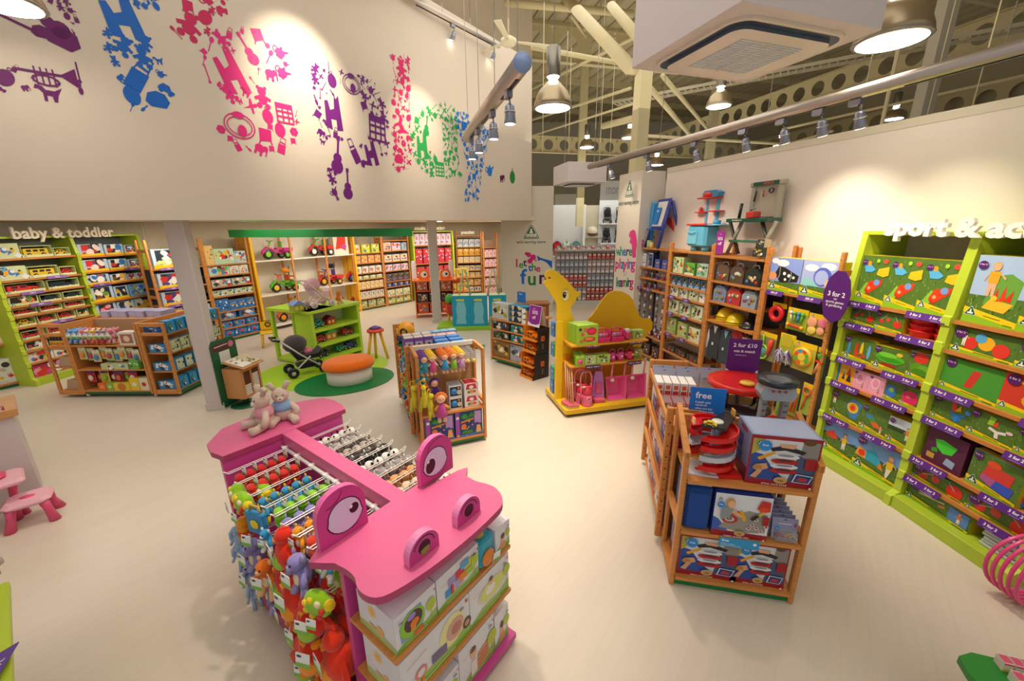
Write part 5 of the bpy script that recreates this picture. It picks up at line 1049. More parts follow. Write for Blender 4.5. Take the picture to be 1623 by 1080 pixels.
# ---- soft toys
def head_tag(o, x, y, z, rot=0, w=.055, h=.07):
 m = MB(); m.M = Matrix.Translation((x, y, z)) @ Matrix.Rotation(rot, 4, 'Z') @ Matrix.Rotation(.15, 4, 'Y'); m.box(-w / 2, 0, -h, w / 2, .002, 0, '#eceef2', 'card'); m.box(-w / 2, -.0012, -h, w / 2, -.0002, -h * .7, '#7cb648', 'card'); m.box(-w * .4, -.0012, -.02, -w * .1, -.0002, -.01, '#22305c', 'card'); part(m, 'swing_tag', o)
def plush(kind, c1, c2, c3='#f0e0c0', s=1.0, tagd=True):
 def f():
  m = MB(); m.cm = 'cloth'
  if kind == 'bird':
   m.ell((0, 0, -.1), (.075, .06, .085), c1, n=12, m=8); o = m.build('plush_bird'); part(MB().ell((0, -.03, -.125), (.05, .045, .05), c2, 'cloth'), 'belly', o); part(MB().ell((0, -.01, 0), (.04, .04, .04), c1, 'cloth'), 'head', o)
   part(MB().prism([(-.015, -.005), (.015, -.005), (0, -.03)], -.055, -.03, '#f0901c', 'cloth', ax='y'), 'beak', o)
   for sg in (-1, 1): part(MB().prism([(sg * .06, -.05), (sg * .13, -.1), (sg * .11, -.15), (sg * .07, -.13)][::sg], -.01, .01, c1, 'cloth', ax='y'), 'wing', o); part(MB().ell((sg * .035, -.03, -.19), (.025, .03, .014), '#f0901c', 'cloth', 8, 5), 'foot', o)
  elif kind == 'animal':
   m.ell((0, 0, -.09), (.045, .04, .06), c1, n=10, m=6); o = m.build('plush_animal'); part(MB().ell((0, -.015, -.01), (.04, .04, .036), c1, 'cloth', 10, 6), 'head', o); part(MB().ell((0, -.045, -.018), (.02, .016, .016), c2, 'cloth', 8, 5), 'muzzle', o)
   for sg in (-1, 1):
    part(MB().ell((sg * .036, -.005, .02), (.014, .008, .018), c2, 'cloth', 8, 5), 'ear', o); part(MB().tube([(sg * .03, -.01, -.06), (sg * .07, -.03, -.1)], [.014, .017], c1, 6, 'cloth'), 'arm', o); part(MB().tube([(sg * .025, -.01, -.13), (sg * .045, -.03, -.19)], [.016, .02], c2, 6, 'cloth'), 'leg', o)
    part(MB().ell((sg * .015, -.05, .0), .005, '#1a1414', 'plastic', 6, 4), 'eye', o)
   part(MB().ell((.015, -.033, -.085), (.02, .012, .028), c3, 'cloth', 8, 5), 'patch', o)
  elif kind == 'caterpillar':
   o = m.ell((0, 0, 0), (.05, .04, .03), c1, n=10, m=6).build('plush_caterpillar')
   for i in range(1, 4): part(MB().ell((0, .0, -i * .032), (.052, .042, .026), c1 if i % 2 else c2, 'cloth', 10, 6), 'body_roll', o)
  elif kind == 'tortoise':
   m.ell((0, 0, 0), (.09, .05, .08), c1, n=12, m=8); o = m.build('plush_shell');
   rn = random.Random(7)
   for i in range(7): a = i * .9; part(MB().ell((.055 * math.cos(a), -.036, .05 * math.sin(a)), (.02, .014, .02), rn.choice([c2, c3, '#e03a2c', '#f0d020']), 'cloth', 8, 5), 'patch', o)
   part(MB().ell((.09, -.01, .03), .03, c2, 'cloth', 8, 6), 'head', o)
  elif kind == 'book':
   m.box(-.07, 0, -.08, .07, .03, .06, c1, b=.008); o = m.build('cloth_book'); part(MB().ell((0, -.005, -.01), (.035, .006, .03), c2, 'cloth', 8, 5), 'yellow_patch', o); part(MB().tube([(-.04, .015, .06), (-.03, .015, .1), (.03, .015, .1), (.04, .015, .06)], .007, '#caa84c', 6, 'cloth'), 'handle', o)
  elif kind == 'bunny':
   m.ell((0, 0, -.1), (.035, .03, .07), c1, n=10, m=6); o = m.build('plush_bunny'); part(MB().ell((0, 0, 0), .034, c1, 'cloth', 10, 6), 'head', o)
   for sg in (-1, 1): part(MB().tube([(sg * .02, 0, .02), (sg * .05, -.01, -.03), (sg * .055, -.01, -.09)], [.012, .016, .013], c2, 6, 'cloth'), 'ear', o); part(MB().tube([(sg * .02, 0, -.15), (sg * .03, -.01, -.26)], .015, c1, 6, 'cloth'), 'leg', o); part(MB().tube([(sg * .03, 0, -.06), (sg * .07, -.01, -.15)], .012, c1, 6, 'cloth'), 'arm', o)
  if tagd: head_tag(o, .02, *((-.075, -.02) if kind != 'caterpillar' else (.035, .085)), .2)
  return o
 return f
TT = [(1.70, 'red card', 'caterpillar', '#d8242c', '#e85a3c'), (1.52, 'red wedge', 'caterpillar', '#e0322c', '#b81e26'), (1.32, 'blue and yellow fish', 'animal', '#3a96c8', '#f0d020'), (1.14, 'lime caterpillar', 'caterpillar', '#8ed02a', '#7abc1e'), (1.02, 'lilac elephant', 'animal', '#8f88cc', '#a49ad8'), (.90, 'orange lion', 'animal', '#f09a24', '#f4b848'), (.76, 'red crab', 'caterpillar', '#e23c24', '#f06a3c'), (.62, 'blue ladybird', 'animal', '#3aa0d0', '#f0f0f4')]
for y, nm, kd, c1, c2 in TT:
 for i in range(5):
  key = ('tp', nm); y2 = y - .06
  place(key, plush(kd, c1, c2), F(.045 + i * .066, y2, .965, R(-90)) @ Matrix.Scale(.78, 4), lab(f"{nm} toy, {ORD[i]} from open end of its hook, left of pink display"), 'soft toy', f"{nm} toys hooked on the pink display")
TL = [('bird', '#e2321e', '#9ac83a', 'red bird', 1.25), ('tortoise', '#94c81e', '#f0d020', 'green tortoise', 1.0), ('book', '#2f8ecc', '#f0d424', 'blue cloth book', 1.1), ('animal', '#8f86c4', '#a79cd8', 'lilac elephant', 1.25), ('animal', '#ee7a22', '#f4c08a', 'striped orange tiger', 1.25), ('bird', '#e63a20', '#f09a30', 'orange bellied bird', 1.5), ('caterpillar', '#f09a1c', '#e2501c', 'orange xylophone', 1.2), ('animal', '#2f9ad0', '#eef2f6', 'blue and white ladybird', .72)]
spots = [(1.58, .84, 1), (1.42, .86, 1), (1.24, .82, 2), (1.6, .62, 6), (1.4, .58, 3), (1.08, .84, 7), (.92, .88, 0), (.74, .84, 3), (1.2, .55, 4), (1.02, .62, 0), (.84, .66, 5), (.66, .62, 0), (1.04, .36, 4), (.86, .38, 0), (.68, .42, 5), (.52, .44, 5), (1.5, .36, 3), (.56, .68, 1), (1.3, .34, 3), (.6, .24, 5), (.8, .2, 0), (1.0, .16, 1)]
cnt = {}
for i, (y, z, k) in enumerate(spots):
 kd, c1, c2, nm, sc = TL[k]; cnt[k] = cnt.get(k, 0) + 1
 tier = 'upper' if z > .75 else ('middle' if z > .5 else 'lower')
 sc *= .95
 place(('tl', k), plush(kd, c1, c2), F(-.005 - .02 * (i % 3), y - .02, z + .06, R(-90) + .3 * ((i % 3) - 1)) @ Matrix.Scale(sc, 4), lab(f"{nm} soft toy hanging on {tier} hooks, {ORD[cnt[k] - 1]} such from the front"), 'soft toy', f"{nm} soft toys hanging on the pink display")
 if i % 2: dup(PROTOS[('tl', k)], F(.10, y + .03, z + .04, R(-90)) @ Matrix.Scale(sc, 4), lab(f"{nm} soft toy tucked behind another, {tier} hooks, {ORD[i // 2]}"), 'soft toy', f"{nm} soft toys hanging on the pink display")
TRK = [('cow', '#ece8e6', '#1e1a1c', '#1e1a1c'), ('grey husky', '#a8a2a0', '#e8e4e2', '#5a5658'), ('tabby cat', '#b4a8a0', '#6a5c54', '#d8d0c8'), ('black and white collie', '#2a2628', '#e8e4e0', '#e8b8a8'), ('panda', '#e8e4e2', '#222022', '#222022'), ('zebra', '#9a9498', '#e4e0e0', '#3a3638'), ('giraffe', '#dca05c', '#a8643a', '#f0d8a8'), ('tan and white goat', '#e2cdb4', '#b88a60', '#5a4434'), ('friesian calf', '#efebea', '#262224', '#262224')]
for i, y in enumerate(PR[::-1]):
 nm, c1, c2, c3 = TRK[i]
 for j in range(5):
  place(('tr', nm), plush('animal', c1, c2, c3, tagd=(j % 2 == 0)), F(.56 + j * .068, y - .07, .96, R(90) + (.5 if j % 2 else -.3)) @ Matrix.Rotation(R(-12), 4, 'X') @ Matrix.Scale(.92, 4), lab(f"{nm} toy, {ORD[j]} from centre beam, right of pink display"), 'soft toy', f"{nm} soft toys hooked on the pink display")
for i in range(4): place('bunnyb', plush('bunny', '#9ab8e0', '#a8c4ea', tagd=False), F(-.045, 1.62 + .06 * (i % 2) - .05 * i, .62 - .13 * i, R(-60 + 20 * i)) @ Matrix.Scale(.8, 4), lab(f"pale blue bunny hanging at the rear left of pink display, {['uppermost', 'second', 'third', 'lowest'][i]}"), 'soft toy', 'pale blue bunnies behind the pink display')
# sitting teddies
def bear(vest, turn):
 def f():
  o = bpy.data.objects.new('plush_bear', None); COL.objects.link(o); c = '#dcc4b4'; m = MB(); m.cm = 'cloth'
  m.ell((0, 0, .085), (.07, .06, .09), c, n=14, m=10); part(m, 'body', o); part(MB().ell((0, -.005, .215), (.062, .058, .06), c, 'cloth', 14, 9), 'head', o); part(MB().ell((0, -.058, .2), (.024, .02, .018), '#e8d6c8', 'cloth', 8, 6), 'muzzle', o); part(MB().ell((0, -.077, .207), (.007, .005, .005), '#4a3028', 'plastic', 6, 4), 'nose', o)
  for s in (-1, 1):
   part(MB().tube([(s * .035, 0, .26), (s * .06, .005, .31), (s * .085, .01, .30)], [.018, .022, .012], c, 8, 'cloth'), 'ear', o); part(MB().ell((s * .022, -.056, .228), .006, '#2a1c18', 'plastic', 6, 4), 'eye', o)
   part(MB().tube([(s * .055, -.01, .14), (s * .095, -.03, .09), (s * .10, -.05, .045)], [.022, .024, .026], c, 8, 'cloth'), 'arm', o); part(MB().tube([(s * .04, -.02, .035), (s * .075, -.09, .03), (s * .085, -.135, .035)], [.032, .03, .034], c, 8, 'cloth'), 'leg', o)
  part(MB().lathe([(.071, .09), (.075, .12), (.062, .155), (.045, .17)], 14, vest, 'cloth', sy=.86), 'vest', o)
  return o
 return f
bl_ = G(425, 672, 1.1); br_ = G(452, 668, 1.1)
place('bear1', bear('#e2a0ae', 0), Matrix.Translation(G(423, 676, 1.101)) @ Matrix.Rotation(R(-38), 4, 'Z') @ Matrix.Scale(1.02, 4), lab('beige plush bear in pink vest, left of the sitting pair'), 'soft toy', 'pair of sitting plush bears')
place('bear2', bear('#8fb4e0', 0), Matrix.Translation(G(451, 665, 1.101)) @ Matrix.Rotation(R(28), 4, 'Z') @ Matrix.Scale(.98, 4), lab('beige plush bear in blue vest, right of the sitting pair'), 'soft toy', 'pair of sitting plush bears')
# ================================================================== doll rack
def G2(x, y, z, rz=0): return MG2 @ Matrix.Translation((x, y, z)) @ Matrix.Rotation(rz, 4, 'Z')
def a_tree(A):
 A.rect(0, 0, 1, 1, '#28407c'); A.rect(0, 0, .15, 1, '#a24cb0'); A.rect(.7, .45, .95, .95, '#b890d0'); A.rect(.15, 0, 1, .09, '#4a7ac8'); A.text('tree', .4, .045, .05, '#dfe8f4')
 for x, y, r in ((.32, .82, .14), (.6, .84, .13), (.45, .72, .1)): A.ell(x, y, r, '#1f7a3c', .1)
 A.poly([(.2, .62), (.68, .7), (.66, .64), (.2, .56)], '#e88a2c'); A.poly([(.4, .45), (.85, .5), (.8, .38), (.46, .34)], '#1e3a8c'); A.ell(.3, .42, .1, '#e8722c', .1); A.poly([(.2, .14), (.65, .12), (.6, .24), (.28, .26)], '#2a8a3c'); A.line([(.2, .34), (.42, .3), (.5, .4)], .03, '#e8b82c')
 A.ell(.62, .44, .04, '#e86a5c', .035); A.ell(.5, .6, .03, '#c8a82c', .05); A.poly([(.74, .1), (.78, .4), (.9, .4), (.95, .1)], '#e8a85c'); A.rect(.03, .74, .13, .84, '#eee'); A.ell(.08, .08, .04, '#e8c84c')
def tree3():
 o = cbox('tree_house_box', .335, .33, .2, '#2c3f84', a_tree, top='#2f4a8c')()
 for x, z, r, c in ((.11, .27, .045, '#228a40'), (.2, .28, .04, '#1f7a38')): part(MB().ell((x, -.004, z), (r, .016, r * .8), c, 'plastic', 10, 6), 'moulded_tree_top', o)
 return o
for i in range(2): place('treebox', tree3, G2(.06 + i * .35, .02, .102), lab(f"{['left', 'right'][i]} blue and purple tree house toy box, foot of doll rack"), 'box', 'tree house boxes in the doll rack')
def doll(hair, dress, arm='#e8b8a0'):
 def f():
  o = MB().lathe([(.045, -.16), (.035, -.1), (.022, -.055)], 10, dress, 'cloth').build('rag_doll'); part(MB().ell((0, -.003, -.02), (.036, .03, .036), '#f0bc9c', 'cloth', 10, 7), 'head', o)
  rn = random.Random(4);
  for i in range(7): a = PI * (.0 + i / 6); part(MB().ell((.036 * math.cos(a), .004, -.015 + .034 * math.sin(a)), .016, hair, 'cloth', 7, 5), 'yarn_curl', o)
  for s in (-1, 1):
   part(MB().tube([(s * .02, -.005, -.07), (s * .055, -.015, -.1)], [.01, .012], arm, 6, 'cloth'), 'arm', o); part(MB().tube([(s * .018, 0, -.15), (s * .022, -.01, -.21)], [.012, .016], '#e8b8a0', 6, 'cloth'), 'leg', o); part(MB().ell((s * .012, -.031, -.015), .004, '#3a2a5c', 'plastic', 5, 4), 'eye', o)
  return o
 return f
RWS = [(.10, ('#7a4a9c', '#3a8a9a', '#58b8b8'), 'purple haired'), (.19, ('#f2cc2c', '#d84a8c', '#e8b8a0'), 'yellow haired'), (.33, ('#ee7c2c', '#3a9ad0', '#e8b8a0'), 'orange haired'), (.43, ('#f09040', '#8ac43a', '#c87aa0'), 'ginger haired'), (.52, ('#f0c830', '#c89acc', '#e8b8a0'), 'golden haired')]
for x, (h, dr, am), nm in RWS:
 for j in range(5): place(('doll', nm), doll(h, dr, am), G2(x, .03 + j * .065, H2 - .045 - .002 * j) @ Matrix.Scale(1.0, 4), lab(f"{nm} rag doll, {ORD[j]} from the front of its hook, doll rack"), 'doll', f"{nm} dolls on one hook")
def pouch():
 o = MB().box(-.03, 0, -.12, .03, .012, 0, '#c8c8cc', 'foil').build('silver_pouch'); part(MB().ell((0, -.01, -.1), .024, '#e8c84c', 'cloth', 8, 5), 'charm', o); return o
for x in (.60, .67):
 for j in range(5): place('pouch', pouch, G2(x, .04 + j * .062, H2 - .045), lab(f"silver toy pouch, {ORD[j]} from front, {'inner' if x < .65 else 'outer'} hook, doll rack right"), 'toy pack', 'silver pouches on the doll rack')
def a_bw(A): A.rect(0, 0, 1, 1, '#e8e8ea'); A.rect(.06, .12, .94, .88, '#20242c'); A.ell(.4, .5, .26, '#2a7ad0', .26); A.ell(.4, .62, .16, '#5ab0e8', .1); A.ell(.78, .4, .18, '#c8c4a0', .2); A.ell(.75, .75, .08, '#e8943c')
def a_rw(A): A.rect(0, 0, 1, 1, '#e6e4e4'); A.poly([(.1, .5), (.9, .5), (.8, .95), (.2, .95)], '#c83040'); A.ell(.5, .68, .16, '#e8e0dc', .14); A.ell(.5, .3, .2, '#d8a04c', .16); A.ell(.3, .28, .1, '#4a8a3c'); A.ell(.72, .3, .1, '#d84a3c')
for i in range(2):
 place('bwbox', cbox('rattle_box', .15, .15, .15, '#d8d8dc', a_bw, top='#c8ccd8'), G2(.36, .04, .472 + i * .152), lab(f"{['lower', 'upper'][i]} white box with blue cup toy, doll rack shelf"), 'box', 'white boxes on the doll rack shelf')
 place('rwbox', cbox('rattle_box', .17, .15, .15, '#d8d4d4', a_rw, top='#c83040'), G2(.54, .03, .472 + i * .152), lab(f"{['lower', 'upper'][i]} white box with red roof, doll rack shelf"), 'box', 'red roofed boxes on the doll rack shelf')
place('doll0', doll('#ee7c2c', '#c24a9c', '#e8a83c'), G2(.245, -.03, .70) @ Matrix.Scale(1.5, 4), lab('large orange haired doll in pink dress hanging low at the front'), 'doll')
place('doll9', doll('#5a2a8c', '#4a2a7c', '#8a5ab0'), G2(.2, .05, .86) @ Matrix.Scale(1.2, 4), lab('purple soft doll behind the large orange haired doll'), 'doll')
def gir():
 o = MB().tube([(0, 0, 0), (.01, -.01, -.1), (0, 0, -.22)], [.02, .035, .03], '#dcd02c', 8, 'cloth').build('plush_giraffe'); part(MB().ell((0, -.02, .02), (.03, .04, .03), '#e8dc3c', 'cloth', 8, 6), 'head', o); part(MB().ring((0, 0, .07), .03, .006, '#e8c81c', ax='y', n=14), 'yellow_ring', o)
 for s in (-1, 1): part(MB().tube([(s * .02, 0, -.1), (s * .05, -.02, -.26)], [.014, .018], '#c8c42c', 6, 'cloth'), 'limb', o)
 return o
for i, (x, y, z) in enumerate(((.06, -.02, .82), (-.04, .1, .78), (.0, .2, .74), (.12, -.01, .70))): place('gir', gir, G2(x, y, z, .3 * i), lab(f"yellow long limbed plush at left corner of doll rack, {ORD[i]} from front"), 'soft toy', 'yellow plush at the corner of the doll rack')
place('octo', plush('animal', '#2a8a94', '#e86a3c', tagd=False), G2(.06, .03, 1.0), lab('teal plush with orange cap at upper left of doll rack'), 'soft toy')
def a_pp(A): A.rect(0, 0, 1, 1, '#8a5ab4'); A.rect(.1, .2, .9, .8, '#d8d0d8'); A.ell(.5, .5, .2, '#4a3a6c', .2)
def a_bl(A): A.rect(0, 0, 1, 1, '#3f86d8'); A.ell(.5, .3, .3, '#9cc8f0', .2); A.ell(.7, .2, .12, '#e8c8a0', .14); A.poly([(.2, .75), (.8, .8), (.8, .95), (.2, .95)], '#2a62b8')
zt = .932
for i in range(6): place('ppb', cbox('purple_toy_box', .12, .24, .13, '#7a4aa4', a_pp, top='#cfc6b0'), G2(.0 + (i % 3) * .125, .86 + (i // 3) * .14, zt), lab(f"tall purple and cream box, {['left', 'middle', 'right'][i % 3]} of {['front', 'rear'][i // 3]} row, doll rack top"), 'box', 'purple boxes on the doll rack top')
for i in range(3): place('pps', cbox('purple_toy_box', .09, .15, .1, '#8a5ab4', a_pp, top='#d8d2b8'), G2(.03 + i * .1, .62, zt), lab(f"short purple box, {['left', 'middle', 'right'][i]} of three, doll rack top"), 'box', 'short purple boxes')
for i in range(6): place('blb', cbox('blue_toy_box', .17, .19, .12, '#3a7ed4', a_bl, top='#4a90e0'), G2(.38 + (i % 2) * .19, .60 + (i // 2) * .16, zt), lab(f"blue carry box, {['left', 'right'][i % 2]} of {['front', 'middle', 'rear'][i // 2]} row, doll rack top"), 'box', 'blue boxes on the doll rack top')
for i in range(3): place('pkb', cbox('pink_toy_box', .13, .17, .14, '#e0b0b4', lambda A: a_blob(A, '#e4b8ba', ['#c8889c', '#f0e0e0', '#8a6a8c'], 3)), G2(.34 + i * .14, 1.10, zt), lab(f"pale pink box, {ORD[i]} from left behind the blue boxes, doll rack"), 'box', 'pale pink boxes')
for i in range(5): place('lbb', cbox('pale_blue_toy_box', .11, .18, .14, '#6a9cc8', lambda A: a_blob(A, '#74a8d4', ['#e8e8f0', '#3a6aa0'], 4), top='#7fb0d8'), G2(.22 + i * .115, 1.27, zt), lab(f"slate blue box, {ORD[i]} from left in rearmost row, doll rack top"), 'box', 'slate blue boxes')
pc = ['#e04a2c', '#f0b428', '#3a9ad0', '#8ac43a', '#c84a9c', '#e8e4dc', '#5a4aa8']
for r, z in enumerate((.722, .422, .102)):
 for j in range(6):
  place(('sd', (r + j) % 4), plush(['animal', 'caterpillar', 'animal', 'bird'][(r + j) % 4], pc[(r + j) % 4], pc[(r * 2 + j + 3) % 7], tagd=False), G2(.0 + .02 * (j % 2), .5 + j * .2, z + (.19 if (r + j) % 4 != 1 else .12), R(-90)), lab(f"small soft toy, {ORD[j]} from front, {['upper', 'middle', 'lower'][r]} side shelf of doll rack"), 'soft toy', 'small soft toys on the side of the doll rack')
  place(('sb', j % 3), cbox('small_toy_box', .15, .13, .1, ['#7aa0c8', '#e0dcd4', '#c8562c'][j % 3], lambda A, j=j: a_blob(A, '#e4e0d8', pc, 20 + j % 3, None, 7)), G2(.11, .62 + j * .2, z, R(-90)), lab(f"small toy box, {ORD[j]} from front, {['upper', 'middle', 'lower'][r]} side shelf of doll rack"), 'box', 'small boxes on the side of the doll rack')
# ================================================================== race rack
def G4(x, y, z, rz=0): return MG4 @ Matrix.Translation((x, y, z)) @ Matrix.Rotation(rz, 4, 'Z')
rs = lambda A: (A.rect(0, 0, 1, 1, '#8a90b8'), A.poly([(0, 0), (1, 0), (1, .3), (0, .2)], '#7a2a4c'), A.rect(.2, .5, .5, .78, '#2a50a0'), A.rect(.25, .22, .55, .44, '#3a60b0'), A.rect(.3, .9, .7, .96, '#b8303c'))
ramp = cbox('ramp_toy_box', .40, .355, .27, '#8a96c0', a_ramp, side=rs, top='#a8b4d4')
place('ramp', ramp, G4(.395, .04, .902, R(-1)), lab('large spiral race ramp box standing on top of the race rack'), 'box', 'spiral race ramp boxes')
place('ramp', ramp, G4(.045, .03, .092), lab('left spiral race ramp box at the foot of the race rack'), 'box', 'spiral race ramp boxes')
place('ramp', ramp, G4(.405, .03, .092) @ Matrix.Diagonal((.86, 1, 1, 1)), lab('right spiral race ramp box at the foot of the race rack'), 'box', 'spiral race ramp boxes')
PROTOS['ramp'].matrix_world = G4(.395, .04, .902, R(-1)) @ Matrix.Diagonal((1, 1, 1, 1))
place('city', cbox('city_play_box', .345, .335, .28, '#2440a0', a_city, top='#3a58c0'), G4(.225, .0, .492), lab('blue box with boy playing with city road mat, middle shelf'), 'box')
m_ = MB(); m_.box(0, 0, 0, .17, .3, .345, '#14408c', 'cloth', b=.025); o = m_.build('carry_case'); part(MB().box(.02, -.004, .02, .15, 0, .3, '#1a4a9c', 'cloth', b=.001), 'flap', o); part(MB().box(.01, .02, .345, .16, .28, .352, '#d8d4dc', 'card'), 'paper_label', o); o.matrix_world = G4(.045, .02, .492); tag(o, lab('dark blue fabric carry case left of the city box'), 'case')
def carpack():
 m = MB(); m.box(0, 0, 0, .155, .003, .155, '#a8acc8', 'card'); o = m.build('car_pack'); a = MB(); A = Art(a, (0, 0, 0), (1, 0, 0), (0, 0, 1), .155, .155); A.rect(.02, .5, .98, .98, '#9498bc'); A.ell(.5, .93, .07, '#3a3c50', .025); A.rect(.86, .62, .93, .8, '#b8303c'); A.rect(.25, .72, .75, .76, '#d8dcec'); A.ell(.2, .5, .1, '#2b8cd8'); A.text('free', .2, .51, .07, '#fff'); part(a, 'front_print', o)
 part(MB().box(.01, -.045, .008, .145, -.001, .075, '#c8d0dc', 'clear', b=.006), 'clear_blister', o)
 for x, c in ((.015, '#b8242c'), (.075, '#e8b020')): m = MB(); m.M = Matrix.Translation((x, -.03, .03)); vehicle(m, .055, .026, .02, 'car', c); part(m, 'toy_car', o);
 return o
for i in range(6): place('cpk', carpack, G4(.615, .04 + .045 * i, .492 + .0 * i) @ Matrix.Rotation(R(-8), 4, 'X'), lab(f"two car blister pack, {ORD[i]} from front, middle shelf of race rack"), 'toy pack', 'car packs on the middle shelf')
for i in range(5): place('cpk', carpack, G4(.655, .08 + .05 * i, .092) @ Matrix.Scale(.8, 4) @ Matrix.Rotation(R(-8), 4, 'X'), lab(f"two car blister pack, {ORD[i]} from front, bottom shelf of race rack"), 'toy pack', 'car packs on the bottom shelf')
# spiral ramp toy
def spiral():
 o = bpy.data.objects.new('spiral_ramp_toy', None); COL.objects.link(o)
 m = MB(); m.prism([(-.17, -.10), (.02, -.13), (.0, .08), (-.14, .10)], 0, .012, '#d8dce2', 'plastic'); part(m, 'grey_base', o)
 m = MB(); m.prism([(.02, -.13), (.17, -.13), (.14, .08), (0, .08)], 0, .03, '#d21f1e', 'plastic'); part(m, 'red_base', o)
 for x, y in ((0, 0), (.05, .05)): part(MB().lathe([(.016, 0), (.016, .34)], 10, '#8fa4c4', c=(x - .0, y, 0)), 'support_pole', o)
 cols = ['#d8201e', '#c2ccd8', '#d8201e', '#d8201e']
 for k in range(4):
  vs = []; fs = []; n = 16; z0 = .05 + k * .072
  for i in range(n + 1):
   a = -2.4 + (i / n) * 2 * PI * .92; z = z0 + .072 * i / n
   for r, dz in ((.085, 0), (.085, .022), (.095, .022), (.095, .006), (.145, .006), (.145, .03), (.155, .03), (.155, -.004)): vs.append((r * math.cos(a), r * math.sin(a), z + dz))
  for i in range(n):
   for j in range(8): l = (j + 1) % 8; fs.append((i * 8 + j, i * 8 + l, (i + 1) * 8 + l, (i + 1) * 8 + j))
  fs += [tuple(range(7, -1, -1)), tuple(range(n * 8, n * 8 + 8))]
  part(MB().add(vs, fs, cols[k], 'plastic'), 'spiral_track', o)
 part(MB().prism([(-.12, -.08), (.02, -.14), (.10, -.02), (.16, .06), (.1, .12), (-.02, .02)], .355, .375, '#202024', 'plastic'), 'black_top_track', o)
 part(MB().lathe([(.04, .376), (.036, .384)], 16, '#e8e4dc', c=(-.0, -.04, 0)), 'round_badge', o)
 m = MB(); m.M = Matrix.Translation((-.11, -.09, .376)) @ Matrix.Rotation(-.5, 4, 'Z'); vehicle(m, .08, .03, .03, 'car', '#e8c020'); part(m, 'toy_car', o)
 part(MB().box(.14, .05, .375, .15, .1, .42, '#e8a83c', 'plastic'), 'flag', o); part(MB().box(-.16, -.06, .36, -.15, -.02, .4, '#f0c080', 'plastic'), 'flag', o)
 part(MB().ell((-.09, -.04, .014), (.02, .02, .003), '#d84030', 'plastic', 8, 4), 'arrow', o)
 return o
place('spiral', spiral, G4(.205, .17, .902, .1) @ Matrix.Diagonal((.98, .98, 1.0, 1)), lab('red and grey spiral ramp toy standing on the race rack'), 'toy')
# signs
def freesign():
 o = sgn('printed_sign', .24, .26, '#1c78d8', [('free', .38, .76, .26), ('3 pack cars', .38, .56, .09), ('worth £3', .34, .47, .08), ('when you buy', .42, .37, .08), ('spiral race ramp', .44, .28, .08)])()
 part(MB().box(-.01, .01, -.32, .01, .016, .0, '#b8c4d0', 'plastic'), 'stand', o); return o
x, z = onplane(1117, 667, MG4 @ Matrix.Translation((0, .42, 0)))
place('fs', freesign, G4(x, .42, z, R(-3)) @ Matrix.Rotation(R(0), 4, 'Y'), lab('large blue free sign standing behind the spiral ramp toy'), 'sign')
def freestrip():
 o = MB().box(0, -.004, 0, .25, 0, .07, '#2f9ad4', 'card').build('shelf_ticket'); a = MB(); A = Art(a, (0, -.004, 0), (1, 0, 0), (0, 0, 1), .25, .07); A.text('free', .15, .7, .4, '#fff', .02); A.line([(.05, .35), (.4, .32)], .015, '#d8ecf8'); A.line([(.05, .17), (.55, .13)], .012, '#d8ecf8'); A.ell(.88, .62, .045, '#f0f8ff'); part(a, 'lettering', o); return o
place('fst', freestrip, G4(.28, -.018, .425), lab('pale blue free strip hanging from the middle shelf edge'), 'sign')
x, z = onplane(1174, 594, MG4 @ Matrix.Translation((0, 1.2, 0)))
place('s210', sgn('printed_sign', .26, .33, '#5b1f7c', [('2 for £10', .5, .82, .15), ('mix & match', .5, .66, .10), ('online & in store', .4, .55, .04)], foot='#ece4f0'), G4(x, 1.2, z, R(-4)), lab('purple sign reading 2 for £10 mix & match on the race rack'), 'sign')
part(MB().box(-.015, .008, -.45, .015, .02, .0, '#2a2a2e', 'plastic'), 'stand', PROTOS['s210'])
# toy garage and lift tower behind
def garage():
 o = bpy.data.objects.new('toy_garage', None); COL.objects.link(o); Rd = '#d42820'
 part(MB().lathe([(.22, .2), (.24, .22), (.24, .26), (.2, .25)], 20, Rd, c=(0, 0, 0), sx=1.15), 'upper_deck', o); part(MB().lathe([(.2, .0), (.21, .02), (.2, .04)], 20, '#3a3c42', c=(0, 0, 0), sx=1.15), 'lower_deck', o)
 for a in range(4): part(MB().lathe([(.015, .02), (.015, .22)], 8, '#2a2a2e', c=(.17 * math.cos(a * 1.57 + .6), .15 * math.sin(a * 1.57 + .6), 0)), 'column', o)
 part(MB().prism([(-.3, 0), (-.18, 0), (-.1, .2), (-.2, .22)], -.07, .05, '#e8a020', 'plastic', ax='y'), 'yellow_slide', o); part(MB().lathe([(.06, .26), (.05, .275)], 14, '#e8b83c', c=(0, -.08, 0)), 'deck_badge', o); return o
gx, _ = onplane(1200, 620, MG4 @ Matrix.Translation((0, .95, 0)))
place('garage', garage, G4(min(gx, .62), .95, 1.027), lab('red toy garage behind the blue free sign'), 'toy')
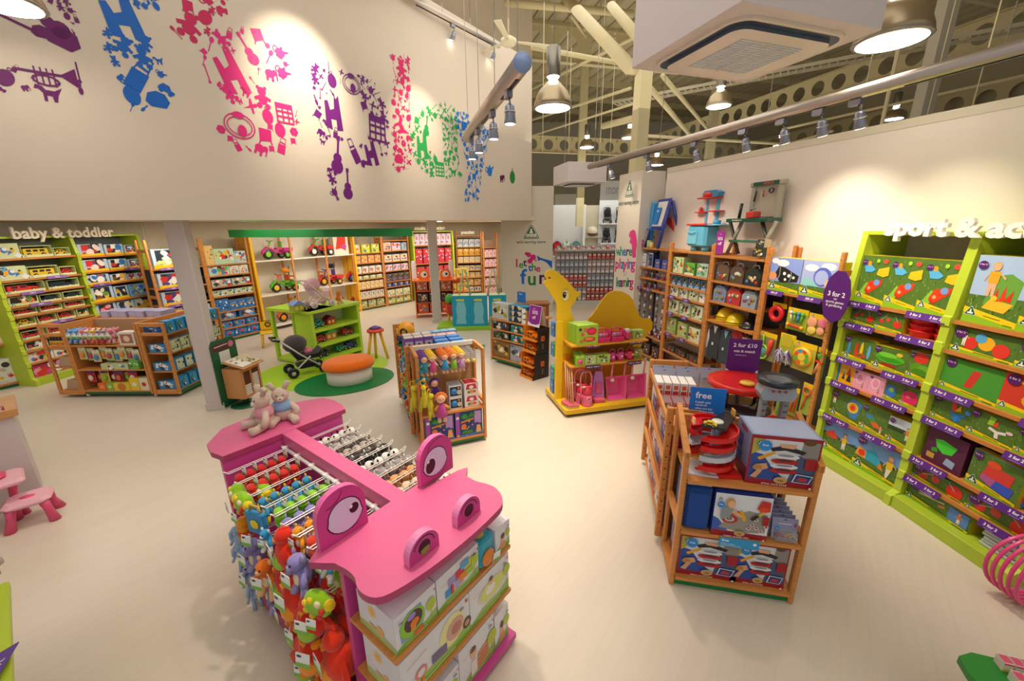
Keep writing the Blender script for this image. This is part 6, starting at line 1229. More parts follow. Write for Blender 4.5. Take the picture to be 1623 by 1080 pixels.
def tower():
 o = bpy.data.objects.new('lift_tower_toy', None); COL.objects.link(o); c = '#9aa6b4'
 for x in (-.07, .07): part(MB().box(x - .02, -.03, 0, x + .02, .03, .30, c, 'plastic', b=.006), 'tower_leg', o); [part(MB().box(x - .013, -.034, .03 + .05 * i, x + .013, -.03, .045 + .05 * i, '#6a7488', 'plastic'), 'ladder_rung', o) for i in range(5)]
 part(MB().prism([(-.1, .28), (.1, .28), (.12, .33), (.1, .4), (-.1, .4), (-.12, .33)], -.06, .06, '#a8b2be', 'plastic', ax='y'), 'tower_head', o); part(MB().lathe([(.13, .4), (.135, .42), (.13, .44), (.06, .435)], 20, '#24303c'), 'helipad', o)
 for i in range(3): part(MB().ell((-.04 + .04 * i, -.062, .355), (.012, .004, .01), '#d83a30', 'plastic', 6, 4), 'red_light', o)
 part(MB().ring((0, -.02, .09), .05, .012, '#d42820', ax='y', n=16), 'red_lift', o); part(MB().tube([(0, 0, .15), (0, 0, .3)], .002, '#e8e8e8', 4), 'lift_cord', o); return o
tx, _ = onplane(1222, 660, MG4 @ Matrix.Translation((0, .55, 0)))
place('tower', tower, G4(tx, .55, 1.027), lab('grey and red lift tower toy behind the large ramp box'), 'toy')
# packs and boxes at the rear of the race rack
def rpack():
 m = MB(); m.box(0, 0, 0, .2, .003, .17, '#b4b8d0', 'card'); o = m.build('car_pack'); a = MB(); A = Art(a, (0, 0, 0), (1, 0, 0), (0, 0, 1), .2, .17); A.ell(.5, .92, .06, '#4a4c60', .025)
 for i in range(4): A.ell(.2 + .18 * i + .03 * (i % 2), .55 - .2 * (i % 2), .08, ['#d8682c', '#c83a30', '#3a3c48', '#e8b040'][i], .06)
 part(a, 'front_print', o); part(MB().box(.01, -.03, .02, .19, -.001, .12, '#c8d0dc', 'clear', b=.006), 'clear_blister', o); return o
for r in range(2):
 for i in range(3): place('rpk', rpack, G4(-.04 + i * .215, 1.36 + r * .1, 1.03) @ Matrix.Rotation(R(-6), 4, 'X'), lab(f"wide car pack, {['left', 'middle', 'right'][i]} of {['front', 'rear'][r]} row, rear of race rack"), 'toy pack', 'wide car packs')
for i in range(5): place('wrb', cbox('car_box', .06, .15, .2, '#e2dede', lambda A: (A.rect(0, 0, 1, 1, '#e4e0e2'), A.rect(.1, .25, .9, .5, '#c83a34'), A.rect(.2, .6, .8, .85, '#d8603c')), top='#e8e4e4'), G4(-.05 + i * .068, 1.05, 1.027), lab(f"slim white and red car box, {ORD[i]} from left on the race rack"), 'box', 'slim car boxes')
for i in range(4): place('trk', cbox('track_pack', .1, .05, .16, '#b03a3c', lambda A: a_blob(A, '#a8a4a8', ['#c83a34', '#2a2a30', '#e8e4e0'], 2), top='#8a7478'), G4(-.04 + i * .105, .84, 1.027), lab(f"low track pack, {ORD[i]} from left on the race rack"), 'box', 'low track packs')
for r, z in enumerate((.102, .452, .782)):
 for j in range(5):
  k = (r + j) % 3
  place(('r4', k), cbox('vehicle_box', .18, .24, .14, ['#3a5ab0', '#c8c0c8', '#a83a50'][k], lambda A, k=k: (a_blob(A, ['#4a6ac0', '#dcd8e0', '#b84458'][k], ['#e8e4e0', '#d83a2c', '#2a4a9c', '#e8b040', '#8a90a8'], 50 + k, None, 8))), G4(-.005, .67 + j * .2, z, R(-90)), lab(f"toy vehicle box, {ORD[j]} from front, {['lower', 'middle', 'upper'][r]} left side shelf of race rack"), 'box', 'vehicle boxes on the left side of the race rack')
  place(('r4', k), None, G4(W4 + .0, .5 + j * .2, z, R(90)), lab(f"toy vehicle box, {ORD[j]} from front, {['lower', 'middle', 'upper'][r]} right side shelf of race rack"), 'box', 'vehicle boxes on the right side of the race rack')
# ================================================================== camel stock
def CMp(x, y, z, rz=0): return UNITS['CM'].M @ Matrix.Translation((x, y, z)) @ Matrix.Rotation(rz, 4, 'Z')
def a_bbq(A): A.rect(0, 0, 1, 1, '#9cc43c'); A.ell(.68, .68, .24, '#c82448', .2); A.ell(.68, .7, .17, '#e83c64', .13); A.ell(.58, .28, .3, '#c83038', .13); A.ell(.56, .3, .22, '#e8884c', .08); A.ell(.25, .55, .08, '#d84a6c', .1); A.ell(.38, .78, .09, '#e85a7c'); A.ell(.13, .8, .07, '#3a3450'); A.ell(.2, .2, .1, '#d86a3c', .06)
for i in range(3): place('bbq', cbox('picnic_set_box', .30, .27, .075, '#96be38', a_bbq, top='#a4cc44'), CMp(.06 + (.02 - .02 * i), -.02 + i * .085, 1.002), lab(f"green barbecue set box, {['nearest', 'middle', 'rear'][i]} of three, top shelf of camel display"), 'box', 'green barbecue boxes')
def basket():
 o = MB().box(0, 0, 0, .2, .16, .05, '#d8286c', 'plastic', b=.01).build('pink_basket')
 for a, b in (((0, 0), (.2, .008)), ((0, .152), (.2, .16))): part(MB().box(a[0], a[1], .05, b[0], b[1], .07, '#e0347a', 'plastic'), 'rim', o)
 for x in (0, .192): part(MB().box(x, 0, .05, x + .008, .16, .16, '#e0347a', 'plastic'), 'side', o)
 part(MB().box(0, .0, .135, .2, .008, .16, '#e0347a', 'plastic'), 'top_bar', o); part(MB().tube([(.03, .08, .16), (.07, .08, .19), (.13, .08, .19), (.17, .08, .16)], .007, '#e8408a'), 'handle', o)
 rn = random.Random(2)
 for i in range(7): part(MB().ell((.03 + .023 * i, .06, .09), (.012, .03, .04), rn.choice(['#c8c0c4', '#b8b0b8', '#e878a0', '#e0c0c8']), 'plastic', 6, 5), 'packed_cutlery', o)
 return o
for i in range(2): place('bsk', basket, CMp(.38 + i * .215, .0, 1.002), lab(f"{['left', 'right'][i]} pink basket of toy tableware, top shelf of camel display"), 'basket', 'pink baskets')
def bucket2():
 o = MB().lathe([(.045, 0), (.055, .06), (.06, .12)], 12, '#e04a7c').build('pink_bucket'); part(MB().ring((0, 0, .12), .06, .005, '#f08ab0', n=14), 'rim', o); part(MB().ell((0, 0, .13), (.05, .05, .03), '#d8c8c8', 'plastic', 8, 5), 'contents', o); part(MB().ell((.02, -.05, .12), .018, '#5a9a48', 'card', 8, 5), 'green_label', o); return o
place('pbk', bucket2, CMp(.87, .08, 1.002), lab('pink bucket with green label, top shelf of camel display'), 'bucket')
place('gbx', cbox('green_toy_box', .16, .12, .1, '#a8c46c', lambda A: a_blob(A, '#a4c468', ['#d84a6c', '#5a8a3c', '#e8e8d0'], 4)), CMp(.96, .06, 1.002), lab('small green box at right end, top shelf of camel display'), 'box')
for i in range(5): place('bat2', card('bat_pack', .14, .15, '#8fc230', '#d84a8c', '#b8d868'), CMp(.07 + (.012 * i), .0 + i * .05, .702), lab(f"lime bat pack with pink paddles, {ORD[i]} from front, camel display"), 'toy pack', 'lime bat packs')
place('gb1', cbox('green_toy_box', .16, .13, .12, '#b0c87c', lambda A: a_blob(A, '#b4cc84', ['#8a5a8c', '#c8a0b8', '#e8e4e0'], 7)), CMp(.22, .0, .702), lab('pale green box with cutlery, second shelf of camel display'), 'box')
place('gb2', cbox('green_toy_box', .2, .13, .12, '#a8c45c', lambda A: a_blob(A, '#acc864', ['#5a8a3c', '#e8884c', '#e8e4e0', '#c83a2c'], 8)), CMp(.39, .0, .702), lab('wider green box with salad toys, second shelf of camel display'), 'box')
place('gb3', cbox('green_toy_box', .13, .14, .12, '#a89a5c', lambda A: a_blob(A, '#a8a464', ['#5a8a3c', '#e8884c'], 9)), CMp(1.0, .06, .702), lab('olive box at right end, second shelf of camel display'), 'box')
def wcan(c, spout):
 def f():
  o = MB().lathe([(.045, 0), (.055, .05), (.05, .1), (.045, .12)], 12, c).build('watering_can'); part(MB().ring((0, 0, .13), .042, .006, c, ax='y', n=14), 'handle', o)
  part(MB().tube([(-.04, -.01, .05), (-.075, -.03, .1)], [.012, .018], spout), 'spout', o); part(MB().ell((.03, -.05, .08), (.02, .006, .02), '#b8c83c', 'card', 8, 4) if spout != c else MB().ell((.0, -.052, .07), (.015, .005, .015), '#e8e0e8', 'card', 8, 4), 'label_print', o); return o
 return f
for i, (x, c, sp, nm) in enumerate(((.66, '#d84a9c', '#d84a9c', 'left violet pink'), (.79, '#d84a9c', '#d84a9c', 'middle violet pink'), (.93, '#e0306c', '#e8508c', 'right bright pink'))): place(('wc', c), wcan(c, sp), CMp(x, .08, .702), lab(f"{nm} watering can, second shelf of camel display"), 'watering can', 'pink watering cans')
def trolley():
 o = bpy.data.objects.new('cleaning_trolley', None); COL.objects.link(o); c = '#e2688c'
 part(MB().lathe([(.085, 0), (.085, .02), (.07, .12), (.075, .16)], 14, c), 'bucket_base', o); part(MB().lathe([(.07, .14), (.065, .28)], 12, '#d83a50', 'plastic'), 'red_bag', o)
 for x in (-.075, .075): part(MB().tube([(x, .03, .04), (x, .05, .3)], .012, c), 'side_pole', o)
 part(MB().tube([(-.08, .05, .28), (-.085, .06, .40), (-.05, .06, .47), (.05, .06, .47), (.085, .06, .40), (.08, .05, .28)], .012, '#ee88a8'), 'arched_handle', o)
 part(MB().tube([(-.08, -.02, .28), (0, -.06, .29), (.08, -.02, .28)], .012, '#e03c60'), 'front_rail', o); part(MB().ring((0, -.07, .11), .03, .009, '#ee88a8', ax='y', n=12), 'jug_handle', o); part(MB().ell((-.07, -.04, .29), (.03, .008, .02), '#d8d4b0', 'card', 8, 4), 'hang_label', o)
 for x in (-.08, .08): part(MB().lathe([(.03, -.01), (.03, .01)], 10, '#2a2a2a', c=(x, .04, .03), ax='x'), 'wheel', o)
 return o
for i in range(3): place('trly', trolley, CMp(.26 - i * .045, -.02 + i * .1, .117) @ Matrix.Scale(1.0, 4), lab(f"pink toy cleaning trolley, {['nearest', 'middle', 'rear'][i]} of three, foot of camel display"), 'toy', 'pink cleaning trolleys')
def hoover():
 o = bpy.data.objects.new('toy_vacuum', None); COL.objects.link(o); m = MB(); m.M = Matrix.Rotation(R(-14), 4, 'X') @ Matrix.Rotation(R(4), 4, 'Y'); m.prism([(-.09, .06), (.09, .06), (.075, .3), (.05, .42), (-.05, .42), (-.075, .3)], -.03, .03, '#c88ad8', 'plastic', ax='y'); part(m, 'lilac_body', o)
 m2 = MB(); m2.M = m.M; m2.box(-.05, -.045, .1, .05, -.03, .27, '#e0609c', 'plastic', b=.012); part(m2, 'pink_cover', o); m3 = MB(); m3.M = m.M; m3.tube([(-.045, 0, .4), (-.05, 0, .52), (.05, 0, .52), (.045, 0, .4)], .012, '#b87cc8'); part(m3, 'handle', o)
 part(MB().box(-.09, -.1, 0, .09, .05, .06, '#e05a80', 'plastic', b=.015), 'floor_head', o); return o
place('hoov', hoover, CMp(.47, .08, .117, -.1), lab('lilac and pink toy vacuum cleaner, foot of camel display'), 'toy')
def barrow():
 o = bpy.data.objects.new('toy_wheelbarrow', None); COL.objects.link(o); c = '#ea5c9c'
 m = MB(); m.M = Matrix.Rotation(R(-10), 4, 'X')
 vs = [(-.13, 0, .02), (.13, 0, .02), (.15, 0, .33), (-.15, 0, .33), (-.08, .11, .07), (.08, .11, .07), (.10, .12, .26), (-.10, .12, .26), (-.15, -.012, 0), (.15, -.012, 0), (.17, -.012, .35), (-.17, -.012, .35)]
 m.add(vs, [(0, 1, 5, 4), (1, 2, 6, 5), (2, 3, 7, 6), (3, 0, 4, 7), (4, 5, 6, 7), (8, 9, 1, 0), (9, 10, 2, 1), (10, 11, 3, 2), (11, 8, 0, 3)], c, 'plastic'); part(m, 'tub', o)
 for x in (-.07, .13): m = MB(); m.M = Matrix.Rotation(R(-10), 4, 'X'); m.tube([(x, .0, .34), (x + .03, -.02, .58)], .014, '#ee88b4'); part(m, 'handle', o)
 m = MB(); m.M = Matrix.Rotation(R(-10), 4, 'X'); m.ell((-.06, -.016, .3), (.035, .006, .028), '#e8dccc', 'card', 10, 5); part(m, 'hang_label', o); return o
for i in range(2): place('brw', barrow, CMp(.74 + i * .32, .02, .117), lab(f"{['left', 'right'][i]} pink toy wheelbarrow standing on end, foot of camel display"), 'toy', 'pink wheelbarrows')
def broom():
 o = MB().tube([(0, .0, .05), (0, .12, .58)], .009, '#d8b080', 8, 'wood').build('toy_broom'); part(MB().box(-.08, -.02, .03, .08, .02, .06, '#d86a7c', 'plastic', b=.005), 'pink_head', o); part(MB().box(-.08, -.018, 0, .08, .018, .03, '#d8b060', 'cloth'), 'bristles', o); return o
for i in range(4): place('brm', broom, CMp(.03 - i * .012, -.08 + i * .05, .117, -.05), lab(f"small toy broom, {ORD[i]} from front, left foot of camel display"), 'broom', 'small toy brooms')
def tk2():
 o = MB().box(0, -.003, 0, .22, 0, .055, '#4a2a5c', 'card').build('shelf_ticket'); a = MB(); A = Art(a, (0, -.003, 0), (1, 0, 0), (0, 0, 1), .22, .055); A.text('3 for 2', .27, .5, .55, '#f0e8f4', .02); A.text('3 for 2', .74, .5, .55, '#f0e8f4', .02); part(a, 'lettering', o); return o
for i, (x, z) in enumerate(((.2, .945), (.86, .945), (.22, .645), (.86, .645))): place('tk2', tk2, CMp(x, -.012, z), lab(f"dark purple 3 for 2 strip, {['left', 'right'][i % 2]} of {['upper', 'lower'][i // 2]} camel shelf"), 'sign', 'purple strips on the camel display')
for i in range(4): place(('cl', i % 2), cbox('blue_green_box', .13, .2, .16, ['#3a78d0', '#58b848'][i % 2], lambda A: a_blob(A, '#4a90e0', ['#e8e8f0', '#2a4a9c'], 6)), MCm @ Matrix.Translation((.03, yc + .14 + 0 * i, [1.002, .702, .117, .335][i])) @ Matrix.Rotation(R(-90), 4, 'Z') @ Matrix.Translation((-.16, 0, 0)), lab(f"{['blue', 'green', 'blue', 'green'][i]} toy box on the far side of the camel, {['top', 'middle', 'lowest', 'third'][i]}"), 'box', 'boxes behind the camel neck')
# ================================================================== stock of the left and rear bays
PAL = dict(g=['#c8d88c', '#e8c030', '#d83a2c', '#3a6ab0', '#e8e4d8'], b=['#3a7ac8', '#5aa8e0', '#e8b030', '#d8402c', '#e8e8f0'], r=['#d8342c', '#e8a0b0', '#b83a5c', '#f0e0e0', '#4a4a8c'], y=['#e8b848', '#d87a3c', '#f0e0c0', '#8a5a2c', '#6a9a4c'], w=['#d8342c', '#e8b030', '#3a8ac0', '#6aa84c', '#c8b89a'], k=['#28303c', '#c83a2c', '#e8b030', '#8a9aa8', '#5a7a3c'])
BG = dict(g='#d3dba6', b='#3f86cc', r='#d8606c', y='#e2bc7c', w='#dfe0d4', k='#4a4c54')
def rows(uk, spec):
 for si, items in spec:
  L_ = []
  for q in items:
   desc, st, p, w, h, n = q[:6]; sd = abs(sum(map(ord, desc))) % 97; bg = q[6] if len(q) > 6 else BG[p]
   if st == 'b': b = cbox('boxed_toy', w, h, .16, bg, lambda A, bg=bg, p=p, sd=sd: a_blob(A, bg, PAL[p], sd, None, 8), top='#d8d4c4')
   elif st == 'h': b = cbox('boxed_playset', w, h, .16, '#b8cfe6', lambda A, p=p, sd=sd: a_happy(A, sd, PAL[p]), top='#a8c0dc')
   elif st == 'w': b = cbox('window_box', w, h, .16, '#c8d0a0', lambda A, p=p, sd=sd: a_window(A, sd, PAL[p]))
   else: b = vtray('vehicle_box', w, h, .16, '#c9d690' if bg in BG.values() else bg, st, PAL[p][0] if p != 'g' else '#e8c030', PAL['k'][0])
   L_.append((desc, 'box', ('L', desc, w, h), b, w, n))
  fill(uk, si, L_, x0=.05)
rows('A0', [(0, [('pale tall toy box', 'b', 'g', .3, .28, 3)]), (1, [('lime toy box', 'b', 'g', .3, .28, 3, '#b8d048')]), (2, [('wooden alphabet box', 'b', 'y', .34, .3, 3)]), (3, [('teal wheeled toy box', 'b', 'b', .34, .3, 2), ('wooden trolley box', 'b', 'y', .34, .26, 1)]), (4, [('large glossy activity box', 'b', 'w', .5, .42, 2)])])
rows('A1', [(0, [('round blue robot box', 'b', 'b', .36, .24, 1, '#cfd9a4'), ('yellow toy bus box', 'bus', 'g', .42, .19, 1), ('yellow car box', 'car', 'g', .24, .14, 1)]),
 (1, [('round blue robot box', 'b', 'b', .36, .22, 1, '#cfd9a4'), ('yellow toy bus box', 'bus', 'g', .42, .19, 1), ('red car box', 'car', 'r', .24, .15, 1)]),
 (2, [('long red fire engine box', 'truck', 'r', .52, .17, 1), ('dark truck and trailer box', 'truck', 'k', .46, .16, 1)]), (3, [('pale animal window box', 'w', 'y', .38, .15, 1), ('small three car box', 'car', 'k', .3, .13, 2)]),
 (4, [('low three car box', 'car', 'w', .31, .11, 3)]), (5, [('yellow racer box', 'car', 'g', .26, .15, 1), ('red racer box', 'car', 'r', .26, .15, 2), ('dark empty racer box', 'w', 'k', .18, .14, 1)]),
 (6, [('red train box', 'train', 'r', .3, .14, 3)]), (7, [('red and white car box', 'w', 'r', .3, .13, 3)]), (8, [('shape sorter drum box', 'b', 'w', .34, .18, 3)]), (9, [('pink brick tub box', 'b', 'r', .5, .2, 2, '#d8508c')])])
rows('A2', [(0, [('red castle playset', 'h', 'r', .42, .22, 1), ('blue shop playset', 'h', 'b', .34, .2, 1), ('small red playset', 'h', 'w', .25, .17, 1)]), (1, [('red castle playset', 'h', 'r', .42, .22, 1), ('blue shop playset', 'h', 'b', .34, .2, 1), ('small red playset', 'h', 'w', .25, .17, 1)]),
 (2, [('white and teal figure playset', 'h', 'b', .38, .18, 1), ('wide zoo playset', 'h', 'y', .3, .15, 1), ('small pink playset', 'h', 'r', .15, .13, 2)]), (3, [('water wheel playset', 'h', 'y', .38, .28, 1), ('pirate playset', 'h', 'k', .26, .25, 1), ('pale blue seaside box', 'b', 'b', .36, .25, 1, '#7ab4dc')]),
 (4, [('red barn playset', 'h', 'r', .36, .2, 1), ('green bus playset', 'h', 'g', .32, .19, 1), ('orange engine playset', 'h', 'y', .32, .2, 1)]), (5, [('dark playset', 'h', 'k', .34, .2, 3)])])
rows('B1', [(0, [('tall green snail playset', 'h', 'g', .42, .38, 1), ('pink playset', 'h', 'r', .3, .34, 1)]), (1, [('windmill playset', 'h', 'r', .4, .3, 1), ('yellow playset', 'h', 'y', .3, .28, 1)]), (2, [('pink treehouse playset', 'h', 'r', .42, .28, 1, '#b8d0c8'), ('pale blue scene box', 'b', 'b', .3, .26, 1, '#a8c4d8')]), (3, [('red car playset', 'h', 'r', .28, .24, 3)]), (4, [('dark play box', 'b', 'k', .28, .24, 3)]), (5, [('dark red book box', 'b', 'r', .28, .24, 3, '#6c3034')])])
rows('B2', [(0, [('slim wooden frame box', 'b', 'y', .17, .42, 1), ('large pale green flower box', 'b', 'g', .42, .34, 1, '#b9d4b8'), ('pale blue scene box', 'b', 'b', .26, .27, 1, '#b4cdd8')]), (1, [('long pale train set box', 'b', 'w', .42, .2, 1, '#c4d4cc'), ('square white block box', 'b', 'w', .2, .19, 2)]), (2, [('low long wooden train box', 'b', 'w', .4, .15, 2, '#bcd0c8')]), (3, [('low pale animal train box', 'b', 'g', .3, .13, 3, '#c8d4b4')]),
 (4, [('blue bath flower box', 'b', 'b', .28, .28, 1, '#2f74b8'), ('blue bath toy box', 'b', 'b', .19, .22, 3, '#2f74b8')]), (5, [('long blue bath duck box', 'b', 'b', .36, .15, 2, '#3a84c8')]), (6, [('small blue bath boat box', 'b', 'b', .26, .15, 3, '#3a84c8')]), (7, [('deep blue bath submarine box', 'b', 'b', .28, .2, 3, '#2668ac')])])
rows('D1', [(0, [('wooden farm box', 'b', 'y', .22, .26, 1), ('yellow giraffe box', 'b', 'g', .28, .26, 2, '#c8d03c')]), (1, [('small orange game box', 'b', 'y', .2, .22, 4, '#e0a468')]), (2, [('white shape box', 'b', 'w', .2, .2, 4)]), (3, [('low green figures box', 'b', 'g', .2, .1, 4, '#b8c8a0')]), (4, [('flat book pack', 'b', 'y', .14, .22, 6, '#e8d0a0')]), (5, [('slim book pack', 'b', 'w', .14, .22, 6)]), (6, [('floor game box', 'b', 'g', .26, .22, 3, '#a8b478')])])
rows('D2', [(1, [('red medal game box', 'b', 'r', .28, .27, 1, '#e0c8a8'), ('pink princess game box', 'b', 'r', .34, .25, 1, '#e8c8d4'), ('pale blue game box', 'b', 'b', .2, .24, 1, '#9cc4dc')]), (2, [('pale cream craft box', 'b', 'w', .26, .22, 3, '#ece4cc')]), (3, [('lavender craft box', 'b', 'r', .26, .2, 3, '#dcd4e0')]), (4, [('dark activity box', 'b', 'k', .22, .24, 4, '#6a5a64')]), (5, [('low blue vehicle box', 'b', 'b', .22, .12, 4, '#384c8c')]), (6, [('pale green wooden toy box', 'b', 'g', .28, .22, 3, '#d4dcb8')]), (7, [('green edged wooden toy box', 'b', 'g', .28, .2, 3, '#b8d07c')])])
rows('E', [(0, [('pale blue and red guitar box', 'b', 'r', .19, .38, 7, '#d4c8dc')]), (1, [('tall red instrument box', 'b', 'r', .24, .5, 5, '#c83848')]), (2, [('red keyboard box', 'b', 'r', .3, .28, 4, '#c84850')]), (3, [('dark screen toy box', 'b', 'k', .34, .28, 4, '#7a4a4c')]), (4, [('bright red drum box', 'b', 'r', .34, .3, 4, '#c83a30')])])
rows('F', [(1, [('blue topped puzzle box', 'b', 'b', .2, .28, 4, '#cfd8e0')]), (2, [('orange puzzle box', 'b', 'y', .2, .24, 4, '#f0b040')]), (3, [('cream puzzle box', 'b', 'y', .2, .22, 4, '#ecd8b0')]), (4, [('low wooden puzzle box', 'b', 'w', .2, .18, 4, '#d8ccae')]), (5, [('tan puzzle box', 'b', 'y', .2, .2, 4)]), (6, [('square wooden puzzle box', 'b', 'y', .26, .22, 3, '#dcb070')]), (7, [('low puzzle box', 'b', 'w', .26, .18, 3)])])
rows('F2', [(i, [('pink and white doll pack', 'b', 'r', .14, .26, 3, '#e4c0c4')]) for i in range(1, 6)])
for i, (x, si) in enumerate(((.62, 1), (.22, 2), (.28, 3), (.5, 5))): ticket('A1', si, x, '3 for 2', w=.3, h=.05, n=1, which=['right', 'left', 'middle', 'centre'][i], col='#7a4a9c')
for i, (x, si) in enumerate(((.72, 1), (.1, 2))): ticket('A2', si, x, '3 for 2', w=.28, h=.05, n=1, which=['right', 'left'][i], col='#7a4a9c')
for i in range(3): ticket('B1', i, .15, '3 for 2', w=.3, h=.05, n=1, which=ORD[i], col='#7a4a9c')
# lettering over the bays
def wordfit(txt, pxa, pxb, M, z, col, label, off=.03, depth=.03, mat='paint'):
 a, za = onplane(*pxa, M); b, _ = onplane(*pxb, M); vs, _ = glyphs(txt, off); wd = max(v[0] for v in vs) - min(v[0] for v in vs); word(txt, a, z if z else za, (b - a) / wd, M, col=col, label=label, off=off, depth=depth, mat=mat)
MA = frame(pA, az_of(pA, pAr)) @ Matrix.Translation((0, -.06, 0))
wordfit('baby & toddler', (18, 368), (180, 368), MA, 2.50, '#ece4d4', 'raised cream letters reading baby & toddler above the lime bays')
ME = frame(pE0, az_of(pE0, pE1)) @ Matrix.Translation((0, -.05, 0)); wordfit('music & dancing', (657, 360), (705, 358), ME, 2.50, '#f6efd8', 'raised cream letters reading music & dancing above the far lime bay')
MFf = UNITS['F'].M @ Matrix.Translation((0, -.03, 0)); wordfit('puzzles', (731, 369), (752, 369), MFf, 2.33, '#f8f0e0', 'white letters reading puzzles on the narrow beech bay')
# ---- trikes
def trike(c1, c2, hub, tray=True, hood=None):
 def f():
  o = bpy.data.objects.new('toy_tricycle', None); COL.objects.link(o)
  for nm, x, y, r in (('front_wheel', -.2, 0, .12), ('rear_wheel', .2, -.14, .09), ('rear_wheel', .2, .14, .09)):
   w = MB().lathe([(r * .8, -.03), (r, -.02), (r, .02), (r * .8, .03)], 16, '#1e2020', c=(x, y, r), ax='y'); w = part(w, nm, o); h = MB().lathe([(r * .55, -.034), (r * .5, -.036)], 12, hub, c=(x, y, r), ax='y').build('hub'); h.parent = w
  part(MB().tube([(-.2, 0, .14), (-.14, 0, .3), (-.1, 0, .42)], .02, c2), 'fork', o); part(MB().tube([(-.12, 0, .26), (.0, 0, .17), (.2, 0, .12)], .026, c1), 'frame', o); part(MB().tube([(.2, -.14, .1), (.2, .14, .1)], .012, '#888'), 'axle', o)
  part(MB().tube([(-.1, -.14, .44), (-.12, 0, .42), (-.1, .14, .44)], .014, c2), 'handlebar', o); part(MB().box(.0, -.08, .22, .14, .08, .27, c1, b=.015), 'seat', o); part(MB().box(.12, -.08, .26, .15, .08, .42, c2, b=.01), 'seat_back', o)
  part(MB().prism([(-.34, .12), (-.2, .28), (-.06, .2), (-.08, .25), (-.2, .31), (-.33, .2)], -.045, .045, c1, ax='y'), 'mudguard', o)
  if tray: part(MB().prism([(.16, .14), (.36, .16), (.38, .26), (.15, .26)], -.12, .12, c1, ax='y'), 'tray', o)
  if hood: part(MB().tube([(.16, 0, .3), (.2, 0, .62)], .014, '#444'), 'push_pole', o); part(MB().ell((.1, 0, .52), (.1, .1, .07), hood, 'cloth'), 'hood', o)
  return o
 return f
def onC(px, z, y=.24): x, _ = onplane(px, 400, MC @ Matrix.Translation((0, y, 0))); return MC @ Matrix.Translation((x, y, z))
for i, (px, z, c, lb) in enumerate(((437, 1.782, ('#e03a9c', '#8ad03a', '#8ad03a'), 'pink and lime tricycle'), (508, 1.782, ('#d8382c', '#58c83a', '#e8e8e8'), 'red and green tricycle with white hubs'), (441, .922, ('#58c02a', '#e8542c', '#f0c030', True, '#e8901c'), 'green tricycle with orange bars'), (517, .922, ('#d8342c', '#5a3a9c', '#f0b020', True, '#26242c'), 'red and purple tricycle with push pole'), (561, .922, ('#d82c34', '#2a78c8', '#2a78c8', False, '#2a70c0'), 'red and blue ride-on with blue hood'), (561, .122, ('#a8242c', '#7a1c24', '#c83a3a', False), 'dark red tricycle on the floor shelf'), (444, .122, ('#e05a1c', '#c83a1c', '#e8901c', False, '#e8901c'), 'orange push tricycle on the floor shelf'))):
 place(('trike', i), trike(*c), onC(px, z) @ Matrix.Scale(1.05, 4), lab(f"{lb}, {'top' if z > 1.5 else ('middle' if z > .5 else 'bottom')} of trike display"), 'tricycle', 'tricycles on show')
place('redc', cbox('costume_box', .5, .5, .2, '#e8dcd0', lambda A: (A.rect(0, 0, 1, 1, '#ecdcd0'), A.poly([(.1, .3), (.3, 1), (.85, 1), (.8, .2), (.5, .35)], '#d8342c'), A.ell(.7, .45, .18, '#b84ab0', .12))), onC(530, 1.782, .1), lab('red and white ride-on box on top shelf of trike display'), 'box')
# green canopy over the display; green brightened in place of spotlight on it
a, b = AT(361.5, 367, 8.6), AT(653, 360, 8.1); v = (b - a); v.z = 0; MGc = frame((a.x, a.y, 0), az_of(a, b)); w = v.length
pts = [(0, 0)] + [(w * i / 12, -.35 * math.sin(PI * i / 12)) for i in range(1, 12)] + [(w, 0), (w * .9, .9), (w * .1, .9)]
struct(MB().prism(pts, 2.375, 2.525, '#128a3c', 'paint'), 'trim_canopy', MGc)
# floor discs and ottoman
def disc(name, c, rx, ry, az, col, lb):
 m = MB().prism([(rx * math.cos(2 * PI * i / 48), ry * math.sin(2 * PI * i / 48)) for i in range(48)], .001, .005, col, 'vinyl'); o = m.build(name); o.matrix_world = frame((c.x, c.y, 0), az); tag(o, lab(lb), 'floor disc')
disc('floor_disc', G(514, 586), 1.15, .95, 60, '#a8cf2e', 'lime green oval floor disc under the pram and curved display'); c = G(549, 604) + Vector((0, 0, .004)); o = disc('floor_disc', c, .80, .62, 62, '#0a7a3a', 'dark green oval floor disc under the orange stool')
bpy.data.objects['floor_disc.001'].location.z = .005
c = G(556, 603.5); t = empty('stool', frame((c.x, c.y, .0095), 62), lab('round stool with orange cushion and white drum base'), 'stool')
part(MB().lathe([(.33, 0), (.34, .01), (.34, .24)], 36, '#e8e2d6', 'paint', sx=1.08, sy=.86), 'drum_base', t); part(MB().lathe([(.34, .24), (.385, .26), (.395, .31), (.37, .37), (.3, .395), (0, .40)], 36, '#f6781e', 'cloth', sx=1.08, sy=.86), 'cushion', t)
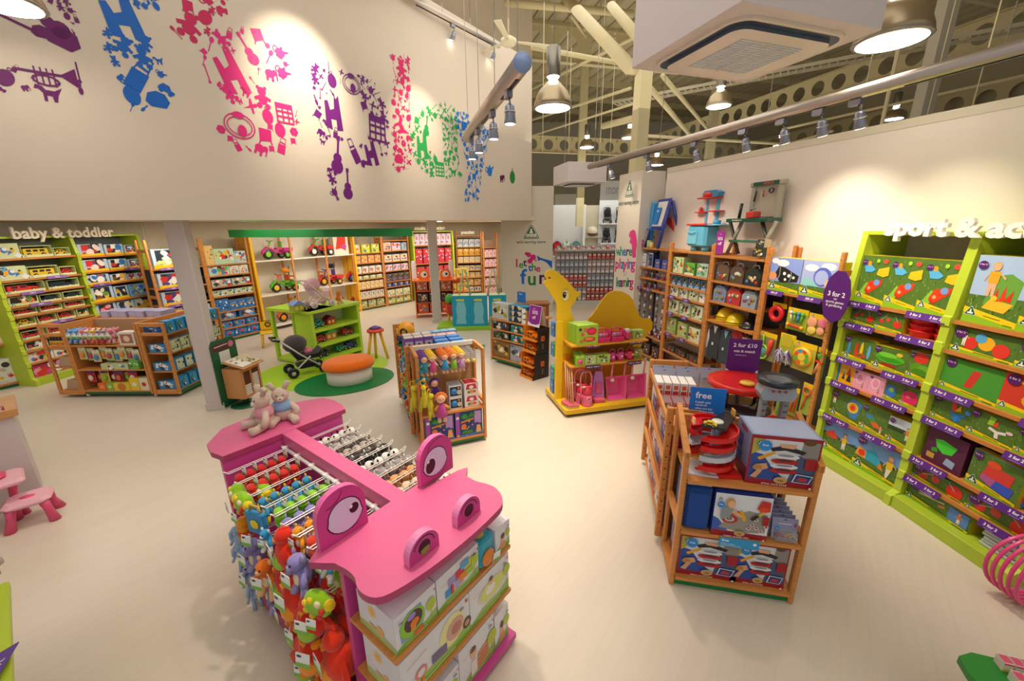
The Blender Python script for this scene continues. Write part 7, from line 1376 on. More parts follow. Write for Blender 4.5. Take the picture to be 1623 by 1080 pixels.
# lime corner display
m0 = G(504, 583); r0 = G(577, 558); l0 = G(440, 572); HT = 1.03
MR = frame(m0, az_of(m0, r0)); wr = (r0 - m0).length; ML = frame(l0, az_of(l0, m0)); wl = (m0 - l0).length
t = empty('corner_display', MR, lab('lime green corner display with three open shelves behind the stool'), 'display'); LG = '#b6dc38'
for x in (0, wr - .06): part(MB().box(x, 0, 0, x + .06, .5, HT, LG, 'paint', b=.004), 'side_panel', t)
for z in (.12, .42, .72): part(MB().box(.06, 0, z - .06, wr - .06, .46, z, LG, 'paint'), 'shelf', t)
part(MB().box(.06, .46, .0, wr - .06, .5, HT, '#e4e6d4', 'paint'), 'back_panel', t); part(MB().box(-.03, -.03, HT, wr + .03, .53, HT + .05, LG, 'paint', b=.004), 'top_board', t)
I = MR.inverted() @ ML
def PL_(mb, nm): mb.M = I @ mb.M; return mb
def lp(nm, *a, mat='paint', **k): m = MB(); m.M = I.copy(); m.box(*a, mat, **k); part(m, nm, t)
lp('top_board', -.03, -.03, HT, wl, .55, HT + .05, LG); lp('leg', 0, 0, 0, .06, .06, HT, LG); lp('leg', 0, .45, 0, .06, .51, HT, LG); lp('back_panel', .06, .46, .1, wl - .5, .5, HT, '#b8bcc0', mat='mirror'); lp('base_shelf', .0, .0, .02, wl, .5, .08, LG)
def R_(x, y, z, rz=0): return MR @ Matrix.Translation((x, y, z)) @ Matrix.Rotation(rz, 4, 'Z')
def house(c, r):
 def f():
  o = MB().box(0, 0, 0, .2, .14, .12, c, 'plastic').build('toy_house'); part(MB().prism([(-.02, .12), (.22, .12), (.1, .2)], -.02, .16, r, ax='y'), 'roof', o)
  for x in (.03, .12): part(MB().box(x, -.004, .03, x + .05, 0, .09, '#f0d060'), 'window', o)
  return o
 return f
place('h1', house('#c83a2c', '#8a2a24'), R_(.42, .12, .722) @ Matrix.Scale(.9, 4), lab('dark red toy house, upper shelf of lime corner display'), 'toy house'); place('h2', house('#c8783c', '#58b83c'), R_(.35, .12, .422) @ Matrix.Scale(1.2, 4), lab('toy house with green roof, middle shelf of lime corner display'), 'toy house')
def loco(k, c): return lambda: (lambda m: (vehicle(m, .26, .14, .1, k, c), m.build('toy_vehicle'))[1])(MB())
for i, (x, z, k, c, lb) in enumerate(((.10, .722, 'car', '#1e9a9c', 'teal toy car, upper shelf'), (.75, .422, 'train', '#c83a2c', 'red wooden train, middle shelf'), (.1, .422, 'car', '#d8402c', 'small red toy car, middle shelf'), (.12, .122, 'train', '#3a4a5c', 'dark toy plane, bottom shelf'), (.55, .122, 'truck', '#2a9a6c', 'green trailer, bottom shelf'), (.8, .122, 'truck', '#2a4a9c', 'blue tractor, bottom shelf'))): place(('lv', i), loco(k, c), R_(x, .12, z), lab(f"{lb} of lime corner display"), 'toy vehicle', 'toy vehicles on the lime corner display')
place('tig', plush('animal', '#e8802c', '#f0b070', tagd=False), R_(wr - .3, .2, HT + .27) @ Matrix.Scale(1.25, 4), lab('orange plush tiger sitting on the lime corner display'), 'soft toy')
def minihouse():
 o = house('#a8b848', '#7a9ad0')(); rn = random.Random(1)
 for i in range(6): part(MB().ell((.22 + .05 * i, -.05 + .1 * rn.random(), .02), .018, '#d8b85c', 'plastic', 6, 4), 'toy_figure', o)
 return o
x, _ = onplane(470, 490, MR @ Matrix.Translation((0, .2, 0))); place('mh', minihouse, MR @ Matrix.Translation((x - .05, .2, HT + .052)), lab('small green toy house with figures on the lime corner display'), 'toy house')
def bw(c, seat, sc=1.0):     # doll pushchair
 def f():
  o = bpy.data.objects.new('doll_pushchair', None); COL.objects.link(o)
  for s in (-.13, .13):
   for x, r in ((-.2, .075), (.2, .065)):
    w = part(MB().lathe([(r * .8, -.02), (r, -.012), (r, .012), (r * .8, .02)], 14, c[0], c=(x, s, r), ax='y'), 'wheel', o); MB().lathe([(r * .4, -.024), (r * .35, -.026)], 8, '#b8b8b8', c=(x, s, r), ax='y').build('hub').parent = w
   part(MB().tube([(.2, s, .08), (-.05, s, .3), (-.3, s, .56)], .012, c[1]), 'frame_tube', o); part(MB().tube([(-.2, s, .08), (.05, s, .28)], .012, c[1]), 'frame_tube', o)
  part(MB().tube([(-.3, -.13, .56), (-.38, -.1, .58), (-.38, .1, .58), (-.3, .13, .56)], .016, c[0]), 'handle', o)
  part(MB().prism([(-.2, .4), (-.12, .24), (.16, .24), (.22, .36), (.16, .3), (-.08, .3)], -.12, .12, seat[0], 'cloth', ax='y'), 'seat_sling', o)
  part(MB().ell((-.1, 0, .46), (.16, .135, .13), seat[1], 'cloth'), 'hood', o); part(MB().box(-.12, -.1, .1, .14, .1, .17, seat[0], 'cloth', b=.03), 'basket', o); part(MB().ell((.05, 0, .33), (.07, .06, .05), seat[2], 'cloth'), 'baby_doll', o); return o
 return f
pw = G(451, 600); pf = G(496, 590)
place('pram', bw(('#1c1c20', '#c8c4c0'), ('#1e1c22', '#4a4448', '#e0849c')), frame((pw + pf) / 2 + Vector((.1, .1, .0065)), az_of(pw, pf)) @ Matrix.Scale(1.25, 4), lab('black and silver doll pram standing on the lime disc'), 'doll pram')
x, _ = onplane(507, 490, MR @ Matrix.Translation((0, .25, 0))); place('pram2', bw(('#e8d8d8', '#e8e4c8'), ('#f0c8d0', '#f0b8c8', '#f0e0a0')), MR @ Matrix.Translation((x, .25, HT + .0515)) @ Matrix.Scale(.95, 4), lab('pale pink doll pushchair standing on the lime corner display'), 'doll pushchair')
# yellow frog chair, yellow stand toy
c = G(430, 548); t = empty('yellow_chair', frame(c, 60), lab('small yellow chair with round eye back under the trike display'), 'chair');
for x in (-.13, .13):
 for y in (-.12, .12): part(MB().tube([(x * 1.2, y * 1.2, 0), (x, y, .3)], .022, '#eec020'), 'leg', t)
part(MB().box(-.17, -.16, .3, .17, .16, .34, '#f0c424', b=.02), 'seat', t); part(MB().box(-.15, .12, .34, .15, .15, .55, '#f0c424', b=.02), 'backrest', t); part(MB().ring((0, .11, .47), .05, .012, '#3a3a2c', ax='y', n=14), 'eye_ring', t)
c = G(600, 572); t = empty('play_stand', frame(c, 60), lab('yellow play stand with purple and red top behind doll rack'), 'toy')
for x, y in ((-.2, 0), (.2, .05), (0, .2)): part(MB().tube([(x, y, 0), (x * .4, y * .4, .62)], .028, '#f0c020'), 'leg', t)
part(MB().lathe([(.16, .6), (.16, .64), (.1, .67)], 16, '#e0502c'), 'top_bowl', t); part(MB().lathe([(.12, .67), (.05, .71), (0, .72)], 14, '#7a3a9c'), 'lid', t)
# book kiosk
kb = G(392, 640); MK = frame(kb, 8); t = empty('book_stand', MK, lab('green stand with beech cabinet and open picture book by the near pillar'), 'stand')
part(MB().lathe([(.21, 0), (.21, .008), (.03, .016)], 28, '#0f5c34', 'paint'), 'base_disc', t); part(MB().lathe([(.035, .01), (.035, .2)], 14, '#0f5c34', 'paint'), 'post', t)
part(MB().box(-.15, -.13, .14, .2, .17, .60, '#cc9058', 'woodh', b=.006), 'cabinet', t); part(MB().box(-.12, -.135, .19, .17, -.129, .55, '#5a3420', 'wood'), 'opening', t)
for x in (-.15, .005, .17): part(MB().box(x, -.146, .15, x + .03, -.135, .6, '#c88850', 'wood'), 'door_stile', t)
for z in (.15, .55): part(MB().box(-.12, -.144, z, .17, -.135, z + .045, '#c88850', 'wood'), 'door_rail', t)
for x0, n in ((-.115, 5), (.045, 9)):
 for i in range(n): part(MB().box(x0, -.1405, .195 + i * .032, x0 + .11, -.1355, .218 + i * .032, '#e4ded2', 'card'), 'leaflet', t)
m = MB(); m.M = Matrix.Translation((.02, -.03, .66)) @ Matrix.Rotation(R(14), 4, 'X'); m.box(-.2, -.2, 0, .2, .16, .02, '#cc9058', 'woodh', b=.008); part(m, 'lectern_top', t)
m = MB(); m.prism([(-.2, .02), (.16, .02), (.2, .08), (.2, .95), (.16, 1.02), (-.2, 1.02), (-.24, .95), (-.24, .08)], .175, .193, '#145c38', 'paint', ax='y'); part(m, 'green_board', t)
m = MB(); A = Art(m, (-.22, .1745, .62), (1, 0, 0), (0, 0, 1), .4, .4); A.rect(.03, .6, .97, .86, '#5c2a3c'); A.ell(.82, .74, .12, '#c87a94'); A.line([(.1, .76), (.66, .78)], .03, '#e8e0d0'); A.rect(.25, .1, .7, .56, '#e0e0dc')
part(m, 'board_print', t)
m = MB(); m.M = MK @ Matrix.Translation((.02, -.03, .683)) @ Matrix.Rotation(R(14), 4, 'X'); m.box(-.18, -.17, 0, -.003, .12, .012, '#e8e4d8', 'card'); m.box(.003, -.17, 0, .18, .12, .012, '#c8b88c', 'card'); A = Art(m, (-.18, -.17, .0125), (1, 0, 0), (0, 1, 0), .36, .29); blobs(A, 9, ['#5a6a3c', '#8a6a3c', '#a83a3c', '#c8a84c'], 12, .02, .06); o = m.build('picture_book'); tag(o, lab('open picture book lying on the book stand'), 'book')
# ---- goods in the rattle rack
def G1(x, y, z, rz=0): return MG1 @ Matrix.Translation((x, y, z)) @ Matrix.Rotation(rz, 4, 'Z')
SP = {'light blue': ('#5a9ad0', '#7ab4e0'), 'pink': ('#d87a8c', '#e8b8b0'), 'cream and red': ('#e0c8b8', '#c84a4c'), 'yellow': ('#e8c84c', '#e88a4c'), 'grey and red': ('#a8a0a8', '#c83a3c')}
for i, nm in enumerate(('light blue', 'light blue', 'pink', 'cream and red', 'yellow', 'grey and red', 'grey and red', 'pink')):
 for j in range(2): place(('g1', nm), plush('animal', *SP[nm], tagd=True), G1(.47 + i * .085, .04 + j * .1, 1.08), lab(f"{nm} baby toy, {ORD[i]} across top of rattle rack, {['front', 'second'][j]} row"), 'soft toy', 'baby toys along the top of the rattle rack')
for i in range(5): place('g1r', plush('bird', '#8a8c94', '#c83a3c', tagd=False), G1(.6 + i * .1, .05, .98) @ Matrix.Scale(.55, 4), lab(f"grey ball toy with red beak, {ORD[i]} across rattle rack"), 'soft toy', 'grey ball toys')
place('g1b', cbox('gift_box', .24, .2, .14, '#d8d0c8', lambda A: (A.rect(0, 0, 1, 1, '#dcd6cc'), A.rect(.12, .15, .88, .85, '#a86a54'), A.ell(.5, .5, .2, '#e8c8b0')), top='#d8d0c4'), G1(1.2, .0, .862), lab('white window gift box at right of rattle rack top shelf'), 'box')
for i in range(9): place(('g1c', i % 3), card('rattle_pack', .12, .2, ['#c8cc8c', '#b8c87c', '#d8c8a0'][i % 3], ['#e88a3c', '#c83a6c', '#4a8ac0'][i % 3], '#e8e4c8'), G1(.46 + i * .103, .05 + .02 * (i % 2), .62 - .02 * (i % 3)), lab(f"hanging rattle pack, {ORD[i]} across middle of rattle rack"), 'toy pack', 'hanging rattle packs')
place('g1t', cbox('display_tray', .42, .09, .16, '#c4cc94', lambda A: blobs(A, 3, ['#e8e4d8', '#4a8ac0', '#c85a4c'], 5, .03, .07)), G1(.8, .0, .472), lab('pale green cardboard tray on middle shelf of rattle rack'), 'tray'); place('g1g', cbox('green_box', .14, .14, .14, '#6ab04c', lambda A: blobs(A, 5, ['#e8e4d8', '#d8e8c0'], 4)), G1(1.25, .0, .472), lab('small green box at right of rattle rack middle shelf'), 'box')
for i in range(7): place(('g1d', i % 3), card('book_pack', .14, .2, ['#b82a34', '#8a2a3c', '#d8c050'][i % 3], ['#e8d8c0', '#d86a3c', '#8ac03c'][i % 3], '#5a2a6c'), G1(.46 + i * .11, .06 + .04 * (i % 2), .24), lab(f"red toned hanging pack, {ORD[i]} across bottom of rattle rack"), 'toy pack', 'hanging packs low in the rattle rack')
for i, (x, w, c, lb) in enumerate(((.66, .12, '#e86a2c', 'orange cup box'), (.79, .1, '#8ab84c', 'green cup box'), (.9, .26, '#e0c83c', 'long yellow box'), (1.17, .14, '#e8c830', 'yellow ball box'), (1.32, .14, '#e0d8b8', 'cream box with red spot'))): place(('g1e', i), cbox('small_toy_box', w, .12 if i < 3 else .2, .12, c, lambda A, i=i: A.ell(.5, .5, .25, ['#f0a060', '#c8e08c', '#c87a2c', '#e8e4dc', '#d02a24'][i])), G1(x, .0, .122), lab(f"{lb} on the bottom shelf of rattle rack"), 'box')
for r, z in enumerate((1.022, .722, .422, .122)):
 for j in range(6):
  k = r % 3; place(('g1s', k), cbox('blue_toy_box', .16, .2, .12, ['#2f86c0', '#c8c8a4', '#3a8cc4'][k], lambda A, k=k: (A.rect(.06, .06, .94, .94, ['#3a9ad0', '#ccd0ac', '#d8d8bc'][k]), blobs(A, 30 + k, ['#28404c', '#e8e4d8', '#d8502c', '#58a84c'], 6)), top='#4aa4dc'), G1(1.91, .08 + j * .18, z, R(90)) @ Matrix.Scale(.92, 4), lab(f"blue and cream toy box, {ORD[j]} from front, {['top', 'second', 'third', 'bottom'][r]} right side of rattle rack"), 'box', 'boxes on the right side of the rattle rack')
 if r: place(('g1f', r), cbox('blue_toy_box', .26, .13, .1, '#3a90cc', lambda A: blobs(A, 8, ['#e8e8e8', '#d8402c', '#8ac0e8'], 6)), G1(1.57, .05, z), lab(f"blue box seen through right end frame, {['', 'second', 'third', 'bottom'][r]} level"), 'box', 'blue boxes inside the right end frame')
place(('g1f', 0), cbox('blue_toy_box', .28, .13, .1, '#1a62b0', lambda A: blobs(A, 8, ['#3a8ad8', '#184a8c'], 6)), G1(1.57, .05, 1.022), lab('deep blue box seen through right end frame, top level'), 'box', 'blue boxes inside the right end frame')
for r, z in enumerate((.502, .122)):
 for i in range(7): place('g1y', lambda: MB().prism([(0, 0), (.24, 0), (.2, .16), (.05, .16)], 0, .012, '#b89a7c', 'card', ax='y').build('board_book'), G1(.08 + (i * .012), .06 + i * .03, z + .002), lab(f"brown board book, {ORD[i]} from front, {['middle', 'bottom'][r]} level inside left end frame"), 'book', 'board books inside the left end frame')
for i in range(6): place('g1z', plush('bird', '#28304c', '#e8b030', tagd=False), G1(.09 + i * .045, .08, .98) @ Matrix.Scale(.6, 4), lab(f"navy and yellow duck toy, {ORD[i]} from left inside left end frame"), 'soft toy', 'navy and yellow duck toys')
for i in range(7): place('g1v', cbox('clear_pack', .13, .10, .3, '#9c98b8', lambda A: A.rect(.1, .1, .9, .9, '#a8a4c4'), top='#b4b0cc'), G1(.44 + i * .145, .55 + .03 * (i % 2), 1.172) @ Matrix.Scale(.98, 4), lab(f"grey lilac pack, {ORD[i]} from left on the top rear of rattle rack"), 'toy pack', 'grey lilac packs on the rattle rack')
# ---- animal rack stock, orange truck stand, sign
def G3(x, y, z, rz=0): return MG3 @ Matrix.Translation((x, y, z)) @ Matrix.Rotation(rz, 4, 'Z')
q3 = W3 / .86
def gb(nm, w, h, c, pal, x, z, lb, d=.18): place(('g3', nm), cbox('boxed_toy', w * q3, h, d, c, lambda A: a_blob(A, c, pal, len(nm), None, 8), top='#a8b4bc'), G3(x * q3, .03, z), lab(lb), 'box')
gb('kn', .38, .3, '#c8ccc4', ['#b8a83c', '#6a7a3c', '#3a3c34', '#d8d8d0'], .04, .873, 'white box with yellow knight, top of animal rack');
for i in range(3): place(('g3', 'tl'), cbox('blue_animal_tray', .38 * q3, .10, .2, '#1a5c94', lambda A: (A.rect(0, 0, 1, 1, '#1f7a9c'), A.rect(.08, .15, .92, .9, '#142440'), blobs(A, 5, ['#d8d0c0', '#8a6a4c', '#e8e4e0'], 4)), top='#2a88a8'), G3(.44 * q3, .03, .873 + i * .102), lab(f"blue animal tray, {['lowest', 'middle', 'topmost'][i]} in stack on animal rack"), 'box', 'stack of blue animal trays')
gb('tr1', .4, .13, '#2c2c34', ['#e8e4e0', '#8a4a3c', '#3a4a5c'], .05, .683, 'dark tractor box, second shelf of animal rack'); gb('te1', .3, .13, '#1f8c94', ['#e8e4e0', '#d8b83c', '#1c4a5c'], .48, .683, 'teal animal box, second shelf of animal rack'); gb('tr2', .38, .12, '#3c4a40', ['#5a8a4c', '#e8e4e0', '#222'], .05, .503, 'green truck and trailer box, third shelf of animal rack'); gb('te2', .3, .13, '#1f8c94', ['#e8e4e0', '#d8b83c', '#1c4a5c'], .48, .503, 'teal animal box, third shelf of animal rack'); gb('br', .4, .33, '#8c6a34', ['#d8a84c', '#5a6a2c', '#e8c87c', '#3a2c1c'], .04, .123, 'large brown dinosaur box at foot of animal rack'); gb('wh', .36, .32, '#a8aec0', ['#5a6a8c', '#e8e8ec', '#8a5a3c', '#2c3a6c'], .46, .123, 'large pale animal box at foot of animal rack')
place('bs3', sgn('printed_sign', .2, .2, '#2a7ccc', [('free', .4, .8, .22)]), G3(.5 * q3, .3, 1.185), lab('small blue free sign above the blue animal trays'), 'sign')
a, b_ = G(828, 594), G(849, 603); MO = frame(a, az_of(a, b_)); t = empty('cardboard_stand', MO, lab('black and orange cardboard stand of toy diggers'), 'stand'); wo = .36
for k, (z0, dy) in enumerate(((0, -.07), (.45, .0))):
 part(MB().prism([(dy, z0), (.3, z0), (.3, z0 + .44), (dy + .03, z0 + .44), (dy + .05, z0 + .12)], wo - .012, wo, '#28221e', 'card', ax='x'), 'side_panel', t); part(MB().prism([(dy, z0), (.3, z0), (.3, z0 + .44), (dy + .03, z0 + .44), (dy + .05, z0 + .12)], 0, .012, '#f08a1c', 'card', ax='x'), 'side_panel', t)
 for z in (z0, z0 + .22): part(MB().box(.012, dy, z, wo - .012, .28, z + .012, '#f08a1c', 'card'), 'tray', t); part(MB().box(.012, dy - .004, z, wo - .012, dy, z + .05, '#f09424', 'card'), 'tray_lip', t)
 A_ = MB(); A = Art(A_, (wo, .05, z0), (0, 1, 0), (0, 0, 1), .2, .4); A.rect(.3, .55, .7, .78, '#e8742c'); A.poly([(.38, .6), (.6, .66), (.55, .72)], '#241c18'); A.line([(.5, .2), (.5, .45)], .12, '#7a706a'); part(A_, 'side_print', t)
part(MB().box(.012, .28, 0, wo - .012, .3, .89, '#2a2420', 'card'), 'back_panel', t)
for k in range(4): place('dig', lambda: (lambda o: o)((lambda m: (vehicle(m, .24, .13, .12, 'truck', '#f07a14', '#1c1c1c', '#1a1a1c', '#e8821c'), m.build('toy_digger'))[1])(MB())), MO @ Matrix.Translation((.06, [-.03, -.03, .04, .04][k], [.014, .234, .464, .684][k])), lab(f"orange toy digger on {['lowest', 'second', 'third', 'top'][k]} tier of the cardboard stand"), 'toy vehicle', 'orange toy diggers')
t = empty('tent_sign', MO @ Matrix.Translation((.17, .1, .9)), lab('purple 50% off tent sign on the cardboard stand'), 'sign'); m = MB(); m.M = Matrix.Rotation(R(-10), 4, 'X'); m.box(-.15, 0, 0, .15, .005, .36, '#e8e0e8', 'card'); A = Art(m, (-.15, 0, 0), (1, 0, 0), (0, 0, 1), .3, .36); A.poly([(.02, .2), (.3, .1), (.7, .1), (.98, .2), (.98, .98), (.02, .98)], '#8c1f94'); A.text('up to', .4, .84, .07, '#f4ecf8'); A.text('50%', .5, .66, .24, '#f4ecf8'); A.text('off', .45, .42, .22, '#f4ecf8'); part(m, 'front_face', t); m = MB(); m.M = Matrix.Translation((0, .16, 0)) @ Matrix.Rotation(R(14), 4, 'X'); m.box(-.15, 0, 0, .15, .005, .36, '#e0dcd4', 'card'); part(m, 'rear_face', t)
# ---- green platform with teal boxes and little easels
a, b_ = G(712, 524), G(806, 522); MGp = frame(a, az_of(a, b_)); wp = (b_ - a).length; t = empty('low_platform', MGp, lab('low lime green platform holding three teal boxes'), 'platform'); part(MB().box(-.3, -.05, .0, wp, .7, .10, '#8fc62c', 'paint', b=.01), 'platform_top', t)
def easelbox(A): A.rect(0, 0, 1, 1, '#1c9cc0'); A.poly([(.2, .08), (.8, .08), (.74, .3), (.8, .55), (.7, .8), (.3, .8), (.22, .55), (.28, .3)], '#7cc4d8'); A.rect(.25, .83, .7, .89, '#d8d83c')
xs = [onplane(p, 500, MGp)[0] for p in (717, 745, 775, 802)]
for i in range(3): place(('tb', i > 5), cbox('easel_box', (xs[3] - xs[0]) / 3 - .01, .78, .4, '#1690b4', easelbox, top='#c8d8a0'), MGp @ Matrix.Translation((xs[i], .0, .102)), lab(f"{['left', 'middle', 'right'][i]} tall teal box on the lime platform"), 'box', 'teal boxes on the lime platform')
for i, px in enumerate((737, 782)):
 x, _ = onplane(px, 470, MGp @ Matrix.Translation((0, .2, 0))); place('me', lambda: (lambda o: (part(MB().tube([(-.14, 0, 0), (-.03, 0, .62)], .022, '#b8c8a0'), 'leg', o), part(MB().tube([(.14, 0, 0), (.03, 0, .62)], .022, '#9cb890'), 'leg', o), part(MB().box(-.1, -.01, .2, .1, .01, .24, '#b8a080'), 'tray', o), o)[3])(empty('small_easel', Matrix())), MGp @ Matrix.Translation((x, .2, .885)), lab(f"small pale toy easel standing on the teal boxes, {['left', 'right'][i]}"), 'easel', 'small easels')
c = G(758, 552); t = empty('frog_slippers', frame(c + Vector((0, 0, .02)), 80), lab('green frog foot shapes under the lime platform edge'), 'toy')
for i in range(2):
 m = MB(); m.prism([(-.12 + .14 * i, -.05), (-.02 + .14 * i, -.06), (0 + .14 * i, .02), (.02 + .14 * i, .08), (-.05 + .14 * i, .12), (-.12 + .14 * i, .08)], 0, .02, '#5a8a2c', 'plastic'); part(m, 'foot', t)
# ---- orange animal display far back
c = G(668, 516); MOr = frame(Vector((-2.75, 11.3, 0)), 78); t = empty('animal_display', MOr, lab('orange animal shaped display of music toys behind the far pillar'), 'display')
for z in (.15, .45, .78): part(MB().box(0, 0, z - .02, 1.1, .5, z, '#e06a2c', 'paint'), 'shelf', t)
for x in (0, 1.07): part(MB().box(x, 0, 0, x + .03, .5, 1.06, '#e8682a', 'paint'), 'side_panel', t)
part(MB().box(.03, .47, .1, 1.07, .5, 1.04, '#c85a2c', 'paint'), 'back_panel', t); part(MB().prism([(-.05, -.1), (1.15, -.1), (1.2, .1), (1.15, .55), (-.05, .55)], 1.06, 1.1, '#f0702c', 'paint'), 'top_board', t)
for x in (.14, .74): m = MB(); m.M = Matrix.Translation((0, 0, 1.1)); m.prism(dome(x, x + .3, .3), .02, .05, '#f0722e', 'paint', ax='y'); e_ = part(m, 'eye_board', t); a_ = MB(); A = Art(a_, (x, .02, 1.1), (1, 0, 0), (0, 0, 1), .3, .3, 'paint'); A.ell(.5, .5, .3, '#f0e8e0'); A.ell(.6, .5, .12, '#181414'); a_.build('eye_print').parent = e_
for x in (-.05, 1.0): part(MB().box(x, .2, 1.1, x + .14, .24, 1.62, '#ece8e0', 'paint', b=.03), 'ear_board', t)
for r, z in enumerate((.782, .452, .152)):
 for i in range(3): place(('od', r), cbox('music_toy_box', .3, .26, .2, ['#b85a3c', '#7a3a34', '#d8502c'][r], lambda A, r=r: a_blob(A, ['#c86a4c', '#4a3a40', '#e06038'][r], ['#d8d0c0', '#3a8ac0', '#e8b040', '#d83a3c'], r + 60, None, 7)), MOr @ Matrix.Translation((.06 + i * .34, .05, z)), lab(f"music toy box, {ORD[i]} from left, {['upper', 'middle', 'lower'][r]} shelf of orange display"), 'box', 'boxes in the orange display')
MRb = frame(Vector((-2.15, 12.6, 0)), 42); t = empty('book_bin', MRb, lab('orange slanted bin of yellow boxes left of the puzzle bay'), 'display')
for z in (.1, .5, .95): part(MB().box(0, 0, z - .02, 1.2, .4, z, '#e8803c', 'paint'), 'shelf', t)
part(MB().box(0, .38, 0, 1.2, .4, 1.1, '#e0702c', 'paint'), 'back_panel', t)
for r, z in enumerate((.952, .502, .102)):
 for i in range(4): place('yb', cbox('yellow_box', .24, .26, .2, '#d8b83c', lambda A: a_blob(A, '#e0c44c', ['#6a8a3c', '#e8e4c0', '#d8702c'], 3, None, 7)), MRb @ Matrix.Translation((.05 + i * .28, .05, z)), lab(f"yellow box, {ORD[i]} from left, {['upper', 'middle', 'lower'][r]} shelf of orange bin"), 'box', 'yellow boxes in the orange bin')
c = AT(657, 500, 10.6); t = empty('ball_toy', Matrix.Translation(G2(.12, 1.62, .93).translation + Vector((.0, .0, .0))), lab('round orange and yellow toy with porthole behind the blue boxes'), 'toy'); part(MB().ell((0, 0, .15), (.13, .13, .15), '#f0a428'), 'body', t); part(MB().lathe([(.11, 0), (.135, .03), (.13, .1)], 14, '#1c3a6c'), 'navy_base', t); part(MB().ring((0, -.125, .17), .045, .012, '#2c2c24', ax='y', n=14), 'porthole', t)
c = G(700, 522); t = empty('red_toy', frame(Vector((-1.55, 10.6, 0)), 90), lab('red and green plastic toy beside the far pillar'), 'toy'); part(MB().box(-.2, -.15, .3, .25, .15, .55, '#d83028', b=.04), 'red_body', t); part(MB().ell((-.1, 0, .68), (.14, .1, .14), '#4aa83c'), 'green_top', t); [part(MB().tube([(x, 0, 0), (x, 0, .32)], .03, '#e8b030'), 'leg', t) for x in (-.15, .2)]
# ---- left edge: white counter, vanity set, lime corner
MWc = frame(Vector((-4.63 - 2.4 * .616, 3.39 - 2.4 * .788, 0)), 38); t = empty('counter', MWc, lab('white counter at the left edge with beech tray on top'), 'counter'); part(MB().box(0, 0, 0, 2.4, .65, .9, '#cdc2c2', 'plaster', b=.004), 'body', t); part(MB().box(-.02, -.03, .9, 2.43, .66, .93, '#c89058', 'woodh'), 'worktop', t); part(MB().box(1.9, -.03, .93, 2.43, -.01, .97, '#cc955c', 'woodh'), 'tray_edge', t)
for i in range(7): place(('ct', i % 3), cbox('small_pack', .12, .05, .1, ['#d8442c', '#c8b8a8', '#b83a5c'][i % 3], lambda A: blobs(A, 2, ['#e8e4dc', '#3a5a9c'], 4), top=['#e85a3c', '#d8d0c0', '#c84a4c'][i % 3]), MWc @ Matrix.Translation((2.0 + (i % 3) * .13, .03 + (i // 3) * .12, .932)) @ Matrix.Rotation(.3 * i, 4, 'Z'), lab(f"small bright pack on the left counter, {ORD[i]} of the heap"), 'toy pack', 'small packs on the counter')
MV = frame(Vector((-4.56, 2.86, 0)), 38); t = empty('toy_vanity', MV, lab('pink toy dressing table at the left edge'), 'toy table'); V1, V2 = '#e0507c', '#eeb4c4'
for x, y in ((0, .0), (-.4, .0), (.24, .2), (-.4, .2)): part(MB().tube([(x, y, .0), (x - .03, y, .2), (x, y, .42)], [.035, .026, .034], V1, 10), 'leg', t)
part(MB().box(-.5, -.06, .40, .32, .26, .45, V2, b=.03), 'table_top', t); part(MB().box(-.05, .06, .45, .22, .22, .48, V1, b=.03), 'vanity_tray', t); part(MB().ell((-.1, -.07, .44), (.08, .01, .025), V1), 'drawer_front', t); part(MB().ell((-.36, .22, .62), (.16, .03, .2), V1), 'mirror_frame', t)
t = empty('toy_stool', frame(Vector((-4.37, 3.08, 0)), 50), lab('pink toy stool beside the dressing table'), 'stool')
for x, y in ((-.1, -.08), (.1, -.08), (-.1, .1), (.1, .1)): part(MB().tube([(x * 1.35, y * 1.3, .0), (x * 1.1, y, .12), (x, y, .2)], [.04, .028, .036], V1, 10), 'leg', t);
part(MB().box(-.15, -.12, .19, .15, .14, .25, V2, b=.04), 'seat', t); part(MB().ell((0, 0, .25), (.05, .03, .012), V1), 'seat_badge', t)
c = G(14, 920, .78); t = empty('display_corner', frame((c.x + .777 * 1.2, c.y - .63 * 1.2, 0), -51), lab('lime green display corner at the lower left edge of photo'), 'display'); Lc = '#a4cc2c'
part(MB().box(.1, .25, 0, 1.1, .6, .74, Lc, 'paint'), 'body', t); part(MB().box(-.02, -.0, .74, 1.2, .6, .78, LIME, 'paint', b=.006), 'top_board', t);
place('dd', doll('#e8a8b4', '#e8dcd8'), Matrix.Translation(G(2, 912, .78) + Vector((-.03, .0, .22))), lab('small white doll standing on the lime corner at lower left'), 'doll')
o = sgn('printed_sign', .3, .09, '#6a4a9c', [('3 for 2', .5, .5, .5)])(); o.matrix_world = Matrix.Translation(G(-22, 1070, .79)) @ Matrix.Scale(.7, 4) @ Matrix.Rotation(R(-60), 4, 'Z') @ Matrix.Rotation(R(-70), 4, 'X'); tag(o, lab('purple 3 for 2 strip on the lime corner at lower left'), 'sign')
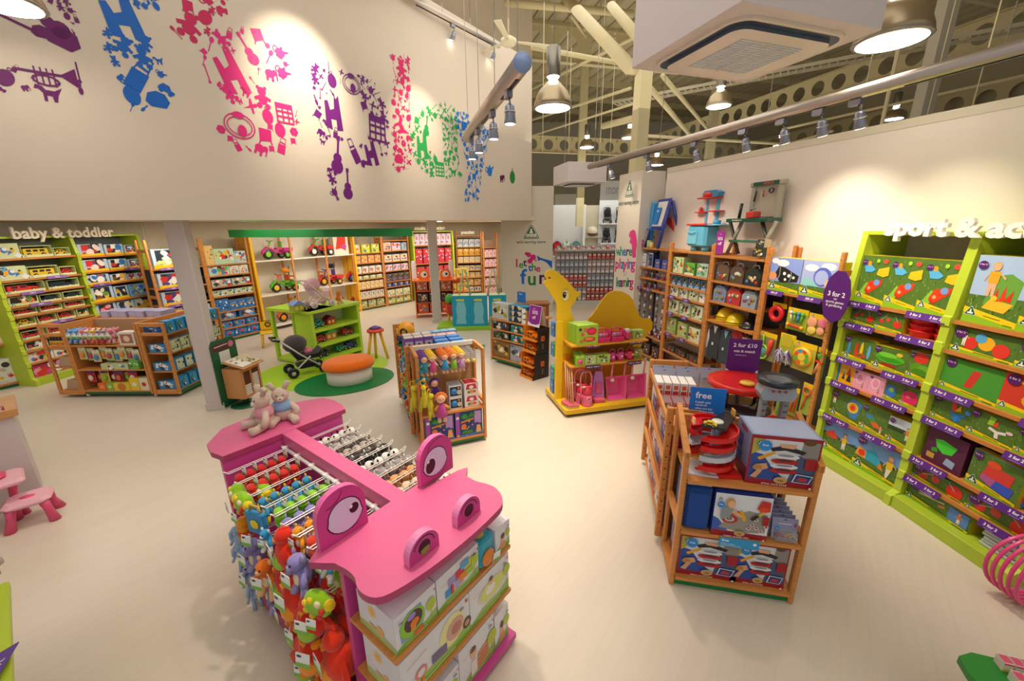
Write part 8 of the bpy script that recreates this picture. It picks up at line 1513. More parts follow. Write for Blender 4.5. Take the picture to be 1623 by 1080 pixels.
# ---- bottom right: green board with little packs, hula hoops
c = G(1568, 1052, .5); M = frame((c.x, c.y - .02, 0), 108); t = empty('display_table', M, lab('green topped display at the lower right edge of photo'), 'display'); part(MB().prism([(-.09, -.4), (.9, -.4), (.9, .06), (-.05, .06), (-.12, .02), (-.13, -.06)], .46, .5, '#2a8a34', 'paint'), 'top_board', t); part(MB().box(0, -.35, 0, .9, .02, .46, '#2a7a34', 'paint'), 'body', t)
for r in range(2):
 for i in range(9): place('pk', cbox('mini_pack', .036, .05, .05, '#e4d8c8', lambda A: (A.rect(0, 0, 1, .25, '#e0cc4c'), A.rect(0, .8, 1, 1, '#d85a84')), top='#d8527c'), M @ Matrix.Translation((.02 + i * .042, -.01 - .08 * r, .502)), lab(f"tiny pink and yellow pack, {ORD[i]} along the {['rear', 'front'][r]} row at lower right"), 'toy pack', 'tiny pink and yellow packs')
for i in range(5):
 x, z = onplane(1622, 898, UNITS['U6'].M @ Matrix.Translation((0, -.2, 0))); o = MB().ring((0, 0, 0), .24, .0125, '#e04a84', ax='x', n=32, k=8).build('hula_hoop'); o.matrix_world = UNITS['U6'].M @ Matrix.Translation((w6 + .08 + i * .028, -.12, .27)) @ Matrix.Rotation(R(-12 + 4 * i), 4, 'Z'); tag(o, lab(f"pink hula hoop, {ORD[i]} from the lime bay, lower right edge"), 'hoop', 'pink hula hoops')
# ================================================================== vinyl toy silhouettes on the left wall
def ic(k):      # one silhouette in a unit square, as a list of polygons
 P = []
 def e(x, y, a, b=None, n=12): b = b or a; P.append([(x + a * math.cos(2 * PI * i / n), y + b * math.sin(2 * PI * i / n)) for i in range(n)])
 def r(a, b, c, d): P.append([(a, b), (c, b), (c, d), (a, d)])
 def p(*q): P.append(list(q))
 def l(a, b, c, d, w): L2 = math.hypot(c - a, d - b); nx, ny = -(d - b) / L2 * w / 2, (c - a) / L2 * w / 2; p((a + nx, b + ny), (a - nx, b - ny), (c - nx, d - ny), (c + nx, d + ny))
 def ri(x, y, a, b, w, n=14):
  for i in range(n): t, u = 2 * PI * i / n, 2 * PI * (i + 1) / n; p((x + a * math.cos(t), y + b * math.sin(t)), (x + a * math.cos(u), y + b * math.sin(u)), (x + (a - w) * math.cos(u), y + (b - w) * math.sin(u)), (x + (a - w) * math.cos(t), y + (b - w) * math.sin(t)))
 if k == 'teddy': e(0, -.1, .22, .25); e(0, .25, .2); e(-.17, .42, .08); e(.17, .42, .08); l(-.15, 0, -.38, -.12, .14); l(.15, 0, .38, -.1, .14); e(-.2, -.4, .13); e(.2, -.4, .13)
 elif k == 'teapot': e(0, -.05, .3, .27); p((.2, 0), (.5, .25), (.42, .3), (.1, .15)); ri(-.33, 0, .16, .2, .06, 10); e(0, .26, .08); r(-.2, -.36, .2, -.28)
 elif k == 'guitar': e(0, -.3, .2, .19); e(0, -.08, .14, .13); r(-.035, 0, .035, .42); r(-.06, .38, .06, .5)
 elif k == 'castle': p((-.35, -.45), (-.1, -.5), (-.12, -.2), (.1, -.2), (.1, -.5), (.35, -.48), (.28, .5), (.16, .38), (.1, .5), (.05, .1), (-.12, .05), (-.18, .3), (-.32, .28))
 elif k == 'house':
  r(-.4, .2, .4, .42)
  for x in (-.4, -.13, .13, .34): r(x, -.45, x + .07, .2)
  for y in (-.45, -.2, .02): r(-.4, y, .4, y + .08)
 elif k == 'train': ri(0, 0, .48, .34, .035, 20); ri(0, 0, .39, .25, .03, 20); e(0, .28, .18, .09); e(.05, -.12, .14, .16)
 elif k == 'dino': p((-.5, .1), (-.42, .3), (-.2, .25), (-.1, .1), (.2, .1), (.5, .3), (.3, -.08), (.22, -.4), (.1, -.4), (.08, -.15), (-.1, -.15), (-.12, -.42), (-.24, -.42), (-.22, -.05), (-.34, .1))
 elif k == 'spoon': e(0, .3, .13, .19); r(-.03, -.5, .03, .2)
 elif k == 'oval': e(0, -.05, .32, .42, 18); ri(0, .45, .09, .09, .04, 8)
 elif k == 'car': p((-.45, -.2), (.45, -.2), (.48, 0), (.25, .05), (.1, .28), (-.25, .28), (-.42, .02)); e(-.25, -.24, .12); e(.25, -.24, .12)
 elif k == 'skittle': e(0, -.2, .14, .28); e(0, .2, .07, .16); e(0, .38, .08)
 elif k == 'cube': p((-.3, -.35), (.35, -.3), (.4, .3), (-.25, .35)); l(-.25, -.3, -.35, -.5, .07); l(.3, -.3, .35, -.5, .07)
 elif k == 'plane': p((-.5, 0), (.3, .12), (.5, .02), (.3, -.1)); p((-.1, .05), (.1, .45), (.2, .42), (.12, 0)); p((-.05, -.02), (-.1, -.4), (.02, -.4), (.12, 0))
 elif k == 'elephant': e(0, 0, .3, .24); e(.3, .12, .17); l(.42, .05, .45, -.3, .08); r(-.24, -.42, -.1, -.1); r(.08, -.42, .22, -.1)
 elif k == 'flower': [e(.2 * math.cos(a * 1.05), .2 * math.sin(a * 1.05), .16) for a in range(6)]
 elif k == 'stick': l(-.2, -.48, .16, .48, .07); e(-.2, -.42, .09)
 elif k == 'trumpet': l(-.5, .1, .3, .14, .07); p((.2, .14), (.5, .4), (.5, -.12)); ri(-.05, -.06, .24, .15, .05, 12); [l(-.2 + i * .1, -.2, -.2 + i * .1, .26, .03) for i in range(4)]
 elif k == 'bag': p((-.2, -.5), (.25, -.45), (.2, .1), (-.25, .05)); l(-.2, .05, -.15, .5, .04); l(.15, .08, .1, .5, .04); l(-.16, .48, .11, .48, .04); r(-.18, .15, .14, .22)
 elif k == 'squirt': p((-.5, -.1), (-.3, -.3), (.3, -.3), (.5, 0), (.35, .35), (0, .45), (-.35, .3))
 return P
def icmesh(k, c):
 key = ('icon', k, c)
 if key not in PROTOS:
  m = MB(); off = 0
  for q in ic(k): off += 1; m.add([(x, -.0002 * off, y) for x, y in q], [tuple(range(len(q)))], c, 'vinyl')
  PROTOS[key] = m.mesh('toy_silhouette')
 return PROTOS[key]
SM = ['teddy', 'teapot', 'spoon', 'car', 'skittle', 'cube', 'flower', 'stick', 'elephant', 'dino', 'plane', 'bag', 'oval', 'teapot', 'teddy']
def vinyl(name, label, c, bigs, paths, seed):
 """bigs: (icon, px, py, size px, angle, stretch); paths: (polyline px, width px)"""
 rn = random.Random(seed); t = empty('vinyl_letter', TW, lab(label), 'wall letter'); taken = []
 def put(k, x, z, s, a, st=1.0):
  o = bpy.data.objects.new('toy_silhouette', icmesh(k, c)); COL.objects.link(o); o.parent = t
  o.location = (x, -.004, z); o.rotation_euler = (0, a, 0); o.scale = (s * st, 1, s); taken.append((x, z, s * .5 * (.5 + .5 * st)))
 def sc(px, py): return abs(onplane(px, py - 10, TW)[1] - onplane(px, py + 10, TW)[1]) / 20
 for k, px, py, s, a, st in bigs: x, z = onplane(px, py, TW); put(k, x, z, s * sc(px, py), R(a), st)
 for pl, wd in paths:
  for rad, tries in ((.42, 400), (.3, 700), (.19, 1200)):
   for _ in range(tries):
    i = rn.randrange(len(pl) - 1); f = rn.random(); px = pl[i][0] + (pl[i + 1][0] - pl[i][0]) * f; py = pl[i][1] + (pl[i + 1][1] - pl[i][1]) * f
    px += rn.uniform(-.5, .5) * wd; py += rn.uniform(-.4, .4) * wd * .8; x, z = onplane(px, py, TW); k = sc(px, py); q = rad * wd * k * 1.25
    if all((x - a) ** 2 + (z - b) ** 2 > (q * .43 + r_ * .86) ** 2 for a, b, r_ in taken): put(rn.choice(SM), x, z, q * 1.12, rn.uniform(-.8, .8))
vinyl('e', 'purple letter e of toy silhouettes cut by the photo corner', '#6a1f66', [('trumpet', 77, 125, 60, 0, 1.2), ('squirt', 98, 62, 46, 20, 1), ('guitar', 68, 30, 70, -60, 1), ('squirt', 66, 52, 26, 0, 1), ('dino', 78, 147, 34, 0, 1), ('oval', 8, 122, 34, 30, 1), ('stick', 20, 34, 66, 88, 1)], [([(-8, 5), (20, 25), (60, 40), (108, 62)], 34), ([(90, 5), (112, 30)], 22), ([(-6, 125), (40, 125), (114, 128)], 52)], 1)
vinyl('t', 'blue letter t of toy silhouettes near the photo top', '#1762bd', [('castle', 192, 26, 66, -10, 1.1), ('bag', 222, 118, 64, 35, .8), ('squirt', 250, 160, 34, 0, 1), ('teddy', 226, 90, 34, 0, 1), ('teddy', 196, 72, 34, 30, 1)], [([(190, 0), (200, 60), (225, 120), (240, 158)], 60), ([(215, 0), (245, 2)], 26)], 2)
vinyl('q', 'crimson apostrophe of toy silhouettes at the photo top', '#c02058', [('teddy', 300, 40, 46, 20, 1), ('cube', 296, 8, 24, 0, 1)], [([(330, -2), (310, 10), (300, 45)], 52)], 3)
vinyl('s', 'large pink letter s of toy silhouettes', '#d8287c', [('castle', 364, 112, 70, -20, .8), ('train', 380, 200, 60, 0, .85), ('house', 451, 180, 36, 0, 1), ('guitar', 392, 78, 50, -30, 1), ('cube', 419, 214, 30, 0, 1), ('teddy', 416, 154, 34, 0, 1)], [([(432, 105), (400, 68), (362, 62), (344, 90), (352, 120), (405, 155), (448, 190), (440, 222), (400, 222), (366, 198)], 46)], 4)
vinyl('p', 'tall purple letter p of toy silhouettes', '#6c1a78', [('train', 557, 134, 46, 0, .8), ('castle', 528, 178, 56, 0, .8), ('house', 598, 204, 46, 4, .9), ('guitar', 535, 246, 62, 10, .9), ('guitar', 551, 292, 50, 5, .9), ('oval', 526, 127, 26, 0, 1), ('castle', 588, 242, 42, -10, .8), ('bag', 561, 240, 40, -20, .7)], [([(508, 112), (520, 190), (530, 250), (545, 305)], 30), ([(545, 120), (580, 140), (600, 180), (598, 235), (565, 250), (550, 232)], 30)], 5)
vinyl('l', 'slim pink red letter l of toy silhouettes', '#cf2168', [('teddy', 636, 108, 30, 0, 1), ('squirt', 632, 253, 20, 0, 1), ('dino', 636, 200, 34, 60, 1)], [([(635, 96), (636, 180), (637, 262)], 26)], 6)
vinyl('a', 'green letter a of toy silhouettes', '#2ba252', [('castle', 669, 230, 44, 0, .8), ('house', 697, 268, 26, 0, 1), ('dino', 718, 272, 20, 0, 1), ('guitar', 676, 200, 34, 10, 1)], [([(700, 172), (676, 182), (664, 220), (672, 255), (700, 272)], 26), ([(712, 178), (714, 225), (718, 276)], 22)], 7)
vinyl('y', 'blue letter y of toy silhouettes behind the hanging track', '#1e78d2', [('cube', 735, 200, 22, 0, 1), ('cube', 751, 280, 14, 0, 1)], [([(731, 182), (742, 225), (750, 262)], 19), ([(770, 205), (758, 250), (747, 312)], 19)], 8)
for k, px, py, s, c, lb in (('teapot', 776, 270, 24, '#1e78d2', 'small blue teapot silhouette after the letter y'), ('elephant', 795, 282, 18, '#5a1f4c', 'small dark purple animal silhouette between teapot and oval'), ('oval', 812, 280, 24, '#1f8040', 'small green oval silhouette at the wall end')):
 x, z = onplane(px, py, TW); o = bpy.data.objects.new('wall_sticker', icmesh(k, c)); COL.objects.link(o); q = s * abs(onplane(px, py - 10, TW)[1] - onplane(px, py + 10, TW)[1]) / 20; o.matrix_world = TW @ Matrix.Translation((x, -.004, z)) @ Matrix.Diagonal((q, 1, q, 1)); tag(o, lab(lb), 'wall sticker')
# ---- posters: green triangle mark and coloured words
def flatword(m, txt, px, py, h, M, col, sx=1.0, off=.02, wd=None):
 x, z = onplane(px, py, M); vs, _ = glyphs(txt, off)
 if wd: x2, _ = onplane(px + wd, py, M); x1, _ = onplane(px, py, M); w = max(v[0] for v in vs) - min(v[0] for v in vs); sx = (x2 - x1) / w / h; x = (x1 + x2) / 2
 m.text(txt, h, col, (x, -.003, z), mat='vinyl', off=off, sx=sx)
def poster(name, M, trips, words, label, extra=None):
 m = MB()
 px, py, w_, h_ = trips; x0, z0 = onplane(px - w_ / 2, py + h_ / 2, M); x1, z1 = onplane(px + w_ / 2, py - h_ / 2, M); A = Art(m, (x0, -.002, z0), (1, 0, 0), (0, 0, 1), x1 - x0, z1 - z0, 'vinyl')
 tri = lambda k, c: A.poly([(.5 + (a - .5) * k, .42 + (b - .42) * k) for a, b in ((.06, 0), (0, .06), (0, .14), (.42, .96), (.5, 1), (.58, .96), (1, .14), (1, .06), (.94, 0))], c)
 tri(1, '#2c5a40'); tri(.9, '#e0e0d4'); tri(.82, '#2c5a40'); A.ell(.5, .7, .07, '#e0e0d4', .06); A.poly([(.36, .42), (.44, .64), (.56, .64), (.64, .42)], '#e0e0d4')
 for i in range(3): A.rect(.16 + i * .24, .14, .37 + i * .24, .38, '#e0e0d4')
 for i, ch in enumerate('ELC'): A.text(ch, .265 + i * .24, .26, .2, '#2c5a40')
 for q in words: flatword(m, *q[:4], M, *q[4:])
 o = m.build(name); o.matrix_world = M
 if extra: m = MB(); extra(m); part(m, 'toy_silhouette', o)
 return tag(o, lab(label), 'wall lettering')
def pn(m):
 for px, py, r in ((838, 404, .05), (845, 408, .06), (840, 414, .055), (849, 413, .02), (834, 402, .03)): x, z = onplane(px, py, PN); m.prism([(x + r * 1.4 * math.cos(a * .5236), z + r * 1.4 * math.sin(a * .5236)) for a in range(12)], -.006, -.004, '#cc2470', 'vinyl', ax='y')
 q = [onplane(*p, PN) for p in ((851, 405), (853, 414), (857, 412), (866, 416), (875, 426), (875, 414), (864, 411), (857, 409))]; m.prism(q, -.004, -.003, '#1c5cc0', 'vinyl', ax='y')
poster('wall_poster', PN, (842, 368, 24, 22), [('early learning centre', 819, 384, .11, '#3a4c40', 1, .008, 46), ('l', 819, 418, .34, '#cc2470'), ('e', 826, 420, .3, '#2b9a4a'), ('t', 832, 417, .32, '#5a1f6a'), ('t', 840, 425, .3, '#1c5cc0'), ('h', 846, 424, .3, '#2b8a3a'), ('e', 853, 426, .3, '#cc2470'), ('f', 829, 440, .62, '#1c6ccc'), ('u', 843, 443, .56, '#1f7a3c'), ('n', 861, 441, .56, '#4c1a4a')], 'green triangle mark and coloured words let the fun on the panel wall', pn)
def pp(m):
 q = [onplane(*p, PW) for p in ((1004, 364), (999, 367), (997, 374), (1000, 378), (998, 384), (1002, 388), (1002, 400), (1003, 409), (1008, 408), (1008, 399), (1010, 388), (1009, 376), (1007, 366))]; m.prism(q, -.006, -.004, '#e0408c', 'vinyl', ax='y')
def cw(txt, px, py, h, cols, w): # one colour per letter
 n = len(txt); return [(ch, px + w * (i + .5) / n, py - i * .0, h, cols[i % len(cols)]) for i, ch in enumerate(txt) if ch != ' ']
C5 = ['#1f8a5c', '#2b9a9a', '#2b78c8', '#5a1f6a', '#d8287c']
poster('wall_poster', PW, (998, 299, 15, 29), [('early learning centre', 981.5, 323, .12, '#3a4c40', 1, .008, 31)] + cw('where', 978, 399, .26, C5[:4], 24) + cw('playing', 976, 419, .30, ['#d8287c', '#d8287c', '#2b78c8'], 30) + cw('is', 988, 434, .14, ['#b0c8a8'], 6) + cw('learning', 976, 448, .28, ['#2b8a3a', '#1f8a8a', '#5a1f6a', '#d8287c'], 27), 'green triangle mark and words where playing is learning on pillar', pp)
# ================================================================== roof, lights, air conditioning
RC = '#c8bc94'; AZR = -15.4
struct(MB().box(-14, -5, 8.6, 20, 30, 8.8, '#b9ae8c', 'steel'), 'ceiling_deck')
MRf = Matrix.Rotation(R(15.4), 4, 'Z')
for i in range(13): struct(MB().box(-16, -4 + i * 2.2, 8.36, 20, -3.88 + i * 2.2, 8.6, RC, 'steel'), 'trim_purlin', MRf)
for i in range(40): struct(MB().box(-2 + i * .5, -2, 8.56, -1.86 + i * .5, 30, 8.6, '#a99d7c', 'steel'), 'trim_rib', MRf)
def cellbeam(p, az, l0, l1, h, pitch, z):
 t = empty('trim_cellular_beam', frame((p.x, p.y, z), az)); t['kind'] = 'structure'; n = int((l1 - l0) / pitch); m = MB(); r = h * .33
 for i in range(n):
  cx = l0 + (i + .5) * pitch; K = 16; vs = []; fs = []
  for j in range(K): a = 2 * PI * j / K; c_, s_ = math.cos(a), math.sin(a); q = max(abs(c_) / (pitch / 2), abs(s_) / (h / 2)); vs += [(cx + c_ / q, 0, h / 2 + s_ / q), (cx + r * c_, 0, h / 2 + r * s_), (cx + r * c_, .012, h / 2 + r * s_)]
  for j in range(K): k = (j + 1) % K; fs += [(j * 3, k * 3, k * 3 + 1, j * 3 + 1), (j * 3 + 1, k * 3 + 1, k * 3 + 2, j * 3 + 2)]
  m.add(vs, fs, RC, 'steel')
 part(m, 'web', t)
 for zz in (-.01, h - .01): part(MB().box(l0, -.09, zz, l1, .09, zz + .02, RC, 'steel'), 'flange', t)
cellbeam(G(1560, 62, 6.4), 164.6, -14, 8, .62, .62, 6.2); cellbeam(G(1500, 170, 6.4), 164.6, -9, 10, .8, .8, 6.0)
cellbeam(G(920, 240, 5.6), 76, -2.5, 9, .62, .7, 5.5); cellbeam(G(905, 75, 7.4), 76, -1.5, 3.6, .85, .95, 7.0)
def pipe(a, b, r, name='trim_brace', n=10): struct(MB().tube([a, b], r, RC, n, 'steel'), name)
pipe(G(893, -8, 7.2), AT(1003, 112, 6.8), .10); pipe(G(955, -8, 7.2), AT(1012, 60, 6.9), .08)
for a, b, z, r in (((1018, 125), (1096, 217), 5.4, .06), ((1050, 120), (1122, 205), 5.6, .05), ((843, 75), (1003, 104), 6.2, .05), ((800, 4), (1003, 22), 6.9, .07), ((843, 140), (1003, 60), 6.6, .05), ((843, 190), (1000, 140), 6.0, .04), ((843, 215), (1003, 165), 5.6, .03), ((1020, 215), (1300, 232), 4.9, .04), ((1140, 260), (1320, 208), 4.6, .03), ((1240, 180), (1623, 60), 5.8, .03), ((1240, 205), (1623, 120), 5.0, .03), ((905, 25), (930, 60), 7, .03), ((955, 200), (1003, 188), 5.4, .09)): pipe(G(*a, z), G(*b, z + .02), r)
cc = AT(922, 245, 17); struct(MB().box(-.14, -.14, 2.5, .14, .14, 8.6, '#d0c69c', 'steel'), 'trim_column', Matrix.Translation((cc.x, cc.y, 0)))
cc = AT(1468, 150, 7.6); struct(MB().box(-.10, -.10, 3.5, .10, .10, 8.6, '#a8a090', 'steel'), 'trim_column', Matrix.Translation((cc.x, cc.y, 0))); cc = AT(1126, 230, 15); struct(MB().box(-.12, -.12, 3.5, .12, .12, 8.6, '#b0a888', 'steel'), 'trim_column', Matrix.Translation((cc.x, cc.y, 0)))
for px, py, Y in ((1428, 60, 5.5), (1380, 100, 6.2), (1560, 100, 6.0), (1500, 60, 7), (1030, 150, 9), (905, 100, 11), (862, 60, 9), (955, 150, 12), (970, 180, 12)): p = AT(px, py, Y); pipe((p.x, p.y, max(3.5, p.z - 2)), (p.x, p.y, 8.6), .008 if px != 1428 else .022, 'trim_hanger', 5)
# perforated cable tray
a, b = G(1150, 130, 6.0), G(1600, 45, 6.0); t = empty('cable_tray', frame(a, az_of(a, b)), lab('perforated cable tray running above the right track'), 'cable tray')
l = (b - a).length; [part(MB().box(-3, y, 0, l + 3, y + .02, .07, '#b8b098', 'steel'), 'side_rail', t) for y in (0, .4)]
for i in range(70): part(MB().box(-3 + i * (l + 6) / 70, .02, .005, -3 + i * (l + 6) / 70 + .03, .4, .015, '#b8b098', 'steel'), 'rung', t)
def pendant(px, py, z, s=1.0):
 def f():
  o = MB().lathe([(.245, .012), (.26, .02), (.255, .06), (.2, .2), (.10, .30)], 24, '#b0a084', 'metal').build('pendant_lamp'); part(MB().lathe([(.26, .0), (.268, .01), (.26, .02)], 24, '#a8a49c', 'metal'), 'rim', o); part(MB().lathe([(0, -.004), (.235, -.003), (.0, .008)], 24, '#fff4e0', 'glow'), 'lit_diffuser', o); part(MB().lathe([(.085, .38), (.095, .40), (.095, .72), (.06, .74)], 14, '#8e8a80', 'metal'), 'ballast_housing', o); part(MB().lathe([(.085, .31), (.05, .34), (.085, .38)], 12, '#fff8ea', 'glow'), 'neck_glow', o); part(MB().tube([(0, 0, .74), (0, 0, 4)], .006, '#8a8678', 5, 'metal'), 'cable', o); return o
 return f
for px, py, z, nm in ((876, 172, 4.1, 'left of the steel column'), (1412, 66, 4.0, 'largest at upper right'), (1139, 169, 5.0, 'below the air conditioner'), (1416, 189, 5.6, 'low, just above right wall'), (1236, 231, 5.6, 'just above the middle of right wall'), (2, 6, 4.3, 'cut by the upper left corner'), (930, 234, 5.2, 'small, far beyond the panel'), (998, 219, 5.2, 'small, beside far column'), (1040, 262, 4.6, 'tiny, over the poster pillar')):
 p = G(px, py, z); place('pend', pendant(0, 0, 0), Matrix.Translation(p), lab(f"warehouse pendant lamp, {nm}"), 'pendant lamp', 'warehouse pendant lamps')
def head():
 o = MB().lathe([(.045, 0), (.05, .01), (.045, .05), (.04, .13), (.02, .15)], 16, '#9aa0b4', 'metal').build('track_spotlight'); part(MB().lathe([(0, -.002), (.042, -.001)], 16, '#fff2d8', 'glow'), 'lit_lens', o); part(MB().ring((0, 0, .09), .045, .004, '#e8e0d0', 'metal', n=16), 'trim_ring', o); return o
def yoke():
 o = MB().box(-.05, -.025, 0, .05, .025, .05, '#8c90a0', 'metal').build('track_adapter'); part(MB().tube([(.03, 0, 0), (.05, 0, -.04)], .008, '#8c90a0', 6, 'metal'), 'bracket', o); return o
def track(name, a, b, r, label, heads, slots, tilt, capend=False):
 t = empty(name, frame(a, az_of(a, b)), lab(label), 'light track'); l = (b - a).length; part(MB().tube([(0, 0, 0), (l, 0, 0)], r, '#c4b8b0', 20, 'metal'), 'tube', t)
 for x0, x1 in slots: part(MB().box(x0 * l, -.014, -r - .004, x1 * l, .014, -r + .01, '#2a2a2e', 'metal'), 'track_slot', t)
 for x in (0, l): part(MB().lathe([(r * 1.02, -.01), (r * 1.02, .01), (0, .012)], 20, '#8fa8d8', 'plastic', (x, 0, 0), ax='x'), 'end_cap', t)
 for x in (.05, .35, .65, .95): part(MB().tube([(x * l, 0, r), (x * l, 0, 8.6 - a.z)], .004, '#a8a498', 4, 'metal'), 'hanging_wire', t)
 for i, f in enumerate(heads):
  M = t.matrix_world @ Matrix.Translation((f * l, 0, -r - .055)); part_ = place('yoke', yoke, M, lab(f"track adapter, {ORD[i]} from far end of the {name.split('_')[0]} track"), 'track adapter', 'adapters on the light tracks')
  place('head', head, M @ Matrix.Translation((.05, 0, -.05)) @ Matrix.Rotation(R(tilt), 4, 'X') @ Matrix.Translation((0, 0, -.15)), lab(f"silver spotlight, {ORD[i]} along the {label.split(' reaching')[0]}"), 'spotlight', 'spotlights on the tracks')
ra, rb = G(935, 264, 3.68), G(1700, 52, 3.68); track('right_light_track', ra, rb, .055, 'long round light track reaching over the right side', [.12, .30, .47, .60, .68, .745, .80], [(.05, .52), (.56, .79), (.86, 1.0)], 18)
for o in bpy.data.objects:
 if o.name.startswith('right_light'): o.name = 'light_track'
la, lb = G(740, 217, 3.68), G(828, 99, 3.68); track('left_light_track', la, lb, .068, 'short round light track reaching past the letter y', [.12, .30, .60, .84], [(.1, .3), (.4, .6), (.75, .95)], 0)
wa, wb = TW @ Vector((4.4, -.7, 0)), TW @ Vector((6.9, -.7, 0)); pa, pb = AT(640, -8, wa.y), AT(790, 78, wb.y); track('upper_light_track', pa, pb, .05, 'upper light track reaching along the lettered wall', [.45, .93], [(.1, .9)], 30)
for o in bpy.data.objects:
 if 'light_track' in o.name: o.name = 'light_track'
# air conditioning cassettes in white boxes
def aircon(M, w, d, h, label):
 t = empty('air_conditioner', M, lab(label), 'air conditioner', 'ceiling air conditioners'); part(MB().box(0, 0, 0, w, d, h, '#dcd4d6', 'plaster', b=.006), 'casing', t)
 def rr(x0, y0, x1, y1, r): return [(x + r * math.cos(a), y + r * math.sin(a)) for x, y, s in ((x1 - r, y0 + r, -PI / 2), (x1 - r, y1 - r, 0), (x0 + r, y1 - r, PI / 2), (x0 + r, y0 + r, PI)) for a in [s + i * PI / 12 for i in range(7)]]
 for x in (.1, w - .1): part(MB().tube([(x, d / 2, h), (x, d / 2, 8.6 - M.translation.z)], .008, '#a8a498', 6, 'metal'), 'hanging_rod', t)
 e = .1
 part(MB().prism(rr(e, e, w - e, d - e, .16), -.02, 0, '#e6dcd0', 'plastic'), 'cover', t); part(MB().prism(rr(e + .03, e + .03, w - e - .03, d - e - .03, .13), -.022, -.019, '#3c4a60', 'plastic'), 'air_slot', t); part(MB().prism(rr(e + .08, e + .08, w - e - .08, d - e - .08, .1), -.045, -.02, '#eae2d8', 'plastic', edge='#5a6678'), 'centre_panel', t)
 g0, g1 = w * .27, w * .73; part(MB().box(g0, d * .27, -.049, g1, d * .73, -.045, '#c4ccd8', 'plastic'), 'grille', t)
 for i in range(16): y = d * .27 + i * d * .46 / 16; part(MB().box(g0, y, -.053, g1, y + .008, -.049, '#dcdfe6', 'plastic'), 'louvre', t)
 for i in range(3): x = g0 + (i + 1) * (g1 - g0) / 4; part(MB().box(x - .005, d * .27, -.054, x + .005, d * .73, -.05, '#e6e2de', 'plastic'), 'grille_bar', t)
 return t
z = 3.86; c0, c1, c2 = G(1180, 132, z), G(1394, 47, z), G(1001, 109, z); az = az_of(c0, c1); aircon(frame(c2, az_of(c2, c0)) @ Matrix.Translation((0, -(c1 - c0).length, 0)), (c0 - c2).length, (c1 - c0).length, 1.1, 'large white boxed ceiling air conditioner at the top right')
d0 = G(900, 288, 3.5); M = frame(d0, 76); aircon(M, onplane(961, 285, M)[0], onplane(877, 284, frame(d0, -14))[0], .42, 'smaller white boxed air conditioner beyond the lettered wall')
# ceiling fan
p = G(806, 66, 6.2); t = empty('ceiling_fan', Matrix.Translation(p) @ Matrix.Rotation(.3, 4, 'Z'), lab('cream ceiling fan near the wall end'), 'fan'); part(MB().lathe([(.1, -.08), (.16, -.04), (.16, .04), (.05, .1)], 16, '#d8cfb4', 'plastic'), 'motor', t); part(MB().tube([(0, 0, .1), (0, 0, 2.3)], .02, '#d0c8ac', 8, 'steel'), 'rod', t)
for i in range(3): m = MB(); m.M = Matrix.Rotation(i * 2.094, 4, 'Z'); m.prism([(.15, -.04), (.9, -.07), (.9, .07), (.15, .04)], 0, .015, '#d4cbb0', 'plastic'); part(m, 'blade', t)
# downlights and one strip light in the low ceiling
for i, (px, py) in enumerate(((217, 352.5), (697, 351))): p = G(px, py, 2.70) if G(px, py, 2.70).y < 13 and G(px, py, 2.7).y > 0 else AT(px, py, 6.5); place('dl', lambda: MB().lathe([(.07, 0), (.075, -.008), (.0, -.006)], 16, '#fff0d8', 'glow').build('downlight'), Matrix.Translation((p.x, p.y, 2.698)), lab('round lit downlight in low ceiling ' + ['left of the near pillar', 'right of the far pillar'][i]), 'downlight', 'downlights in the low ceiling')
# ================================================================== department beyond
YB = 17.0; M = frame(AT(880, 470, 13.2) * Vector((1, 1, 0)), 88); t = empty('pegboard_stand', M, lab('white stand of carded baby items beyond the camel'), 'display'); part(MB().box(0, .2, 0, 3.0, .25, 1.75, '#d4d4d0', 'paint'), 'panel', t); part(MB().box(0, 0, 0, 3.0, .45, .12, '#c8c8c4', 'paint'), 'base', t); part(MB().box(0, -.05, 1.75, 3, .45, 1.8, '#c8c4b8', 'paint'), 'top_board', t)
for r in range(7):
 for i in range(20): k = (r // 2 + i // 7) % 3; place(('bc', k), cbox('carded_item', .11, .17, .12, ['#c8b8b8', '#b84a4c', '#a8a8b4'][k], lambda A, k=k: (A.rect(0, 0, 1, .4, ['#e8dcdc', '#d86a5c', '#c8c8d4'][k]), A.rect(.1, .6, .9, .9, ['#a89098', '#e8e0dc', '#7a88a0'][k]))), M @ Matrix.Translation((.03 + i * .148, .05, .14 + r * .225)), lab(f"{['pale pink', 'red', 'grey'][k]} baby card, {ORD[r]} row up, {ORD[i]} across the white stand beyond camel"), 'toy pack', 'carded baby items beyond the camel')
for r in range(2):
 for i in range(16): dup(PROTOS[('bc', (i + r) % 3)], M @ Matrix.Translation((.05 + i * .16, -.02 + r * .22, 1.802)) @ Matrix.Rotation(R(-35), 4, 'X') @ Matrix.Scale(.8, 4), lab(f"baby card lying on top of the white stand, {ORD[i]} across, {['front', 'rear'][r]} row"), 'toy pack', 'carded baby items beyond the camel')
w1 = frame(AT(880, 380, 18) * Vector((1, 1, 0)), 90); t = empty('tall_wall_fixture', w1, lab('tall white wall fixture behind the far stand'), 'fixture'); part(MB().box(-.2, .3, 0, 1.2, .35, 3.4, '#dfe2e4', 'paint'), 'back_panel', t); part(MB().box(1.2, 0, 0, 1.3, .5, 3.4, '#e4e4e4', 'paint'), 'side_panel', t); part(MB().box(-.2, 0, 1.2, 1.2, .3, 1.24, '#d8d8d8', 'paint'), 'shelf', t)
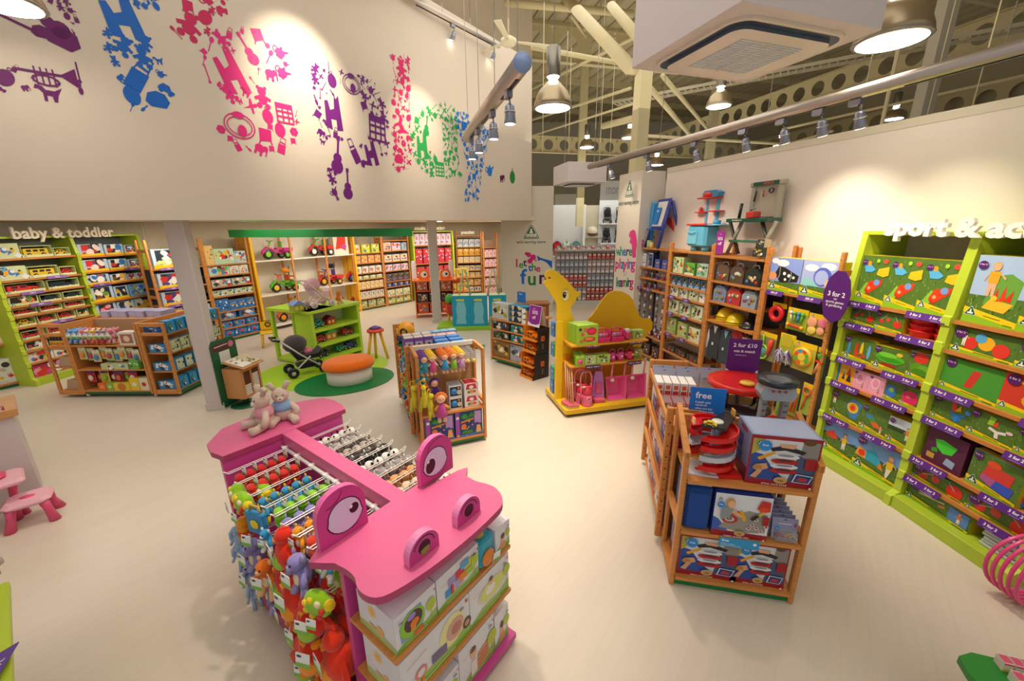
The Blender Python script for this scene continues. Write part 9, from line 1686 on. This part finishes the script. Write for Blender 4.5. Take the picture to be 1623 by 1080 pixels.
for i, (c1, c2) in enumerate((('#c83030', '#28304c'), ('#e8e8e8', '#58a83c'), ('#6a8ca0', '#58a83c'))): place(('oc', i), costume(c1, c2, '#f0e8d8'), w1 @ Matrix.Translation((.1 + i * .42, .1, 1.65)) @ Matrix.Scale(1.15, 4), lab(f"{['red', 'white and green', 'grey blue'][i]} small outfit hanging on the far white fixture"), 'outfit', 'outfits on the far fixture')
w2 = frame(AT(925, 380, 18.5) * Vector((1, 1, 0)), 90); t = empty('open_cubby', w2, lab('cream open cubby unit with round brown bowl beyond'), 'fixture'); part(MB().box(0, .3, 0, 1.1, .35, 3.4, '#cfc8b0', 'paint'), 'back_panel', t); part(MB().box(0, 0, 2.0, 1.1, .3, 2.05, '#e0dcc8', 'paint'), 'shelf', t); part(MB().box(1.0, 0, 0, 1.1, .3, 3.4, '#e0dcc8', 'paint'), 'side_panel', t)
place('bowl', lambda: (lambda o: (part(MB().lathe([(0, 0), (.16, .03), (.24, .14)], 16, '#5a3a2c'), 'brown_base', o), o)[1])(MB().ell((0, 0, .22), (.25, .25, .22), '#d8cdb8', 'plastic', 14, 8).build('round_lamp')), w2 @ Matrix.Translation((.35, -.15, 2.06)), lab('round cream and brown lamp on the far cubby shelf'), 'lamp')
w3 = frame(AT(951, 400, 18.2) * Vector((1, 1, 0)), 86); t = empty('pushchair_wall', w3, lab('white far wall with pushchairs and the word more'), 'fixture'); part(MB().box(0, .4, 0, 3.6, .45, 4.4, '#e2e6ea', 'paint'), 'back_panel', t)
for z in (1.78, 2.62): part(MB().box(0, 0, z - .05, 3.6, .4, z, '#e8e8e8', 'paint'), 'shelf', t)
m = MB(); flatword(m, 'more', 957, 302, .6, w3 @ Matrix.Translation((0, .39, 0)), '#8a94a8', off=.0, wd=24); part(m, 'lettering', t)
for r in range(2):
 for i in range(3): place('psh', bw(('#1c1c20', '#3a3a40'), ('#24242a', '#2c2c34', '#c8d0d8')), w3 @ Matrix.Translation((.32 + i * .56, .2, [1.782, 2.622][r])) @ Matrix.Rotation(R(65), 4, 'Z') @ Matrix.Scale(1.1, 4), lab(f"black pushchair, {ORD[i]} from left on the {['lower', 'upper'][r]} far shelf"), 'pushchair', 'pushchairs on the far shelves')
t = empty('wall_counter', frame(Vector((1.05, 9.5, 0)), 88) @ Matrix.Translation((-.9, 0, 0)), lab('brown low counter with packs between the panel and camel'), 'counter'); part(MB().box(0, 0, 0, .75, .4, .72, '#8c5a3a', 'woodh'), 'body', t); part(MB().box(-.02, -.02, .72, .78, .42, .75, '#a86a40', 'woodh'), 'top_board', t)
# ================================================================== warm pools from the track and mezzanine lamps
def onTW(px, py): x, z = onplane(px, py, TW); return TW @ Vector((x, 0, z))
def onRW(px, py): x, z = onplane(px, py, RW); return RW @ Vector((x, 0, z))
def from_wall(p, M, d, up): q = M.to_3x3() @ Vector((0, -1, 0)); return (p.x + q.x * d, p.y + q.y * d, p.z + up)
for px, py, pw in ((478, 135, 360), (665, 215, 150)): p = onTW(px, py); spot('wall_spot', from_wall(p, TW, 1.3, 1.2), p, pw, 62, 1.0)
for px, py, pw in ((1340, 385, 120), (1490, 400, 60), (1120, 400, 30)): p = onRW(px, py); spot('wall_spot', from_wall(p, RW, 1.1, 1.1), p, pw, 66, 1.0)
p = Vector(PW @ Vector((plen * .6, 0, 2.7))); spot('wall_spot', from_wall(p, PW, .9, 1.0), p, 40, 60, 1.0)
for px, py, pw in ((850, 700, 420), (780, 620, 160), (960, 800, 100), (640, 960, 150), (690, 880, 60), (1450, 760, 120), (180, 830, 90)): p = G(px, py); spot('floor_spot', (p.x + .2, p.y + .1, 3.6), p, pw, 62, 1.0)
for k, pw in (('U2', 60), ('U3', 55), ('U5', 110), ('U6', 110), ('U4', 70)): u = UNITS[k]; p = u.M @ Vector((u.w / 2, .1, 1.3)); q = u.M @ Vector((u.w / 2, -1.3, 3.6)); spot('shelf_spot', q, p, pw, 75, 1.0)
for k, pw in (('A1', 40), ('A2', 40), ('B1', 34), ('B2', 44), ('D1', 36), ('D2', 36), ('E', 44), ('F', 34)): u = UNITS[k]; p = u.M @ Vector((u.w / 2, .1, 1.2)); q = u.M @ Vector((u.w / 2, -1.1, 2.62)); spot('shelf_spot', q, p, pw, 120, 1.0, rad=.12)
for f in (.2, .5, .8): p = MC @ Vector((wC * f, .3, 1.1)); q = MC @ Vector((wC * f, -1.2, 2.62)); spot('shelf_spot', q, p, 34, 120, 1.0, rad=.12)
spot('end_spot', (-.75, 13.6, 2.6), (-.3, 14, 1.2), 40, 110, 1.0)
